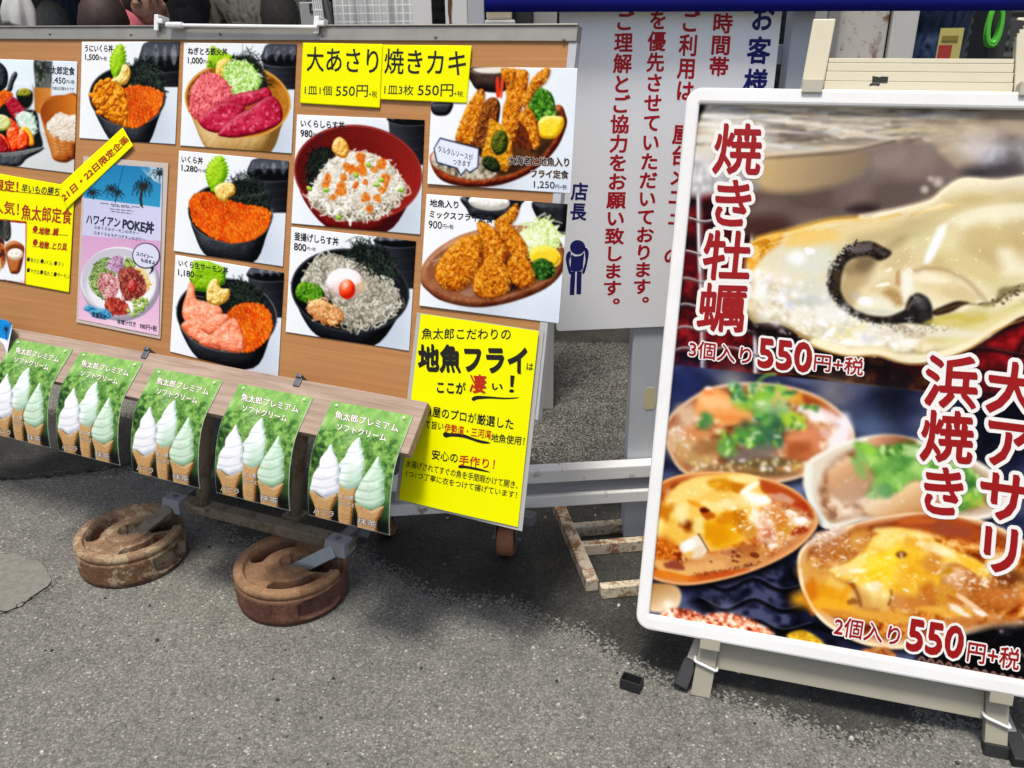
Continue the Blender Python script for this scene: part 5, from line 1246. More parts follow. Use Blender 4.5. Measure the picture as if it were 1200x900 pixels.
# ------------------------------------------------------------------ soft ice cream cards hanging from the plank
PROF = np.array([(0, 0), (.030, .02464), (.0608, .0499), (.073, .0625), (.086, .083), (.0995, .115), (.1095, .150), (.115, .183), (.1165, .207)])
_d = np.r_[0, np.cumsum(np.linalg.norm(np.diff(PROF, axis=0), axis=1))]; _d /= _d[-1]
CW, CH = 150, 200
def card3(u0, vtop, wid=.191, flare=0.0, curl=1.0):
    a = PLANK.pt(u0, vtop, .0022)
    def f(Pc, off):
        s_, t_ = Pc[:, 0]/(CW-1), Pc[:, 1]/(CH-1)
        tt = np.clip(t_, 0, 1); o_ = np.interp(tt, _d, PROF[:, 0]); dn = np.interp(tt, _d, PROF[:, 1])
        o2 = np.interp(np.clip(tt+.01, 0, 1), _d, PROF[:, 0])-np.interp(np.clip(tt-.01, 0, 1), _d, PROF[:, 0]); d2 = np.interp(np.clip(tt+.01, 0, 1), _d, PROF[:, 1])-np.interp(np.clip(tt-.01, 0, 1), _d, PROF[:, 1])
        L_ = np.sqrt(o2**2+d2**2)+1e-9
        o_ = o_*(1+(curl-1)*tt)+flare*(s_-.5)*tt**2*.05
        nrm = OUT[None]*(d2/L_)[:, None]+np.array([0, 0, 1.0])[None]*(o2/L_)[:, None]
        return a[None]+PLANK.ex[None]*(wid*s_)[:, None]+OUT[None]*o_[:, None]+np.array([0, 0, -1.0])[None]*dn[:, None]+nrm*off
    return f
def topx(P):
    q = (np.asarray(P)-EYE) @ CM; return q[:, :2]/q[:, 2:3]*1000+np.array([600, 450])
_c5 = card3(-.209, .033)
_gs, _gt = np.meshgrid(np.arange(0, CW), np.arange(0, CH)); _tab = np.stack([_gs.ravel(), _gt.ravel()], 1).astype(float); _tpx = topx(_c5(_tab, 0))
def card_tc(P):
    out = []
    for p in P:
        i = np.argsort(((_tpx-p)**2).sum(1))[:3]
        # local affine refinement about the nearest table entry
        b = i[0]; q = np.minimum(_tab[b], [CW-3, CH-3]); e1 = topx(_c5(np.array([q, q+[1, 0], q+[0, 1]]), 0)); J = np.stack([e1[1]-e1[0], e1[2]-e1[0]], 1)
        out.append(q+np.linalg.solve(J, p-e1[0]))
    return np.array(out)
A = Art(None, CW, CH, (96, 150, 60), 41, card_tc, _c5); A.midp = (425, 540); A.z(350, 460, 5)
allp = [(150, 20), (720, 120), (520, 880), (20, 740)]
A.grad(allp, (430, 80), (126, 178, 84), (300, 700), (70, 120, 50), smooth=False)
for i in range(26):
    x = 140+i*24; A.stroke([(x+60, 20+i*5), (x+10+(i-12)*4, 180), (x-20+(i-12)*8, 330)], 12 if i % 3 else 7, [(176, 216, 116), (120, 176, 82), (92, 152, 64)][i % 3], .38, 4)
A.mottle([(180, 40), (690, 130), (640, 260), (140, 200)], [(104, 160, 70), (150, 200, 96), (206, 234, 150)], 60, .45)
A.mottle([(120, 220), (620, 300), (560, 560), (70, 500)], [(40, 84, 30), (88, 140, 52), (140, 186, 84)], 26, .8); A.glow((230, 400), 70, (150, 196, 96), .5); A.glow((300, 250), 60, (176, 206, 150), .35)
A.strands([(120, 320), (600, 380), (560, 620), (70, 560)], 700, 9, 3, [(60, 112, 36), (120, 170, 70), (36, 76, 24), (150, 196, 96)], .5)
A.mottle([(80, 330), (150, 300), (130, 420), (80, 470)], [(14, 40, 12), (40, 80, 28), (90, 136, 60)], 20, .8)
A.grad([(40, 600), (540, 660), (520, 900), (20, 800)], (300, 640), (44, 74, 34), (290, 740), (18, 22, 18), 16, False)
A.fill([(20, 690), (540, 760), (520, 940), (10, 840)], (16, 17, 18), 12, False)
def cone(P, mouth, cols, grooves, wcol=((140, 84, 34), (204, 150, 84), (232, 190, 130))):
    A.blob(mouth, wcol, 22, .4, 10, .1); 
    lo, hi = np.min(mouth, 0), np.max(mouth, 0)
    for t in np.linspace(.5, .93, 5): A.stroke([(lo[0]+(hi[0]-lo[0])*.27, lo[1]+(hi[1]-lo[1])*t), (lo[0]+(hi[0]-lo[0])*.73, lo[1]+(hi[1]-lo[1])*(t+.03))], 2.2, (160, 100, 44), .45)
    for t in np.linspace(.3, .75, 4): A.stroke([(lo[0]+(hi[0]-lo[0])*t, lo[1]+(hi[1]-lo[1])*.4), (lo[0]+(hi[0]-lo[0])*t+6, hi[1])], 2, (226, 180, 116), .5)
    A.blob(P, cols, 40, .25, 26, .1, L=(-.5, -.35, .8))
    for g in grooves: A.stroke(g, 9, cols[0], .75, 3); A.stroke([(x-2, y+10) for x, y in g], 8, cols[-1], .8, 2.5); A.stroke([(x+3, y-9) for x, y in g], 5, cols[-1], .4, 3)
wh = [(190, 196, 212), (232, 236, 244), (254, 254, 255)]; mg = [(136, 178, 140), (182, 218, 184), (222, 244, 222)]
cone([(355, 262), (368, 330), (382, 385), (376, 440), (362, 520), (320, 562), (260, 555), (234, 512), (246, 455), (236, 425), (276, 370), (292, 330)], [(228, 530), (272, 548), (310, 540), (346, 544), (334, 600), (322, 650), (304, 785), (240, 772), (232, 640)],
     [(150, 186, 176), (214, 236, 228), (250, 254, 252)], [[(284, 352), (330, 352), (372, 335)], [(248, 420), (310, 412), (378, 380)], [(246, 470), (310, 470), (376, 436)], [(240, 512), (300, 520), (364, 492)]])
A.grad([(300, 420), (376, 400), (366, 520), (320, 560), (270, 550)], (320, 410), (226, 242, 232), (330, 545), (158, 204, 158), 10, a=.65)
cone([(190, 303), (206, 350), (226, 400), (238, 450), (232, 520), (236, 580), (190, 602), (150, 616), (100, 584), (68, 572), (76, 520), (90, 470), (120, 432), (126, 390), (164, 342)], [(62, 584), (92, 582), (142, 616), (190, 598), (226, 600), (216, 640), (192, 690), (186, 752), (104, 732), (94, 670)],
     wh, [[(150, 372), (190, 380), (222, 392)], [(112, 440), (160, 444), (228, 428)], [(86, 500), (150, 508), (234, 480)], [(76, 548), (150, 560), (234, 540)]])
cone([(468, 373), (482, 430), (502, 490), (497, 560), (502, 640), (450, 682), (400, 682), (344, 652), (328, 600), (346, 560), (370, 512), (420, 442)], [(328, 648), (380, 662), (420, 690), (460, 676), (500, 668), (482, 720), (458, 760), (448, 828), (352, 806), (345, 720)],
     mg, [[(428, 440), (462, 446), (490, 448)], [(372, 520), (430, 520), (500, 494)], [(348, 568), (420, 580), (498, 552)], [(336, 616), (420, 632), (500, 606)]])
for e_ in (np.s_[:, :1], np.s_[:, -2:], np.s_[-2:, :]): A.img[e_] = A.img[e_]*.35+c3((196, 204, 196))*.65
ice_me = sheet_mesh(A, 'ice_cream_card', None, vivid=(1.02, .88))
I, J = Ink(A, .0006), Ink(A, .0003)
for X_, g in ((I, 0), (J, .045)):
    X_.line('魚太郎プレミアム', (218, 106), (584, 186), (214, 152), .012, g); X_.line('ソフトクリーム', (228, 178), (516, 246), (222, 218), .012, g)
    X_.line('バニラ', (90, 672), (208, 696), (86, 706), .0, g); X_.line('まっ茶', (240, 592), (324, 606), (238, 620), .0, g); X_.line('ミックス', (234, 634), (326, 650), (232, 660), .0, g); X_.line('抹茶', (346, 730), (460, 756), (342, 766), .0, g)
WHT, BRN = ink(246, 246, 240), ink(110, 74, 40)
# card 5 carries the originals; the others are copies shifted along the plank
ICE = [(-1.132, .026, 'ice cream card at the far left end of the row, half cut off'), (-.9136, .027, 'ice cream card second from the left, over bare asphalt beside the flyer'), (-.6804, .034, 'middle ice cream card of the five, above the cream painted weight'), (-.4452, .034, 'ice cream card second from the right, between two support posts'), (-.209, .033, 'ice cream card at the right end of the plank, next to the tall yellow notice')]
B5 = PLANK.pt(-.209, .033, .0022)
ims = (I.build('x', WHT, None), J.build('x', BRN, None))
pins = []
for s_ in (.09, .91):
    p = _c5(np.array([[s_*(CW-1), .035*(CH-1)]]), .0004)[0]; n_ = PLANK.nz
    pins.append(MB().tube([p, p+n_*.002, p+n_*.0042], [.0042, .004, .002], 10).build('x', plain('clear_pin', (.55, .66, .42), .2, 0, .6, .05), None))
for i, (u0, vt, lab) in enumerate(ICE):
    sh = PLANK.pt(u0, vt, .0022)-B5
    o = bpy.data.objects.new('ice_cream_card', ice_me); COL.objects.link(o); o.location = [float(x) for x in sh]
    if i == 0: ice_me.materials.append(GLOSS)
    m = o.modifiers.new('thick', 'SOLIDIFY'); m.thickness = .0009; m.offset = -1
    tag(o, lab, 'ice cream card', 'soft ice cream cards pinned along the plank')
    for src, nm in ((ims[0], 'white_lettering'), (ims[1], 'lettering_outline'), (pins[0], 'pin'), (pins[1], 'pin')):
        c_ = src.copy(); COL.objects.link(c_); c_.name = nm; c_.parent = o; c_.location = (0, 0, 0)
for x in (*ims, *pins): bpy.data.objects.remove(x)

# ------------------------------------------------------------------ writing on the white notice board
ND, NR = .0003, None
A = new_sheet([tuple(topx([NOTICE.pt(u, v, 0)])[0]) for u, v in ((0, -.86), (.466, -.86), (.466, 0), (0, 0))], 4, 4, NOTICE, 0, rip=0); A.z(620, 0, 2.25)
I, J = Ink(A, ND), Ink(A, ND)
I.column('ご理解とご協力をお願い致します。', (228, 36-8), (278, 28), (190, 826), (242, 826), .03, gap=.02)
I.column('を優先させていただいております。', (318, 25), (366, 25), (268, 822), (318, 822), .03, gap=.02)
I.column('ご利用は、屋台メニューの', (402, 26), (452, 28), (352, 700), (402, 702), .03, gap=.02)
I.column('時間帯（ ', (486, 32), (540, 34), (462, 312), (516, 314), .03, gap=.04)
J.column('お客様', (590, 4), (652, 4), (560, 258), (624, 260), .03, gap=.12)
J.column('店長', (112, 478), (158, 480), (106, 584), (150, 586), .03, gap=.08)
# bowing figure
J.poly(ell(128, 652, 20, 19)); 
J.poly([(109, 662), (100, 668), (97, 686), (105, 720), (112, 719), (106, 690), (110, 676)]); J.poly([(145, 652), (155, 658), (157, 674), (147, 718), (140, 718), (148, 690), (147, 668)])
J.poly([(112, 672), (121, 676), (136, 674), (145, 667), (143, 690), (139, 712), (112, 714), (110, 690)])
J.poly([(111, 716), (122, 716), (121, 745), (119, 778), (107, 778), (108, 745)], False); J.poly([(126, 716), (139, 715), (138, 745), (137, 776), (125, 776), (125, 745)], False)
I.build('red_lettering', ink(190, 16, 34), nb); J.build('navy_lettering', ink(24, 30, 110), nb)
# ------------------------------------------------------------------ the big seafood poster
PU0, PU1, PV0, PV1, PW = -.1140, .6065, -.1770-1.0, -.1635, .0075
q = [tuple(topx([PF.pt(u, v, PW)])[0]) for u, v in ((PU0, PV0), (PU1, PV0), (PU1, PV1), (PU0, PV1))]
A = new_sheet(q, 560, 790, PF, PW, (40, 16, 18), 51, rip=.0004); A.midp = (990, 430)
# upper picture : grilled oyster
A.z(760, 100, 2.5714)
def soft(P, col, f=8, a=1, **k): A.fill(P, col, f, a=a, **k)
def glints(P, n, l=7, w=2.4, col=(255, 253, 244), a=.8):
    for p in A.pick(P, n):
        r = l*(.18+.5*A.rs.rand()**3); A.fill(ell(p[0], p[1], r*(1+A.rs.rand()), r*.6, A.rs.randn()*35, 8), col, 1.1, a=a*(.35+.65*A.rs.rand()))
def pat(L, a=1.0, wob=.16, fk=.58):
    """soft uneven dabs: (x, y, rx, ry, turn, colour[, strength])"""
    for q in L:
        x, y, rx, ry, th, c_ = q[:6]; al = q[6] if len(q) > 6 else .92; n = 14; P = []
        ph_ = A.rs.rand(3)*6.28
        for k in range(n):
            t = 6.283*k/n; m = 1+wob*(math.sin(2*t+ph_[0])+.7*math.sin(3*t+ph_[1])+.5*math.sin(5*t+ph_[2])); u, v = rx*m*math.cos(t), ry*m*math.sin(t)
            P.append((x+u*math.cos(R(th))-v*math.sin(R(th)), y+u*math.sin(R(th))+v*math.cos(R(th))))
        A.fill(P, c_, max(1.0, fk*min(rx, ry)*A.k), a=al*a)
def bubbles(P, n, r0=2, r1=5, rim=(252, 236, 200), core=(170, 104, 44)):
    for p in A.pick(P, n):
        r = r0+(r1-r0)*A.rs.rand()**2; A.fill(ell(p[0], p[1], r, r*.8, 0, 10), rim, .7, a=.6); A.fill(ell(p[0]+r*.15, p[1]+r*.15, r*.7, r*.55, 0, 10), core, .7, a=.6)
full = [(40, 20), (1500, 60), (1500, 1040), (40, 860)]
A.mottle(full, [(16, 8, 10), (44, 10, 14), (84, 14, 20)], 80, 1, 3, f=1, smooth=False)
for P in ([(110, 560), (160, 550), (210, 590), (210, 640), (110, 645)], [(60, 690), (160, 690), (300, 740), (310, 780), (60, 786)], [(60, 380), (150, 370), (160, 440), (60, 450)], [(60, 830), (300, 850), (320, 880), (60, 850)], [(180, 470), (300, 480), (290, 540), (180, 550)]): A.mottle(P, [(64, 12, 16), (110, 22, 28), (150, 40, 44)], 24, .8, f=9)
A.mottle([(640, 830), (800, 850), (960, 800), (1140, 720), (1500, 640), (1500, 960), (1140, 960), (700, 900)], [(84, 14, 18), (134, 24, 30), (170, 44, 48)], 50, 1, f=8)
for a_ in range(6):
    x = 690+a_*130; A.stroke([(x, 1000), (x+40, 900), (x+24, 830), (x+70, 740)], 17, (30, 10, 10), .85, 4); A.stroke([(x+5, 1000), (x+46, 900), (x+31, 830), (x+76, 740)], 3, (150, 120, 110), .4, 1.5)
for yy in (868, 800, 935): A.stroke([(680, yy-20), (850, yy+22), (1000, yy-6), (1180, yy+16), (1500, yy-30)], 15, (28, 10, 10), .85, 4); A.stroke([(680, yy-25), (850, yy+16), (1000, yy-11), (1180, yy+11), (1500, yy-35)], 3, (150, 120, 110), .4, 1.5)
A.mottle([(420, 760), (640, 800), (760, 850), (900, 850), (900, 930), (440, 880)], [(12, 7, 6), (40, 20, 12), (90, 60, 30)], 40, .9, f=14)
for x0 in (152, 312): A.stroke([(x0, 320), (x0+4, 500), (x0+10, 640), (x0+14, 900)], 19, (120, 112, 110), .85, 3); A.stroke([(x0-3, 320), (x0, 500), (x0+6, 640), (x0+10, 900)], 8, (238, 238, 240), .9, 2)
for i, yy in enumerate((408, 508, 590, 668, 736, 800)):
    A.stroke([(60, yy+8), (110, yy-8), (170, yy+4), (240, yy-10), (330, yy+14)], 10, (96, 84, 84), .85, 3); A.stroke([(60, yy+4), (110, yy-11), (170, yy+1), (240, yy-13), (330, yy+10)], 3.5, (236, 232, 230), .85, 1.5)
for i in range(16): A.glow((80+A.rs.rand()*220, 420+A.rs.rand()*420), 12, (150, 30, 34), .35)
# smoky middle
A.grad([(260, 440), (300, 330), (560, 200), (900, 150), (1500, 170), (1500, 360), (900, 350), (640, 405), (430, 450), (330, 450)], (330, 440), (96, 78, 70), (980, 200), (142, 130, 122), 10)
A.mottle([(280, 420), (360, 330), (560, 230), (900, 170), (1140, 230), (1500, 260), (1500, 340), (900, 340), (640, 410), (440, 450), (320, 440)], [(92, 80, 74), (126, 112, 104), (150, 138, 128)], 130, .7, 2, f=12)
soft([(290, 400), (400, 400), (420, 440), (340, 462), (280, 440)], (70, 44, 38), 14, .8)
soft([(596, 374), (640, 356), (692, 362), (684, 386), (630, 390)], (50, 40, 38), 9, .9)
A.stroke([(600, 290), (640, 240), (660, 220), (655, 270)], 26, (92, 92, 104), .4, 14)
A.grad([(240, 224), (400, 204), (650, 200), (650, 262), (570, 300), (430, 324), (320, 306)], (300, 220), (206, 180, 132), (620, 290), (140, 124, 104), 9)
A.stroke([(250, 232), (310, 214), (390, 206)], 12, (222, 158, 70), .75, 4)
# pale layered shell above
sh = [(60, 56), (300, 48), (600, 58), (1140, 60), (1500, 66), (1500, 300), (1260, 290), (1140, 280), (1050, 258), (960, 262), (900, 226), (830, 150), (760, 170), (640, 196), (520, 204), (400, 212), (330, 206), (200, 226), (110, 240)]
A.grad(sh, (150, 70), (214, 208, 192), (1150, 200), (150, 132, 112), 5)
for i in range(300):
    x = 100+A.rs.rand()*760; t = A.rs.rand(); y = 62+t*132*(1-.25*(x-100)/760); L_ = 60+A.rs.rand()*190; dr = .10-.16*(x/860)
    cl = [(244, 240, 230), (226, 218, 200), (150, 140, 124), (108, 100, 92), (196, 172, 126), (168, 174, 184), (88, 80, 72), (236, 226, 204)][A.rs.randint(8)]
    A.stroke([(x, y), (x+L_*.35, y+dr*L_*.35-5+A.rs.randn()*3), (x+L_*.7, y+dr*L_*.7+A.rs.randn()*4), (x+L_, y+dr*L_+3)], 2+A.rs.rand()**2*11, cl, .55, 1.4, taper=A.rs.rand() < .6)
for i in range(70):
    x = 800+A.rs.rand()*640; y = 70+A.rs.rand()*130; L_ = 50+A.rs.rand()*120
    A.stroke([(x, y), (x+L_*.5, y-8+A.rs.randn()*10), (x+L_, y+10*A.rs.randn())], 6+A.rs.rand()*16, [(190, 172, 148), (120, 104, 90), (160, 150, 142), (206, 190, 164)][A.rs.randint(4)], .35, 6)
A.stroke([(330, 212), (420, 204), (500, 198), (560, 190), (640, 184), (720, 164), (790, 142)], 7, (232, 222, 196), .7, 3, taper=True); A.stroke([(330, 222), (460, 212), (600, 200), (740, 170)], 6, (70, 58, 48), .6, 3)
soft([(930, 190), (980, 150), (1060, 160), (1060, 210), (980, 236)], (222, 222, 226), 20, .6)
A.mottle([(1000, 230), (1080, 160), (1180, 170), (1500, 180), (1500, 262), (1100, 268)], [(60, 56, 66), (130, 130, 142), (206, 212, 226)], 60, .75, f=12); soft([(950, 250), (1060, 236), (1140, 250), (1100, 278), (980, 280)], (44, 40, 48), 12, .8)
A.grad([(60, 200), (180, 216), (280, 250), (336, 312), (240, 326), (60, 326)], (100, 220), (236, 236, 232), (300, 310), (150, 146, 144), 10)
A.mottle([(70, 226), (180, 236), (280, 280), (250, 314), (70, 316)], [(150, 150, 154), (214, 214, 214), (250, 250, 250)], 26, .6, f=8)
A.grad([(190, 70), (370, 140), (350, 206), (230, 222), (170, 160)], (240, 100), (248, 246, 238), (290, 220), (210, 206, 198), 24, a=.7)
A.fill([(140, 60), (172, 62), (160, 86), (148, 112), (138, 100)], (20, 18, 18), 4)
for x, y, r in ((832, 314, 13), (872, 292, 17), (850, 282, 9)): A.fill(ell(x, y, r, r), (216, 204, 186), 4, a=.45); A.fill(ell(x, y, r*.6, r*.6), (240, 232, 220), 4, a=.4)
A.blur([(40, 40), (1500, 50), (1500, 270), (900, 300), (330, 330), (60, 330)], 1.7, 6, False)
# the shell and its oyster
soft([(300, 716), (420, 730), (500, 780), (700, 838), (820, 856), (640, 866), (480, 820), (340, 770)], (22, 10, 8), 10, .95)
oy = [(300, 570), (302, 500), (322, 466), (380, 448), (440, 436), (540, 408), (640, 400), (700, 384), (760, 372), (850, 346), (892, 312), (950, 280), (1050, 286), (1140, 274), (1500, 250), (1700, 400), (1500, 560), (1290, 620), (1130, 692), (1080, 720), (960, 796), (830, 834), (760, 832), (690, 812), (600, 814), (500, 784), (440, 742), (380, 716), (312, 712), (288, 650)]
A.blob(oy, [(140, 120, 76), (222, 210, 172), (240, 232, 206)], 46, .8, 120, .05, L=(-.2, -.6, .8), f=1, g=.4)
# hollow of the shell
A.grad([(340, 540), (400, 480), (560, 440), (760, 410), (900, 350), (1140, 320), (1500, 300), (1500, 560), (1140, 640), (900, 700), (640, 700), (480, 640)], (560, 430), (206, 192, 146), (560, 660), (236, 228, 200), 26, a=.8)
soft([(640, 440), (860, 372), (940, 330), (1140, 320), (1500, 310), (1300, 380), (980, 372), (800, 440), (700, 480)], (196, 178, 128), 18, .7)
soft([(370, 500), (470, 470), (540, 470), (520, 560), (420, 600), (370, 570)], (226, 222, 206), 24, .7)
A.mottle([(290, 560), (300, 490), (324, 464), (400, 446), (396, 476), (344, 516), (312, 566)], [(190, 124, 30), (224, 170, 66), (238, 204, 130)], 22, .95, f=6)
A.stroke([(330, 462), (440, 434), (540, 408), (640, 400)], 16, (232, 184, 84), .7, 5); A.stroke([(640, 396), (760, 372), (850, 348), (892, 314), (950, 284), (1050, 288), (1140, 276)], 14, (246, 238, 210), .8, 4)
for i in range(40):
    t = A.rs.rand(); x = 330+t*560; y = 470-t*110+A.rs.randn()*6; A.stroke([(x, y+6), (x+30, y-2), (x+60, y-10)], 3+A.rs.rand()*4, [(250, 240, 200), (206, 160, 70), (236, 210, 150)][A.rs.randint(3)], .4, 2)
# milky foam
A.mottle([(306, 600), (360, 570), (480, 650), (640, 725), (800, 765), (740, 806), (560, 794), (430, 726), (316, 700)], [(206, 194, 160), (238, 234, 222), (253, 253, 252)], 46, .9, 3, f=14)
for i in range(120):
    t = A.rs.rand(); x = 320+t*480; y = 610+t*150+A.rs.randn()*34; r = 3+A.rs.rand()**2*12; A.glow((x, y), r, (254, 254, 254) if A.rs.rand() < .7 else (206, 210, 222), .6)
bubbles([(540, 690), (640, 720), (800, 740), (940, 735), (960, 760), (800, 775), (640, 765)], 130, 2, 5.5, (250, 248, 240), (196, 184, 156))
# lower lip, bright and thin
A.stroke([(500, 776), (600, 802), (690, 800), (760, 822), (860, 818), (970, 776), (1080, 706), (1150, 672), (1500, 560)], 28, (244, 236, 204), .95, 3); A.stroke([(600, 790), (690, 790), (760, 808), (860, 802), (970, 760), (1080, 690)], 6, (206, 190, 140), .5, 4)
A.stroke([(440, 742), (500, 786), (600, 816), (690, 814), (780, 840), (860, 834), (970, 792), (1090, 720), (1500, 590)], 5, (186, 140, 70), .8, 1.5)
A.grad([(830, 730), (900, 690), (1000, 690), (1100, 660), (1200, 630), (1200, 660), (1080, 704), (960, 770), (860, 780)], (900, 700), (190, 176, 112), (940, 770), (226, 216, 168), 8)
A.z(940, 240, 4.6154)
pat([(300, 150, 280, 50, -6, (226, 208, 160)), (40, 175, 130, 55, -10, (232, 198, 118), .8), (620, 150, 300, 62, -10, (194, 180, 138)), (520, 225, 110, 40, -28, (166, 150, 112), .8), (60, 310, 110, 80, 0, (216, 220, 208), .8), (40, 250, 30, 16, 0, (252, 252, 252)), (60, 470, 110, 70, 10, (208, 212, 206), .6)])
pat([(860, 170, 300, 130, -14, (224, 214, 174)), (1080, 60, 260, 50, -8, (240, 234, 206)), (1060, 225, 170, 130, 10, (194, 174, 128)), (980, 180, 120, 70, -10, (204, 188, 140), .7), (880, 335, 240, 62, 18, (212, 198, 148)), (1140, 350, 70, 110, -30, (236, 230, 202)), (1110, 440, 90, 60, -20, (214, 204, 160)), (700, 330, 100, 40, 0, (200, 182, 134), .7), (620, 250, 90, 60, -40, (218, 206, 164))])
A.fill([(655, 305), (690, 220), (735, 135), (775, 112), (770, 160), (735, 235), (700, 300), (675, 318)], (246, 248, 250), 5); A.stroke([(740, 130), (850, 62), (1000, 20), (1190, 6)], 14, (246, 242, 224), .7, 7)
pat([(740, 430, 170, 78, 14, (222, 208, 166)), (700, 398, 80, 30, 8, (240, 232, 204)), (860, 485, 100, 40, 22, (212, 196, 152)), (640, 380, 40, 30, 0, (236, 228, 200))])
A.stroke([(610, 356), (680, 344), (760, 352), (830, 380), (890, 412), (960, 482), (1010, 540)], 15, (166, 142, 104), .8, 6); A.stroke([(660, 362), (750, 368), (840, 402), (920, 466)], 9, (236, 226, 194), .6, 5)
A.fill([(480, 262), (540, 240), (620, 220), (660, 260), (640, 330), (560, 360), (545, 440), (540, 520), (470, 560), (360, 580), (300, 540), (280, 470), (310, 420), (380, 350)], (218, 204, 164), 5)
pat([(420, 380, 90, 50, -38, (228, 216, 180)), (520, 300, 90, 40, -35, (206, 190, 146)), (350, 440, 60, 60, 0, (226, 214, 178)), (440, 440, 60, 40, 0, (214, 198, 156), .8), (520, 400, 16, 44, 8, (176, 132, 88), .7), (500, 500, 60, 40, 20, (168, 134, 86), .8), (410, 545, 120, 40, 8, (234, 230, 208)), (330, 520, 56, 22, 20, (252, 252, 248)), (440, 432, 34, 10, -8, (252, 250, 240)), (470, 352, 20, 8, -30, (246, 240, 220)), (400, 580, 90, 20, 4, (206, 206, 190), .7)])
pat([(565, 430, 34, 76, 8, (240, 238, 226)), (600, 500, 20, 30, 0, (236, 226, 200), .7)]); bubbles([(540, 360), (600, 360), (600, 490), (540, 490)], 46, 3, 9, (252, 250, 240), (220, 208, 180))
# the dark frilled edge
pat([(300, 350, 80, 74, 0, (146, 126, 92)), (250, 470, 60, 80, 20, (182, 162, 120)), (350, 300, 80, 40, -20, (120, 104, 80), .8), (300, 420, 50, 40, 0, (190, 172, 130), .7)])
ri = [(482, 262), (430, 226), (370, 200), (300, 206), (240, 232), (190, 282), (152, 340), (140, 400), (146, 460), (182, 532), (240, 582), (330, 622), (430, 646), (520, 644), (600, 610), (572, 566), (480, 602), (400, 604), (330, 588), (268, 556), (226, 508), (206, 450), (212, 380), (236, 316), (290, 284), (360, 276), (424, 300)]
A.fill(ri, (44, 37, 31), 3); A.mottle(ri, [(20, 17, 15), (52, 44, 36), (92, 82, 68)], 18, .55, 3, f=4)
pat([(310, 232, 84, 24, -8, (116, 106, 108), .8), (420, 250, 40, 16, 30, (84, 74, 70), .7), (190, 400, 16, 60, 8, (74, 60, 42), .6)])
for i in range(230):
    t = A.rs.rand(); k_ = 3+t*10; j = int(k_); f_ = k_-j; p = np.array(ri[j])*(1-f_)+np.array(ri[min(j+1, 14)])*f_; p = p+A.rs.randn(2)*[9, 10]
    r = 2+A.rs.rand()**2*7; A.fill(ell(p[0], p[1], r*1.2, r*.8, A.rs.rand()*180, 8), [(30, 26, 22), (60, 52, 42), (222, 222, 212), (246, 246, 240), (150, 156, 150), (190, 186, 166)][A.rs.randint(6)], 1.1, a=.75)
kn = [(566, 530), (590, 492), (632, 478), (682, 508), (704, 560), (706, 622), (700, 660), (640, 648), (570, 640), (470, 636), (500, 604), (548, 588)]
A.fill(kn, (38, 34, 32), 3); pat([(640, 530, 34, 40, 10, (86, 84, 84), .8), (626, 510, 16, 18, 0, (120, 116, 112), .7), (660, 600, 30, 24, 0, (60, 54, 50), .7), (580, 548, 10, 26, 20, (126, 104, 90), .6)]); glints([(580, 500), (620, 490), (570, 600), (540, 620), (600, 630)], 22, 12, 5, a=.6)
A.fill([(704, 576), (760, 548), (830, 522), (880, 524), (900, 532), (862, 548), (800, 582), (724, 600)], (52, 40, 26), 2.5); A.stroke([(730, 580), (800, 556), (860, 538)], 5, (150, 124, 80), .6, 2)
pat([(990, 540, 34, 12, -4, (70, 58, 40), .8), (1050, 520, 40, 14, -30, (110, 96, 66), .8), (1110, 470, 60, 26, -20, (120, 108, 76), .8), (1180, 450, 50, 20, 0, (130, 118, 84), .7)]); A.dots([(960, 540), (1060, 500), (1160, 440), (1190, 470), (1080, 540), (990, 556)], 70, 2, 6, [(50, 42, 30), (86, 74, 52), (176, 164, 120)], .8)
A.stroke([(880, 530), (950, 540), (1020, 536)], 6, (90, 76, 50), .7, 3)
pat([(850, 618, 150, 34, -8, (202, 188, 104)), (800, 640, 80, 18, 0, (214, 202, 140), .7), (960, 570, 90, 26, -14, (206, 194, 140), .7)])
pat([(640, 690, 320, 34, 0, (230, 226, 208), .8), (620, 702, 56, 20, 0, (188, 170, 142)), (540, 676, 46, 24, 0, (150, 128, 104)), (480, 690, 60, 20, 0, (214, 206, 186), .7)]); bubbles([(360, 640), (560, 660), (780, 655), (860, 664), (760, 700), (560, 720), (380, 690)], 230, 2.5, 8, (250, 249, 242), (190, 180, 158)); A.dots([(400, 640), (700, 656), (840, 660), (700, 690), (450, 680)], 60, 1.5, 4, [(60, 52, 44), (110, 98, 80)], .7)
pat([(100, 600, 130, 60, 10, (236, 233, 224), .8), (60, 520, 90, 30, 0, (190, 196, 190), .5), (200, 690, 90, 44, 12, (222, 212, 158), .7), (150, 690, 40, 16, -30, (250, 250, 252)), (240, 740, 30, 14, 0, (250, 250, 244)), (110, 640, 30, 14, 20, (252, 252, 252)), (20, 600, 50, 40, 0, (232, 226, 210), .7), (320, 660, 40, 20, 0, (232, 226, 190), .7)])
for i in range(80):
    p = (-260+A.rs.rand()*560, 420+A.rs.rand()*300); A.glow(p, 4+A.rs.rand()**2*16, (254, 254, 254) if A.rs.rand() < .6 else (196, 200, 204), .5)
A.z(760, 100, 2.5714)
body = [(740, 534), (900, 404), (1140, 366), (1400, 400), (1140, 612), (950, 590)]; lob = [(628, 640), (690, 560), (850, 452), (776, 654), (664, 684)]
glints([(560, 640), (680, 720), (860, 720), (960, 690), (860, 740), (640, 745)], 60, 6, 2.4); glints(body, 40, 8, 2.6, a=.6); glints(lob, 26, 6, 2.4); glints([(310, 600), (380, 520), (540, 690), (640, 780), (480, 770), (330, 700)], 60, 9, 4, a=.6)
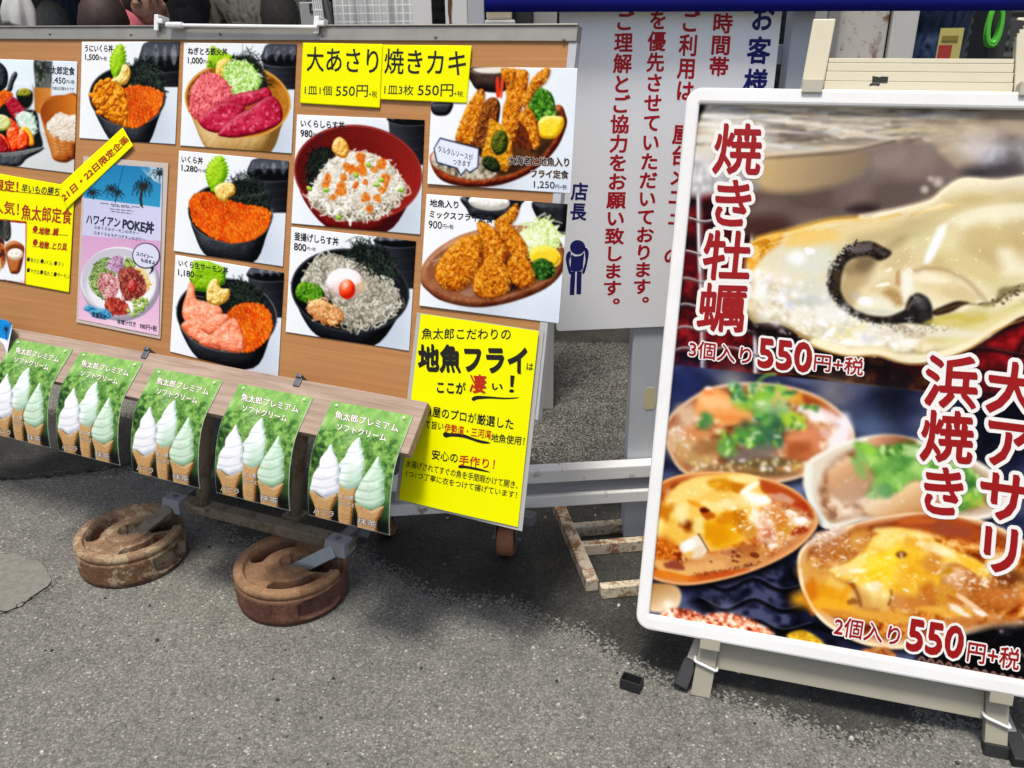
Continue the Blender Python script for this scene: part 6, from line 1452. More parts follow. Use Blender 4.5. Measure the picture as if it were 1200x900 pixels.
soft([(420, 520), (450, 500), (470, 520), (450, 540)], (252, 252, 252), 8, .8)
A.grad([(1050, 60), (1500, 60), (1500, 420), (1200, 420)], (1100, 100), (170, 160, 150), (1400, 300), (214, 206, 190), 60, a=.35)
# lower picture : grilled clams
A.z(740, 400, 2.0935)
bot = [(60, 53), (300, 78), (560, 105), (720, 122), (960, 150), (1400, 205), (1400, 1100), (20, 780)]
A.mottle(bot, [(16, 17, 30), (42, 46, 72), (84, 90, 118)], 110, 1, 3, f=.8, smooth=False)
A.stroke([(300, 78), (420, 82), (560, 104), (720, 122)], 3, (160, 130, 70), .5)
for p, r, c_, al in (((130, 100), 60, (40, 50, 92), .8), ((250, 100), 40, (190, 182, 172), .6), ((500, 130), 50, (150, 140, 132), .6), ((600, 210), 70, (140, 164, 200), .6), ((640, 140), 60, (20, 20, 30), .8), ((900, 200), 90, (14, 14, 24), .9), ((400, 370), 60, (120, 136, 170), .6), ((880, 360), 60, (14, 15, 22), .9), ((80, 150), 40, (60, 74, 116), .6), ((780, 230), 40, (170, 176, 190), .4)): A.glow(p, r, c_, al)
A.mottle([(330, 560), (440, 540), (420, 700), (500, 760), (300, 720), (140, 640), (250, 590)], [(10, 10, 18), (30, 32, 50), (86, 90, 116)], 40, .85, 3, f=10)
for yy in (600, 650, 700):
    A.stroke([(170, yy-16), (230, yy+10), (300, yy-16), (370, yy+12), (440, yy-4), (520, yy+24)], 13, (7, 7, 11), .85, 4); A.stroke([(170, yy-23), (230, yy+3), (300, yy-23), (370, yy+5), (440, yy-11)], 3, (130, 136, 156), .5, 2)
A.stroke([(220, 640), (290, 700), (330, 730)], 14, (140, 146, 168), .3, 8); A.stroke([(180, 620), (240, 690)], 10, (150, 154, 180), .3, 8)
for i in range(40): A.glow((860+A.rs.rand()*300, 380+A.rs.rand()*380), 3+A.rs.rand()*5, (216, 210, 206), .5)
def clam(P, body_, inner, cols, rim, rw=8, ns=26):
    soft([(x+6, y+14) for x, y in P], (8, 7, 12), 10, .85); lo, hi = np.min(P, 0), np.max(P, 0)
    A.grad(P, (lo[0], lo[1]), body_[0], (hi[0]*.6+lo[0]*.4, hi[1]), body_[1], 1.2)
    A.stroke(list(P)+[P[0]], rw, rim, .95, 1.8); A.mottle(inner, cols, ns, 1, 4, f=7)
    Q = [(p[0]*.985+.015*(lo[0]+hi[0])/2, p[1]*.98+.02*(lo[1]+hi[1])/2) for p in inner]; A.stroke(Q+[Q[0]], 14, cols[0], .4, 7)
def onion(P, n):
    soft(P, (70, 120, 50), 8, .8); A.mottle(P, [(36, 84, 34), (96, 152, 64), (164, 200, 110)], 14, .8, f=6)
    for p in A.pick(P, n):
        r = 4+A.rs.rand()*6; c_ = [(70, 132, 44), (118, 176, 76), (176, 212, 120), (44, 96, 44), (206, 230, 160)][A.rs.randint(5)]
        q_ = A.rs.rand()*180; A.fill(ell(p[0], p[1], r*1.3, r*.75, q_, 9), c_, 1.4, a=.85); A.stroke(ell(p[0], p[1], r*1.1, r*.6, q_, 7, 180, 300), 1.6, (226, 240, 190), .5, .8)
    A.strands(P, n//2, 22, 3.4, [(104, 168, 60), (150, 204, 100), (50, 108, 40)], .7)
SAU = [(92, 48, 26), (168, 108, 70), (214, 170, 130), (238, 216, 190)]
clam([(78, 230), (96, 185), (150, 140), (210, 112), (310, 104), (420, 122), (500, 165), (542, 220), (530, 272), (440, 322), (330, 348), (200, 344), (120, 312)], ((150, 92, 56), (206, 150, 112)), [(96, 230), (150, 165), (220, 128), (320, 118), (420, 136), (500, 190), (516, 250), (430, 300), (320, 326), (200, 322), (130, 296)], SAU, (232, 206, 180))
A.z(770, 430, 5)
pat([(180, 290, 70, 70, 0, (218, 190, 160)), (130, 420, 80, 90, 0, (214, 182, 150)), (220, 400, 70, 60, 0, (204, 142, 92)), (200, 520, 120, 70, 20, (196, 160, 110)), (330, 470, 100, 60, 0, (160, 120, 80)), (560, 520, 170, 66, 0, (126, 112, 106)), (620, 590, 300, 46, 0, (104, 88, 56)), (440, 600, 160, 30, 0, (150, 112, 70)), (830, 590, 140, 26, -6, (186, 134, 88)), (850, 190, 150, 40, 20, (222, 160, 70)), (960, 240, 120, 34, 30, (150, 70, 34)), (680, 170, 120, 40, 0, (206, 190, 120))])
A.dots([(60, 380), (150, 340), (220, 420), (160, 540), (80, 480)], 70, 4, 11, [(250, 246, 238), (232, 214, 190), (206, 176, 140)], .7)
A.fill([(220, 235), (250, 175), (285, 122), (330, 128), (352, 124), (430, 168), (520, 232), (580, 318), (604, 378), (572, 392), (540, 322), (490, 306), (440, 340), (320, 332), (240, 284)], (232, 166, 106), 5); pat([(330, 200, 90, 46, 24, (246, 196, 140)), (300, 150, 30, 20, 0, (240, 150, 90)), (300, 124, 22, 10, 0, (252, 246, 240)), (400, 300, 90, 24, 4, (222, 146, 84)), (560, 330, 16, 36, -30, (240, 160, 90)), (570, 310, 14, 14, 0, (252, 240, 230), .8)])
A.fill([(736, 410), (800, 368), (900, 336), (966, 400), (972, 500), (900, 540), (780, 538)], (184, 112, 72), 8); pat([(860, 400, 80, 40, -10, (212, 148, 108)), (820, 480, 60, 40, 0, (164, 92, 56)), (940, 430, 40, 60, 0, (206, 140, 104))])
pat([(1000, 290, 100, 44, 24, (242, 228, 226)), (1080, 400, 56, 110, 10, (242, 238, 242)), (930, 290, 50, 30, 0, (248, 240, 236)), (1050, 480, 60, 50, 0, (240, 232, 232)), (970, 460, 24, 22, 0, (246, 214, 190)), (990, 390, 40, 26, 0, (226, 190, 176), .8), (860, 250, 40, 26, 0, (240, 236, 226))])
GR = [(570, 190, 90, 66, 0, (140, 190, 72)), (690, 250, 90, 60, 20, (168, 204, 146)), (640, 365, 120, 90, 0, (58, 108, 78)), (540, 400, 70, 60, 0, (76, 136, 74)), (440, 440, 84, 56, -30, (104, 156, 74)), (540, 450, 28, 22, 0, (152, 200, 62)), (290, 315, 46, 40, 0, (82, 134, 84)), (790, 310, 80, 40, 25, (176, 206, 72)), (850, 345, 26, 14, 50, (222, 226, 90)), (460, 130, 34, 44, 0, (112, 182, 134)), (570, 122, 34, 28, 0, (216, 234, 182)), (660, 140, 40, 30, 20, (120, 184, 80)), (750, 150, 44, 26, 30, (170, 206, 92)), (900, 235, 40, 16, 20, (150, 184, 80)), (700, 420, 50, 40, 0, (48, 92, 78)), (400, 500, 40, 26, 0, (110, 160, 90)), (620, 290, 60, 40, 30, (120, 172, 92)), (480, 190, 50, 26, 20, (166, 204, 120))]
pat(GR, .95, .24)
for i in range(90):
    g_ = GR[A.rs.randint(len(GR))]; p = (g_[0]+A.rs.randn()*g_[2]*.6, g_[1]+A.rs.randn()*g_[3]*.6); r = 8+A.rs.rand()*16; c_ = [(150, 200, 84), (198, 226, 140), (74, 136, 70), (112, 176, 90), (226, 238, 190), (50, 104, 70)][A.rs.randint(6)]; A.fill(ell(p[0], p[1], r*1.3, r*.6, A.rs.rand()*180, 10), c_, 2.5, a=.7)
A.stroke([(590, 95), (620, 60), (660, 44), (690, 42)], 16, (130, 186, 90), .9, 4)
for i in range(70): A.glow((200+A.rs.rand()*720, 540+A.rs.rand()*80), 5+A.rs.rand()*9, [(255, 253, 244), (220, 210, 130), (240, 236, 220)][A.rs.randint(3)], .75)
A.z(740, 400, 2.0935)
clam([(426, 350), (432, 305), (470, 275), (540, 246), (640, 234), (760, 262), (850, 300), (910, 350), (900, 420), (760, 440), (640, 430), (560, 436), (478, 455), (446, 410)], ((226, 218, 200), (206, 190, 168)), [(462, 370), (490, 300), (560, 264), (650, 252), (760, 285), (860, 330), (880, 400), (700, 425), (560, 428), (486, 436)], [(130, 82, 52), (192, 146, 110), (226, 196, 164), (240, 224, 204)], (240, 236, 222), 12)
A.stroke([(440, 310), (437, 370), (455, 420), (480, 450)], 13, (232, 234, 224), .9, 3)
A.grad([(480, 336), (520, 298), (580, 296), (606, 345), (566, 386), (500, 386)], (510, 300), (226, 186, 146), (570, 380), (150, 98, 62), 5); A.grad([(570, 414), (620, 364), (700, 343), (766, 358), (744, 424), (640, 434)], (640, 350), (244, 222, 186), (690, 430), (190, 140, 92), 4); A.grad([(580, 240), (640, 230), (700, 246), (660, 264), (600, 258)], (600, 234), (210, 162, 130), (660, 262), (136, 86, 60), 3)
onion([(550, 252), (600, 262), (690, 250), (740, 290), (840, 320), (860, 380), (790, 420), (780, 380), (700, 335), (640, 372), (580, 380), (600, 330)], 130); glints([(480, 330), (600, 270), (860, 360), (800, 420), (560, 420)], 70, 5, 3)
pat([(600, 290, 44, 24, 20, (176, 214, 120)), (660, 300, 40, 30, 0, (96, 150, 80)), (720, 320, 40, 20, 20, (190, 220, 140)), (640, 340, 50, 22, -20, (140, 190, 100)), (800, 350, 40, 26, 30, (70, 120, 66)), (840, 390, 26, 16, 0, (176, 206, 90)), (575, 262, 26, 12, 10, (150, 200, 80)), (620, 366, 26, 14, 0, (84, 140, 90)), (690, 270, 30, 12, 10, (206, 226, 170)), (760, 300, 30, 14, 30, (110, 166, 90)), (560, 300, 20, 30, 0, (120, 176, 96))], .8, .24); soft([(480, 380), (560, 340), (620, 390), (560, 430), (500, 430)], (226, 216, 200), 26, .45)
A.blur([(50, 58), (960, 152), (1400, 207), (1400, 440), (880, 440), (700, 424), (560, 440), (420, 366), (310, 330), (60, 338)], 1.9, 6, False)
CHE = [(196, 116, 14), (232, 176, 50), (246, 210, 100), (251, 232, 160)]
def melt(P, hi_, lo_):
    """molten cheese: soft edged, glossy"""
    lo, hi = np.min(P, 0), np.max(P, 0); soft([(x+3, y+7) for x, y in P], (120, 58, 10), 9, .7)
    A.blob(P, CHE, 110, .9, 90, .25, f=4, g=.36, L=(-.4, -.6, .7)); A.mottle(P, [(206, 132, 18), (238, 190, 62), (249, 224, 136)], 60, .5, 2, f=8)
    for q_ in hi_: soft(ell(*q_[:2], q_[2], q_[3], q_[4] if len(q_) > 4 else 0, 14), (252, 242, 196), 9, .75)
    for q_ in lo_: soft(ell(*q_[:2], q_[2], q_[3], q_[4] if len(q_) > 4 else 0, 14), (178, 92, 10), 10, .7)
clam([(36, 480), (46, 380), (100, 336), (200, 322), (310, 334), (400, 368), (452, 428), (440, 472), (380, 522), (280, 566), (170, 592), (100, 592), (40, 566)], ((186, 100, 48), (214, 150, 96)), [(50, 400), (110, 350), (210, 338), (320, 348), (410, 388), (438, 430), (412, 478), (320, 533), (200, 572), (100, 574), (40, 540)], [(120, 46, 14), (186, 98, 40), (222, 156, 88), (238, 196, 140)], (226, 172, 120), 8, 20)
A.stroke([(330, 352), (400, 384), (440, 430)], 12, (120, 46, 18), .6, 6); bubbles([(90, 566), (140, 524), (260, 528), (380, 500), (330, 530), (200, 574)], 190, 1.5, 5); soft([(110, 550), (200, 530), (340, 505), (280, 546), (170, 572)], (226, 176, 112), 12, .5)
bubbles([(330, 380), (420, 400), (436, 440), (350, 480), (310, 440)], 60, 2, 5); glints([(320, 370), (440, 425), (400, 480), (300, 500), (320, 430)], 110, 6, 3.4)
A.z(760, 540, 5.625)
A.fill([(740, 140), (850, 168), (1000, 248), (1072, 335), (1000, 330), (880, 280), (770, 226)], (178, 80, 36), 6); pat([(880, 246, 90, 26, 20, (212, 172, 152), .8), (1010, 300, 50, 22, 30, (160, 50, 26), .8)])
pat([(880, 410, 170, 110, 0, (222, 178, 136)), (780, 470, 60, 100, 0, (228, 186, 154)), (960, 400, 90, 50, 0, (232, 200, 160)), (880, 430, 44, 66, 0, (196, 126, 36)), (930, 460, 60, 34, 0, (206, 146, 60)), (995, 462, 50, 26, -10, (150, 50, 20)), (850, 360, 60, 40, 0, (206, 136, 70)), (790, 480, 40, 30, 0, (184, 104, 70), .7)])
ck = [(110, 270), (150, 205), (210, 152), (330, 110), (450, 88), (600, 84), (690, 104), (724, 134), (752, 200), (800, 240), (770, 300), (700, 330), (684, 420), (640, 520), (520, 562), (420, 600), (330, 560), (230, 560), (120, 530), (56, 440), (66, 330)]
A.fill(ck, (236, 198, 108), 4)
pat([(290, 190, 180, 60, -18, (242, 214, 136)), (520, 162, 120, 42, 4, (204, 138, 28)), (590, 180, 50, 30, 0, (190, 120, 20)), (440, 158, 50, 16, -10, (222, 168, 60)), (640, 120, 90, 30, 10, (246, 226, 160)), (664, 180, 60, 26, -30, (255, 248, 232)), (690, 252, 100, 40, 8, (255, 250, 240)), (620, 300, 80, 60, 0, (244, 216, 152)), (520, 440, 160, 110, 0, (224, 164, 28)), (440, 490, 90, 70, 0, (214, 148, 18)), (600, 390, 40, 90, -14, (188, 118, 20)), (510, 380, 60, 40, 0, (206, 136, 30)), (420, 300, 90, 30, 10, (244, 222, 150)), (520, 290, 70, 30, 0, (246, 226, 168)), (320, 290, 70, 18, 20, (224, 160, 52)), (390, 356, 50, 26, 30, (178, 88, 18)), (260, 425, 56, 48, 0, (160, 82, 14)), (255, 420, 30, 26, 0, (120, 50, 10)), (120, 340, 60, 66, 20, (194, 120, 26)), (160, 390, 34, 46, 0, (228, 190, 92)), (215, 345, 60, 56, 0, (242, 228, 166)), (330, 440, 44, 66, 0, (238, 220, 148)), (80, 460, 52, 60, 0, (242, 226, 150)), (160, 490, 80, 50, 0, (230, 190, 90)), (300, 520, 60, 40, 0, (226, 180, 70)), (700, 380, 40, 60, 10, (250, 238, 214)), (660, 460, 40, 70, 0, (206, 150, 70))])
A.fill([(338, 316), (360, 306), (384, 312), (404, 328), (386, 340), (360, 344), (342, 334)], (96, 26, 10), 2.5)
A.fill(ell(700, 262, 10, 6), (255, 255, 255), 2)
wm_ = [(200, 566), (240, 526), (300, 492), (336, 488), (372, 536), (388, 592), (356, 640), (300, 648), (236, 618)]
A.fill(wm_, (234, 224, 204), 3); pat([(270, 560, 50, 34, -20, (250, 248, 242)), (330, 590, 40, 30, 0, (226, 206, 176)), (260, 620, 40, 22, 0, (226, 176, 90), .8)])
for t in range(9): p = (330+t*7.5, 484+t*11+t*t*.2); A.fill(ell(p[0], p[1], 7, 6, 0, 8), (96, 44, 16), 1.2, a=.8)
pat([(90, 580, 80, 76, 0, (192, 102, 26)), (70, 600, 40, 30, 0, (160, 72, 14), .7)]); A.dots([(40, 520), (140, 540), (150, 630), (40, 640)], 60, 4, 9, [(222, 140, 50), (170, 80, 20), (240, 180, 100)], .7)
pat([(520, 660, 270, 66, -10, (206, 152, 98)), (180, 716, 190, 46, 10, (226, 182, 112)), (400, 700, 120, 36, 0, (222, 176, 116)), (700, 620, 90, 40, -20, (196, 134, 70)), (170, 690, 78, 26, 4, (138, 68, 54)), (430, 752, 220, 22, -7, (188, 88, 38)), (160, 756, 160, 20, 12, (214, 128, 44)), (640, 596, 90, 40, 0, (160, 94, 50), .7), (540, 600, 60, 24, 0, (170, 110, 80), .7)])
bubbles([(240, 690), (480, 620), (700, 600), (820, 620), (700, 690), (420, 740), (240, 730)], 260, 2, 7, (234, 190, 136), (190, 128, 76)); 
for (x, y, r) in ((590, 628, 14), (560, 658, 12), (584, 664, 10), (552, 632, 8), (700, 622, 26), (412, 664, 8), (560, 600, 12)): A.fill(ell(x, y, r*1.2, r*.7, 10, 10), (104, 46, 24), 1.6, a=.85)
A.dots([(300, 740), (500, 712), (760, 650), (700, 690), (480, 740), (330, 756)], 110, 2, 5, [(96, 40, 20), (70, 26, 12)], .8)
glints([(740, 230), (860, 320), (1030, 380), (1010, 440), (840, 500), (740, 440)], 90, 22, 8); glints([(560, 300), (720, 230), (700, 420), (560, 470)], 60, 20, 6); pat([(1000, 390, 40, 22, 10, (255, 253, 250)), (940, 340, 40, 14, 10, (252, 240, 224)), (760, 250, 40, 24, 0, (255, 254, 252)), (820, 560, 30, 20, 0, (250, 236, 220))])
glints([(130, 230), (400, 120), (600, 100), (520, 300), (300, 330)], 40, 14, 5, a=.6); glints([(700, 560), (980, 430), (1060, 420), (820, 620)], 60, 14, 5)
A.z(740, 400, 2.0935)
rm = [(560, 446), (640, 430), (720, 424), (850, 440), (960, 490), (1100, 580), (1200, 660), (1100, 700), (850, 712), (700, 748), (580, 742), (480, 692), (428, 620), (412, 560), (420, 510), (480, 470)]
clam(rm, ((214, 170, 120), (228, 190, 148)), [(436, 560), (446, 505), (560, 462), (720, 440), (850, 456), (960, 508), (1100, 600), (1080, 670), (850, 692), (700, 728), (590, 722), (496, 672), (446, 620)], [(112, 44, 12), (180, 100, 36), (220, 156, 80), (238, 196, 130)], (244, 222, 186), 9, 24)
A.stroke([(560, 464), (640, 448), (740, 442), (850, 460), (950, 508)], 24, (128, 50, 20), .75, 9); A.stroke([(560, 452), (640, 436), (720, 430), (850, 446)], 6, (206, 140, 96), .7, 3)
A.stroke([(414, 560), (424, 612), (470, 684), (570, 738)], 7, (250, 236, 210), .85, 2.5)
A.z(930, 590, 4.444)
A.fill([(530, 100), (600, 72), (700, 58), (850, 76), (960, 128), (1060, 180), (1040, 220), (940, 200), (800, 176), (650, 136), (540, 124)], (164, 82, 38), 6); pat([(800, 128, 140, 34, 8, (148, 78, 58), .8), (640, 90, 90, 20, -4, (190, 104, 50), .8)])
pat([(200, 230, 100, 70, 0, (184, 126, 86)), (170, 170, 120, 26, -16, (214, 186, 166)), (330, 200, 80, 60, -20, (206, 150, 78)), (260, 270, 70, 50, 0, (176, 110, 50)), (130, 370, 90, 80, 0, (216, 164, 88)), (180, 480, 150, 80, 0, (226, 164, 44)), (90, 480, 36, 90, -10, (204, 124, 34)), (240, 540, 140, 40, 14, (232, 176, 60)), (230, 400, 60, 40, 0, (232, 196, 110))])
bubbles([(110, 160), (300, 150), (400, 170), (280, 300), (130, 330)], 120, 3, 9, (240, 206, 150), (170, 104, 50)); glints([(90, 220), (180, 130), (390, 160), (330, 290), (120, 350)], 90, 16, 5)
ck = [(204, 344), (300, 296), (370, 246), (420, 172), (520, 128), (604, 138), (690, 178), (770, 208), (850, 250), (950, 290), (1010, 350), (990, 390), (900, 330), (830, 310), (780, 330), (760, 390), (740, 480), (640, 566), (540, 566), (500, 504), (430, 490), (330, 424), (230, 384)]
A.fill([(x+6, y+10) for x, y in ck], (150, 80, 24), 8, a=.7); A.fill(ck, (238, 202, 100), 4)
pat([(470, 320, 140, 76, -30, (246, 216, 66)), (440, 370, 80, 30, -20, (240, 200, 40)), (560, 162, 130, 34, 6, (246, 224, 150)), (470, 200, 60, 40, -40, (244, 220, 140)), (640, 215, 70, 40, 10, (214, 150, 42)), (600, 280, 60, 60, 0, (232, 186, 50)), (640, 390, 110, 100, 0, (222, 164, 40)), (620, 520, 120, 56, 0, (184, 110, 62)), (700, 470, 50, 70, 10, (176, 96, 44)), (730, 310, 46, 70, 0, (190, 120, 50)), (700, 220, 60, 24, 20, (250, 232, 190)), (780, 250, 60, 24, 25, (250, 236, 206)), (270, 345, 80, 26, -12, (246, 232, 178)), (340, 300, 60, 24, -30, (246, 228, 150)), (950, 330, 80, 30, 28, (236, 186, 60)), (400, 476, 110, 50, 10, (240, 222, 160)), (420, 430, 44, 26, 10, (255, 253, 240)), (360, 510, 70, 50, 20, (206, 162, 92)), (460, 530, 50, 40, 0, (222, 184, 110)), (330, 350, 40, 14, 0, (254, 250, 226))])
A.fill([(532, 262), (552, 248), (580, 252), (590, 268), (568, 284), (542, 280)], (104, 40, 14), 3)
A.stroke([(296, 406), (318, 440), (340, 490), (350, 530)], 13, (110, 54, 24), .8, 4); A.stroke([(507, 452), (510, 484), (496, 524)], 10, (96, 34, 12), .85, 3); pat([(310, 510, 30, 18, 10, (140, 84, 44), .8), (400, 560, 60, 16, 10, (190, 140, 80), .7)])
pat([(860, 390, 90, 60, 24, (228, 194, 156)), (804, 350, 26, 22, 0, (188, 138, 40)), (920, 440, 120, 50, 24, (206, 156, 110)), (1000, 490, 150, 80, 10, (170, 100, 44)), (1120, 400, 80, 60, 0, (110, 58, 30)), (1060, 310, 70, 50, 0, (232, 200, 150)), (790, 480, 60, 50, 0, (206, 150, 60)), (800, 560, 120, 30, 6, (226, 176, 80)), (1100, 480, 90, 60, 0, (190, 120, 60))])
bubbles([(760, 450), (1000, 400), (1190, 420), (1180, 520), (940, 600), (780, 590)], 260, 3, 9, (232, 184, 120), (150, 84, 34)); glints([(800, 380), (980, 330), (1140, 380), (1000, 450), (860, 440)], 80, 18, 6)
pat([(860, 556, 60, 18, 26, (246, 232, 214)), (930, 535, 80, 18, 30, (228, 194, 154)), (970, 570, 34, 14, 30, (250, 240, 226)), (840, 500, 50, 12, 30, (180, 110, 50), .8), (900, 505, 60, 12, 34, (236, 206, 166))])
pat([(440, 590, 300, 26, 8, (222, 168, 74)), (760, 620, 200, 22, -4, (190, 124, 66)), (300, 590, 140, 20, 16, (206, 140, 60))]); bubbles([(260, 560), (560, 590), (860, 600), (800, 640), (500, 630), (300, 600)], 110, 3, 7, (240, 200, 130), (190, 120, 50))
glints(ck, 110, 20, 6); A.mottle(ck, [(206, 140, 30), (240, 200, 90), (250, 230, 150)], 60, .22, 3, f=8)
A.z(740, 400, 2.0935)
A.stroke([(414, 560), (424, 612), (470, 684), (570, 738), (700, 746)], 7, (244, 222, 186), .85, 2.5)
# coals, coils and shells along the lower edge
A.mottle([(860, 706), (960, 694), (1100, 690), (1400, 640), (1400, 1100), (800, 830), (700, 770)], [(5, 5, 8), (18, 16, 22), (44, 40, 46)], 40, 1, f=8)
for i in range(40):
    x = 750+i*15; y = 742+i*3.0+9*math.sin(i*.8); A.stroke([(x, y), (x+8, y-11), (x+17, y+3), (x+20, y+14)], 8, (26, 20, 22), .9, 1.5); A.stroke([(x+2, y-2), (x+9, y-11), (x+16, y)], 3, (214, 190, 180), .75, 1.2)
for i in range(24): x = 700+i*22; y = 772+i*4.6; A.stroke([(x, y+18), (x+12, y+3), (x+25, y+20)], 6, (126, 84, 72), .75, 2); A.stroke([(x+3, y+12), (x+12, y+1), (x+20, y+12)], 2, (226, 190, 176), .7, 1)
for i in range(30): A.glow((900+A.rs.rand()*260, 600+A.rs.rand()*190), 5, (216, 206, 204), .6)
A.grad([(30, 600), (100, 596), (122, 620), (110, 655), (60, 664), (30, 650)], (60, 600), (176, 138, 86), (90, 660), (236, 214, 184), 3); A.glow((90, 646), 14, (255, 244, 230), .8)
for P in ([(70, 668), (110, 654), (170, 668), (170, 694), (100, 688)], [(160, 694), (190, 668), (250, 668), (310, 690), (350, 718), (300, 726), (220, 712)]): A.mottle(P, [(130, 50, 30), (206, 120, 86), (240, 190, 160), (252, 232, 220)], 12, 1, f=4); glints(P, 26, 6, 3.4)
A.mottle([(380, 722), (420, 708), (462, 730), (470, 748), (420, 744)], [(196, 150, 40), (232, 200, 80)], 10, .95, f=3); A.mottle([(560, 760), (620, 748), (650, 775), (600, 778)], [(150, 84, 40), (206, 150, 90)], 10, .9, f=3)
A.blur([(-200, -200), (2400, -200), (2400, 2400), (-200, 2400)], .01, 2, False, 1)
sp = empty('seafood_poster', PF.pt(.25, -.17, PW), 'large glossy poster of a grilled oyster above four cheese topped clams', 'poster')
put('paper', sheet_mesh(A, 'paper', None, grain=.010, vivid=(1.14, 1.10)), GLOSS, sp)
I, J = Ink(A, .0010), Ink(A, .0005)
BB_ = .022
for X_, g in ((I, 0), (J, .075)):
    A.z(760, 100, 2.5714)
    X_.column('焼き牡蠣', (203, 112), (352, 116), (138, 748), (290, 752), .006, g, gap=.02, nib=.022)
    X_.line('3個入り', (125, 768), (312, 790), (121, 818), .004, g*.9, nib=.016); X_.line('550', (336, 764), (494, 780), (330, 846), .012, g*.8, nib=.03); X_.line('円+税', (502, 808), (650, 824), (497, 858), .004, g*.9, nib=.016)
    A.z(740, 400, 2.0935)
    X_.column('浜焼き', (722, 30), (860, 38), (694, 430), (824, 440), 0.008, g, gap=.02, nib=.026)
    X_.column('大アサリ', (874, 44), (1012, 60), (832, 566), (968, 586), 0.008, g, gap=.0, nib=.026)
    X_.line('2個入り', (502, 674), (662, 700), (495, 720), .004, g*.9, nib=.016); X_.line('550', (684, 682), (818, 704), (674, 754), .012, g*.8, nib=.03); X_.line('円+税', (828, 734), (955, 756), (822, 784), .004, g*.9, nib=.016)
I.build('red_lettering', ink(160, 8, 8), sp); J.build('white_outline', ink(250, 246, 240), sp)
# ------------------------------------------------------------------ behind the boards: stall posts, curtain, customers under an added canopy
def at(px, py, Y): 
    v = ray((px, py)); return EYE+v*(Y/v[1])
def slab(x0, x1, Y, z0, z1, dep, py=20):
    a, b = at(x0, py, Y), at(x1, py, Y); return MB().box(a[0], b[0], Y, Y+dep, z0, z1)
# banner
NB = Frame(NOTICE.pt(0, 0, .035), NOTICE.ex, NOTICE.ey)
ub, vb = NB.uv((567.5, 14.2)); _, vb2 = NB.uv((1190, 14.0))
G = []
for i in range(26):
    t = i/25; row = []
    for j in range(90):
        s_ = j/89; u = ub+1.75*s_; v = vb+(vb2-vb)*s_*1.25-.46*t
        row.append(NB.pt(u, v, .006*math.sin(s_*31+t*1.5)*t*(1-t)*2+.0025*math.sin(s_*17)+.012*t))
    G.append(row)
bn = empty('blue_banner', NB.pt(ub+.8, vb-.2, .02), 'deep blue cloth banner stretched across above the white notice board', 'banner')
MB().grid(G).build('cloth', TARP, bn, 0, True, 0, .003)
MB().tube([NB.pt(ub-.05, vb-.46, .012), NB.pt(ub+1.8, vb-.46, .012)], .014, 12).build('top_pipe', ALU, bn, 0, True)
for s_ in (.06, .5, .94):
    c_ = NB.pt(ub+1.75*s_, vb-.46, .012); MB().tube([c_+NB.ex*-.014, c_+NB.ex*.014], .0175, 12).build('clamp', BLACK, bn)
MB().box(*[f(p[i] for p in (NB.pt(ub+1.70, 0, -.0), NB.pt(ub+1.75, 0, -.045))) for i in (0, 1) for f in (min, max)], 0, NB.pt(0, vb-.5, 0)[2]).build('support_post', GREYP, bn, .003)
# posts behind the board's right half
gp = empty('grey_post', at(558, 20, 2.45)*[1, 1, 0], 'pale grey square metal post rising behind the top edge of the menu board', 'post')
slab(548.5, 567.5, 2.45, .012, 2.3, .05).build('shaft', GREYP, gp, .003); a = at(558, 20, 2.45); MB().box(a[0]-.07, a[0]+.07, 2.40, 2.56, 0, .0118).build('base_plate', STEEL, gp, .002)
wp = empty('white_post', at(535, 20, 2.7)*[1, 1, 0], 'white painted post with a ragged rusty edge behind the menu board', 'post')
slab(522, 548, 2.7, 0, 2.35, .06).build('shaft', WHITE, wp, .004)
a, b = at(525.5, 20, 2.7), at(530.5, 20, 2.7); e_ = MB(); r2 = random.Random(8); L0, L1 = [], []
for i in range(90):
    z = 2.3*i/89; L0.append((a[0]+r2.uniform(-.001, .002), 2.698, z)); L1.append((b[0]+r2.uniform(-.005, .003), 2.698, z))
e_.grid([L0, L1]).build('rust_strip', rust_paint('edge_rust', (.20, .09, .045), .8, scale=30), wp, 0, False, 0, .002)
# translucent mesh curtain
k = N('mesh_curtain'); v = k.coord('Object')
sx = k.n('ShaderNodeSeparateXYZ'); k.l(v, sx.inputs[0])
def lines(sock, sc, w):
    m = k.n('ShaderNodeMath', operation='MULTIPLY'); m.inputs[1].default_value = sc; k.l(sock, m.inputs[0])
    f = k.n('ShaderNodeMath', operation='FRACT'); k.l(m.outputs[0], f.inputs[0]); c = k.n('ShaderNodeMath', operation='LESS_THAN'); c.inputs[1].default_value = w; k.l(f.outputs[0], c.inputs[0]); return c.outputs[0]
mx = k.n('ShaderNodeMath', operation='MAXIMUM'); k.l(lines(sx.outputs[0], 42, .16), mx.inputs[0]); k.l(lines(sx.outputs[2], 42, .16), mx.inputs[1])
fold = k.ramp(k.noise(k.coord('Object', (6, 6, .3)), 4, 3), [(.3, (.46, .47, .44)), (.7, (.66, .67, .64))])
k.set(k.mix(mx.outputs[0], fold, (.86, .87, .86)), .45, 0, .4); k.b.inputs['Transmission Weight'].default_value = 0
k.b.inputs['Subsurface Weight'].default_value = 0
G = []
for t in (0, 1):
    row = []
    for j in range(70):
        s_ = j/69; p = at(391+(506-391)*s_, 20, 2.95); row.append((p[0], 2.95+.012*math.sin(s_*22)+.006*math.sin(s_*51+1), .35+1.9*t))
    G.append(row)
cu_ = MB().grid(G).build('clear_curtain', MATS['mesh_curtain'], None, 0, True, 0, .002)
tag(cu_, 'whitish clear vinyl curtain with woven grid behind the top of the menu board', 'curtain')
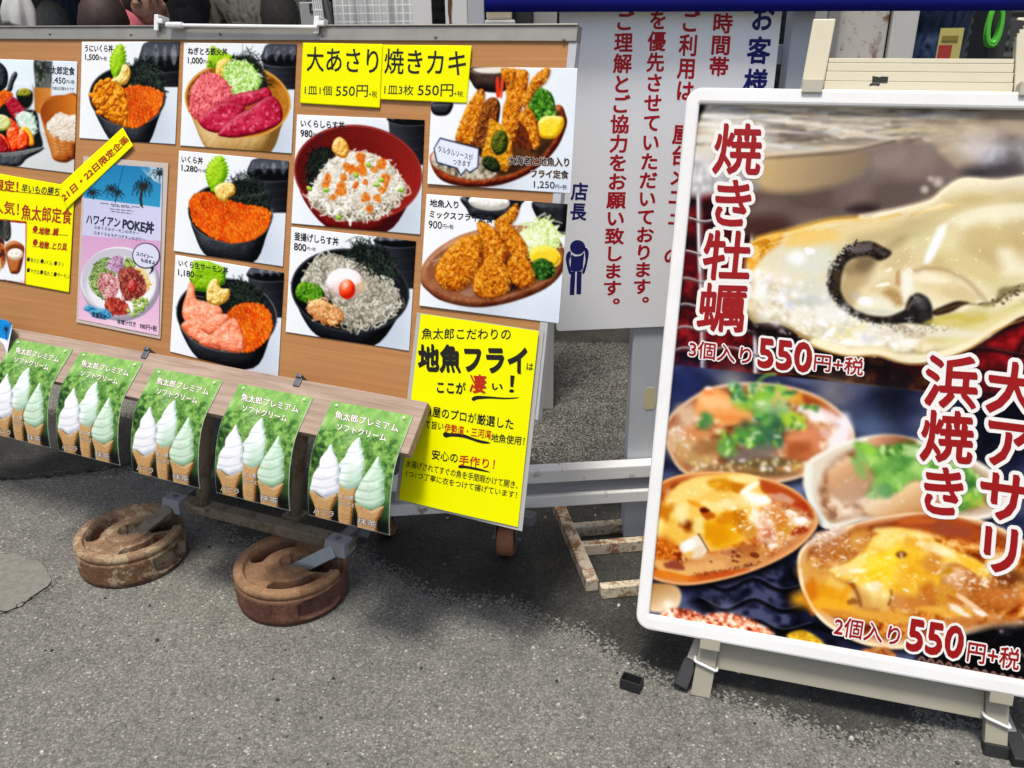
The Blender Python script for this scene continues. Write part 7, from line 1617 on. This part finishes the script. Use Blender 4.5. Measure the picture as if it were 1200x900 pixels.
slab(484, 506, 2.93, .3, 2.25, .004).build('hem_strip', WHITE, cu_, .001)
st = MB(); a, b = at(388, 34, 2.9), at(380, -6, 2.9); d_ = (a-b)/np.linalg.norm(a-b); st.tube([b-d_*.3, a+d_*1.18], .011, 10)
tag(st.build('slanted_pole', BLACK, None, 0, True), 'thin black slanted pole at the left side of the vinyl curtain', 'pole')
# grey carton with a printed square and a wire rack
ct = empty('grey_carton', at(364, 20, 3.3)*[1, 1, 0], 'grey carton with a black printed square, stacked behind the customers', 'carton')
slab(352, 374, 3.3, .0, 1.325, .25).build('box', plain('grey_card', (.34, .345, .35), .7, 0, .3, .1, 9), ct, .004)
F_ = Frame(at(362, 4, 3.2985), (1, 0, 0), (0, 0, -1)); MB().ring(F_, [(0, 0), (.03, 0), (.03, .03), (0, .03)], [(.006, .006), (.024, .006), (.024, .024), (.006, .024)], 0, .001).build('printed_square', BLACK, ct)
rk = MB(); a, b = at(372, -4, 3.1), at(385, 34, 3.1)
for t in range(5): rk.tube([(a[0]+(b[0]-a[0])*t/4-.02, 3.1, 1.42), (a[0]+(b[0]-a[0])*t/4+.03, 3.1, .0)], .003, 6)
for t in range(40): z = 1.40-t*.034; x = a[0]-.02+(1.42-z)*.035; rk.tube([(x, 3.1, z), (x+(b[0]-a[0]), 3.1, z)], .0025, 6)
tag(rk.build('wire_rack', ALU_W, None), 'white wire grid rack leaning beside the grey carton', 'rack')
# things between grey post and notice board
cb = empty('storage_boxes', at(586, 24, 2.6)*[1, 1, 0], 'pale plastic storage boxes stacked behind the corner of the menu board', 'boxes')
slab(567, 604, 2.6, 0, 1.268, .25).build('lower_box', plain('pale_box', (.55, .55, .53), .4), cb, .006); slab(570, 600, 2.62, 1.2684, 1.40, .2).build('lid', plain('beige_lid', (.60, .52, .38), .5), cb, .006)
tag(slab(604.5, 624, 2.7, 0, 2.2, .1).build('dark_post', plain('charcoal_post', (.035, .038, .04), .5), None, .004), 'charcoal post between storage boxes and a beige panel', 'post')
tag(slab(624.5, 653, 2.72, 0, 2.2, .06).build('beige_panel', plain('beige_panel_paint', (.36, .36, .33), .5, 0, .4, .12, 3), None, .003), 'beige grey side panel left of the notice board', 'panel')
# right side : rusty white cabinet
cab = empty('rusty_cabinet', at(1035, 30, 2.55)*[1, 1, 0], 'old white metal cabinet with rust spots behind the big poster', 'cabinet')
slab(985, 1043, 2.55, 0, 2.1, .5).build('side', rust_paint('cabinet_paint', (.66, .64, .58), .30, ((.09, .035, .015), (.22, .10, .04)), 9), cab, .006)
slab(1047, 1078, 2.552, 0, 2.1, .5).build('door', plain('cabinet_door', (.66, .66, .63), .4, 0, .4, .06, 4), cab, .006)
slab(1043.3, 1046.7, 2.57, 0, 2.1, .4).build('door_gap', BLACK, cab)
mp_ = slab(972, 984, 2.5, 0, 2.1, .02); tag(mp_.build('mesh_panel', plain('mesh_grey', (.25, .25, .24), .6), None), 'narrow grey mesh panel left of the rusty cabinet', 'panel')
tag(slab(1166, 1186, 2.6, 0, 2.3, .12).build('dark_column', plain('dark_column_paint', (.04, .042, .045), .5), None, .005), 'dark column at the right edge of the photo behind the poster stand', 'column')
# pale yellow price sign on a thin stand
a, b = at(1103, 33, 2.35), at(1123, 72, 2.35); ys = empty('yellow_sign', ((a[0]+b[0])/2, 2.36, 0), 'small pale yellow sign with a red block in front of the blue jacket', 'sign')
MB().box(a[0], b[0], 2.35, 2.353, b[2]-.03, a[2]).build('card', plain('pale_yellow', (.62, .56, .18), .5), ys)
MB().box(a[0]+.002, a[0]+(b[0]-a[0])*.6, 2.348, 2.3495, b[2]-.02, b[2]+.04).build('red_block', plain('sign_red', (.45, .05, .04), .5), ys); MB().box(a[0]+.006, b[0]-.012, 2.348, 2.3495, a[2]-.03, a[2]-.018).build('line_block', plain('sign_olive', (.30, .24, .05), .5), ys)
MB().tube([((a[0]+b[0])/2, 2.36, 0), ((a[0]+b[0])/2, 2.36, b[2])], .008, 8).build('stand', BLACK, ys)
# green cord coil hanging from a hook
c_ = at(1164, 30, 2.58); co_ = MB(); pts = []
for i in range(150):
    t = i/149*2*math.pi*6.5; r_ = 1+.12*math.sin(i*.37); pts.append((c_[0]+.018*r_*math.sin(t), 2.575+.008*math.sin(t*.5), c_[2]+.05*r_*math.cos(t)))
gc = co_.tube(pts, .0045, 8).build('green_cord', plain('bright_green', (.10, .55, .05), .4), None, 0, True); tag(gc, 'coil of bright green cord hanging beside the dark column', 'cord')
MB().tube([(c_[0], 2.62, c_[2]+.06), (c_[0], 2.55, c_[2]+.058), (c_[0], 2.545, c_[2]+.075)], .003, 6).build('hook', STEEL, gc)

# ---- people
def ball(bm, c, r, rot=None):
    m = Matrix.Translation(c) @ (rot or Matrix.Identity(4)) @ Matrix.Diagonal((*r, 1)); bmesh.ops.create_icosphere(bm, subdivisions=3, radius=1, matrix=m)
def limb(bm, a, b, r0, r1, n=14):
    a, b = Vector(a), Vector(b); d = b-a; L_ = d.length; q = d.to_track_quat('Z', 'Y').to_matrix().to_4x4()
    bmesh.ops.create_cone(bm, cap_ends=True, segments=n, radius1=r0, radius2=r1, depth=L_, matrix=Matrix.Translation((a+b)/2) @ q); ball(bm, a, (r0,)*3); ball(bm, b, (r1,)*3)
def person(px, py, D, yaw, top, hair, label, seated=True, trousers=(.03, .032, .04), skin=(.42, .25, .17), hairlen=.0, hat=None, dz=0, hood=None):
    """px,py: where the middle of the head shows; D: distance from the lens along the street"""
    H_ = at(px, py, D); hz = 1.20 if seated else 1.56
    root = empty('person', (H_[0], H_[1], 0), label, 'person'); sc = H_[2]/hz if seated else (H_[2]/hz if dz == 0 else dz)
    if not seated: sc = dz or 1.0
    bm = bmesh.new(); sh = .19
    hip = .47 if seated else .92; shz = hip+.50; nk = shz+.06
    ball(bm, (0, 0, hip+.02), (.165, .12, .12)); ball(bm, (0, .005, hip+.22), (.155, .105, .2)); ball(bm, (0, 0, hip+.39), (.175, .115, .15)); ball(bm, (0, .0, shz-.03), (.165, .085, .07))
    limb(bm, (0, 0, shz-.02), (0, .02, nk+.05), .06, .052)
    hc = (0, .03, hz)
    ball(bm, hc, (.074, .094, .112)); ball(bm, (0, .075, hz-.045), (.05, .05, .062)); limb(bm, (0, .118, hz+.015), (0, .134, hz-.018), .011, .015)
    for s_ in (-1, 1): ball(bm, (s_*.076, .03, hz-.01), (.012, .02, .03))
    for s_ in (-1, 1):
        S_ = (s_*sh, 0, shz-.04); E_ = (s_*(sh+.05), .06, shz-.32); W_ = (s_*.12, .27, shz-.36) if seated else (s_*(sh+.03), .14, shz-.56)
        limb(bm, S_, E_, .055, .043); limb(bm, E_, W_, .043, .028)
        dv = (Vector(W_)-Vector(E_)).normalized(); P_ = Vector(W_)+dv*.055; ball(bm, P_, (.036, .036, .03))
        sd_ = dv.cross(Vector((0, 0, 1))).normalized() if abs(dv.z) < .9 else Vector((0, 1, 0))
        for i in range(4):
            b0 = P_+sd_*(.026-.0175*i)+dv*.028; limb(bm, b0, b0+dv*(.034 if i in (1, 2) else .028)+Vector((0, 0, -.008)), .0095, .009, 8); b1 = b0+dv*.034; limb(bm, b1, b1+dv*.018+Vector((0, 0, -.018)), .009, .0085, 8)
        t0 = P_-sd_*s_*-.03-dv*.02; limb(bm, t0, t0+dv*.03+sd_*s_*.02, .011, .0095, 8)
        if seated: K_ = (s_*.11, .42, hip+.02); A_ = (s_*.11, .40, .07)
        else: K_ = (s_*.095, .03, .48); A_ = (s_*.10, .0, .07)
        limb(bm, (s_*.09, 0, hip), K_, .088, .062); limb(bm, K_, A_, .06, .042); ball(bm, (A_[0], A_[1]+.07, .04), (.045, .125, .04))
    me = bpy.data.meshes.new('body'); bm.to_mesh(me); bm.free()
    key = 'person_%d' % len([m for m in MATS if m.startswith('person_')]); k = N(key); v = k.coord('Object'); sp = k.n('ShaderNodeSeparateXYZ'); k.l(v, sp.inputs[0])
    def above(z): 
        m = k.n('ShaderNodeMath', operation='GREATER_THAN'); m.inputs[1].default_value = z; k.l(sp.outputs[2], m.inputs[0]); return m.outputs[0]
    f = k.noise(v, 14, 4); cl = k.mix(f, tuple(x*.7 for x in top), tuple(min(1, x*1.25) for x in top))
    c = k.mix(above(hip+.06), trousers, cl); c = k.mix(above(nk-.015), c, skin); c = k.mix(above(.09), (.02, .02, .02), c)
    dst = k.n('ShaderNodeMath', operation='GREATER_THAN'); 
    fo = k.n('ShaderNodeTexWave', i_Scale=7.0, i_Distortion=9.0, i_Detail=3.0); k.l(v, fo.inputs[0]); k.bump(fo.outputs[1], .7, .02); k.set(c, .75, 0, .2)
    bo_ = put('body', me, MATS[key], root, False); rm = bo_.modifiers.new('one_skin', 'REMESH'); rm.mode = 'VOXEL'; rm.voxel_size = .011; rm.use_smooth_shade = True
    sm = bo_.modifiers.new('soft', 'SMOOTH'); sm.factor = .5; sm.iterations = 3
    hb = bmesh.new(); ball(hb, (0, .012, hz+.018), (.086, .100, .108))
    if hairlen: ball(hb, (0, -.035, hz-.06-hairlen*.3), (.082, .065, .10+hairlen))
    for vv in list(hb.verts):
        if vv.co.y > .055 and vv.co.z < hz+.055: vv.co.y = .055-(vv.co.y-.055)*.3
        vv.co += Vector((random.Random(vv.index).uniform(-.003, .003), random.Random(vv.index+999).uniform(-.003, .003), 0))
    hm = bpy.data.meshes.new('hair'); hb.to_mesh(hm); hb.free(); hm.polygons.foreach_set('use_smooth', [True]*len(hm.polygons))
    put('hair' if not hat else 'cap', hm, plain('hair_%s' % key, hat or hair, .6, 0, .3, .6, 45, .6), root, False)
    if hood:
        qb = bmesh.new(); ball(qb, (0, -.045, hz-.10), (.135, .115, .10)); ball(qb, (0, -.06, hz-.02), (.105, .075, .13))
        for vv in qb.verts: vv.co += Vector((.006*math.sin(vv.co.z*70), .006*math.sin(vv.co.x*60+vv.co.z*40), 0))
        q_ = bpy.data.meshes.new('hood'); qb.to_mesh(q_); qb.free(); q_.polygons.foreach_set('use_smooth', [True]*len(q_.polygons)); put('hood', q_, plain('hood_%s' % key, hood, .85, 0, .1, .25, 18), root, False)
    eb = MATS.get('eye_dark') or plain('eye_dark', (.01, .01, .01), .3)
    for s_ in (-1, 1):
        em = bmesh.new(); ball(em, (s_*.03, .116, hz+.012), (.012, .008, .006)); e_ = bpy.data.meshes.new('eye'); em.to_mesh(e_); em.free(); put('eye', e_, eb, root, False)
    mm = bmesh.new(); ball(mm, (0, .123, hz-.062), (.022, .006, .006)); m_ = bpy.data.meshes.new('mouth'); mm.to_mesh(m_); mm.free(); put('mouth', m_, plain('lip', (.28, .10, .08), .5), root, False)
    root.scale = (sc,)*3; root.rotation_euler = (0, 0, yaw)
    return root
PI = math.pi
person(62, 27, 5.6, .3, (.10, .105, .11), (.16, .155, .14), 'person with cropped grey hair seen from behind, low at the far left')
person(90, 2, 6.4, .1, (.020, .026, .055), (.02, .018, .016), 'standing person in a navy coat behind the grey haired customer', False, dz=.0 or 1.0)
person(122, 32, 3.5, .2, (.06, .035, .03), (.035, .022, .018), 'seated person with a dark brown head seen from behind, before the pink jacket', hat=(.040, .024, .020))
person(146, 2, 3.9, -1.15, (.50, .13, .15), (.03, .025, .02), 'person in a coral pink hooded jacket turned to the right', True, skin=(.46, .26, .17), hood=(.52, .13, .15))
person(184, -22, 4.4, .5, (.24, .27, .34), (.02, .018, .018), 'seated person in a grey blue jacket beside the pink jacket', True)
person(222, 12, 4.3, .1, (.30, .29, .28), (.010, .010, .011), 'person with thick black hair and a pale collar seen from behind', hairlen=.03)
person(252, -24, 5.0, 1.2, (.10, .098, .08), (.02, .018, .016), 'standing person in a dark olive coat with one arm bent', False, dz=1.0)
person(292, -60, 4.5, .2, (.55, .52, .39), (.03, .025, .02), 'standing person in a light khaki shirt seen from behind', False, dz=1.02)
person(328, 22, 4.4, .2, (.085, .082, .07), (.085, .078, .062), 'seated person with an olive brown cap behind the clip of the hanging rod', hat=(.105, .095, .075))
person(350, 3, 5.0, -1.3, (.018, .020, .035), (.016, .014, .014), 'person in a navy top looking right, next to the grey carton', True)
person(1122, -180, 3.0, .6, (.030, .055, .125), (.02, .018, .016), 'standing person in a dark blue jacket behind the yellow sign', False, dz=1.0)
person(1092, -120, 3.4, .2, (.09, .095, .105), (.02, .018, .016), 'standing person in a charcoal patterned top beside the cabinet', False, dz=1.0)
# plastic bag hanging
c_ = at(22, 12, 3.9); G = []
for i in range(14):
    t = i/13; row = []
    for j in range(29):
        a = 2*math.pi*j/28; r_ = (.016+.048*math.sin(min(1, t*1.25)*1.5))*(1+.14*math.sin(a*5+t*3)+.07*math.sin(a*9))
        row.append((c_[0]+r_*math.cos(a)*1.0, c_[1]+r_*.7*math.sin(a), c_[2]+.10-.16*t+.012*math.sin(a*2)*t))
    G.append(row)
bg_ = MB().grid(G).build('plastic_bag', plain('bag_film', (.50, .50, .47), .35, 0, .5, .15, 40), None, 0, True, 0, .001); tag(bg_, 'crumpled whitish plastic bag hanging at the far left above the board', 'bag')
MB().tube([(c_[0], c_[1], c_[2]+.09), (c_[0]-.02, c_[1], 2.625)], .003, 6).build('string', BLACK, bg_)
# seat they sit on
for (x, y, n_, lab) in ((-1.75, 4.05, 1.5, 'long dark bench under the nearer customers'), (-2.2, 5.5, 1.2, 'short dark bench under the farther customers')):
    be_ = empty('bench', (x, y, 0), lab, 'bench'); MB().box(x-n_, x+n_, y-.2, y+.2, .36, .40).build('seat', BLADE, be_, .005)
    for i in (-1, 1):
        for j in (-1, 1): MB().box(x+i*n_*.9-.02, x+i*n_*.9+.02, y+j*.15-.02, y+j*.15+.02, 0, .3598).build('leg', STEEL, be_, .003)
# unseen canopy added to shade the customers, and dark wall
cn = empty('canopy', (-1.2, 5.8, 0), 'wide unseen tent canopy added to shade the customers behind the boards', 'canopy')
MB().box(-6.5, 4.5, 3.7, 9.0, 2.62, 2.65).build('roof', plain('canopy_cloth', (.30, .30, .29), .7), cn)
for x in (-6.4, 4.4):
    for y in (3.8, 8.9): MB().box(x-.03, x+.03, y-.03, y+.03, 0, 2.6195).build('pole', GREYP, cn)
k = N('shutter'); v = k.coord('Object'); wv = k.n('ShaderNodeTexWave', i_Scale=3.0, bands_direction='Z'); k.l(v, wv.inputs[0]); k.bump(wv.outputs[1], .6, .03)
k.set(k.mix(k.noise(v, 1.4, 5), (.030, .032, .032), (.085, .085, .08)), .6, 0, .3)
bw_ = MB().box(-9, 9, 9.2, 9.35, 0, 3.4).build('shutter_wall', MATS['shutter'], None); tag(bw_, 'dark shuttered wall far behind the customers', 'wall')
for (x0, x1, z0, z1, col, nm, lab) in ((-3.2, -2.2, 1.0, 1.22, (.34, .34, .33), 'crate', 'pale crate standing on the shelf behind the customers'), (-4.6, -3.6, .9, 1.27, (.42, .42, .40), 'crate', 'grey crate at the far left behind the plastic bag')):
    cr = empty(nm, ((x0+x1)/2, 8.6, 0), lab, 'crate'); MB().box(x0, x1, 8.4, 8.8, z0, z1).build('box', plain(nm+str(x0), col, .6), cr, .01); MB().box(x0-.1, x1+.1, 8.35, 8.85, 0, z0-.001).build('shelf', BLADE, cr)
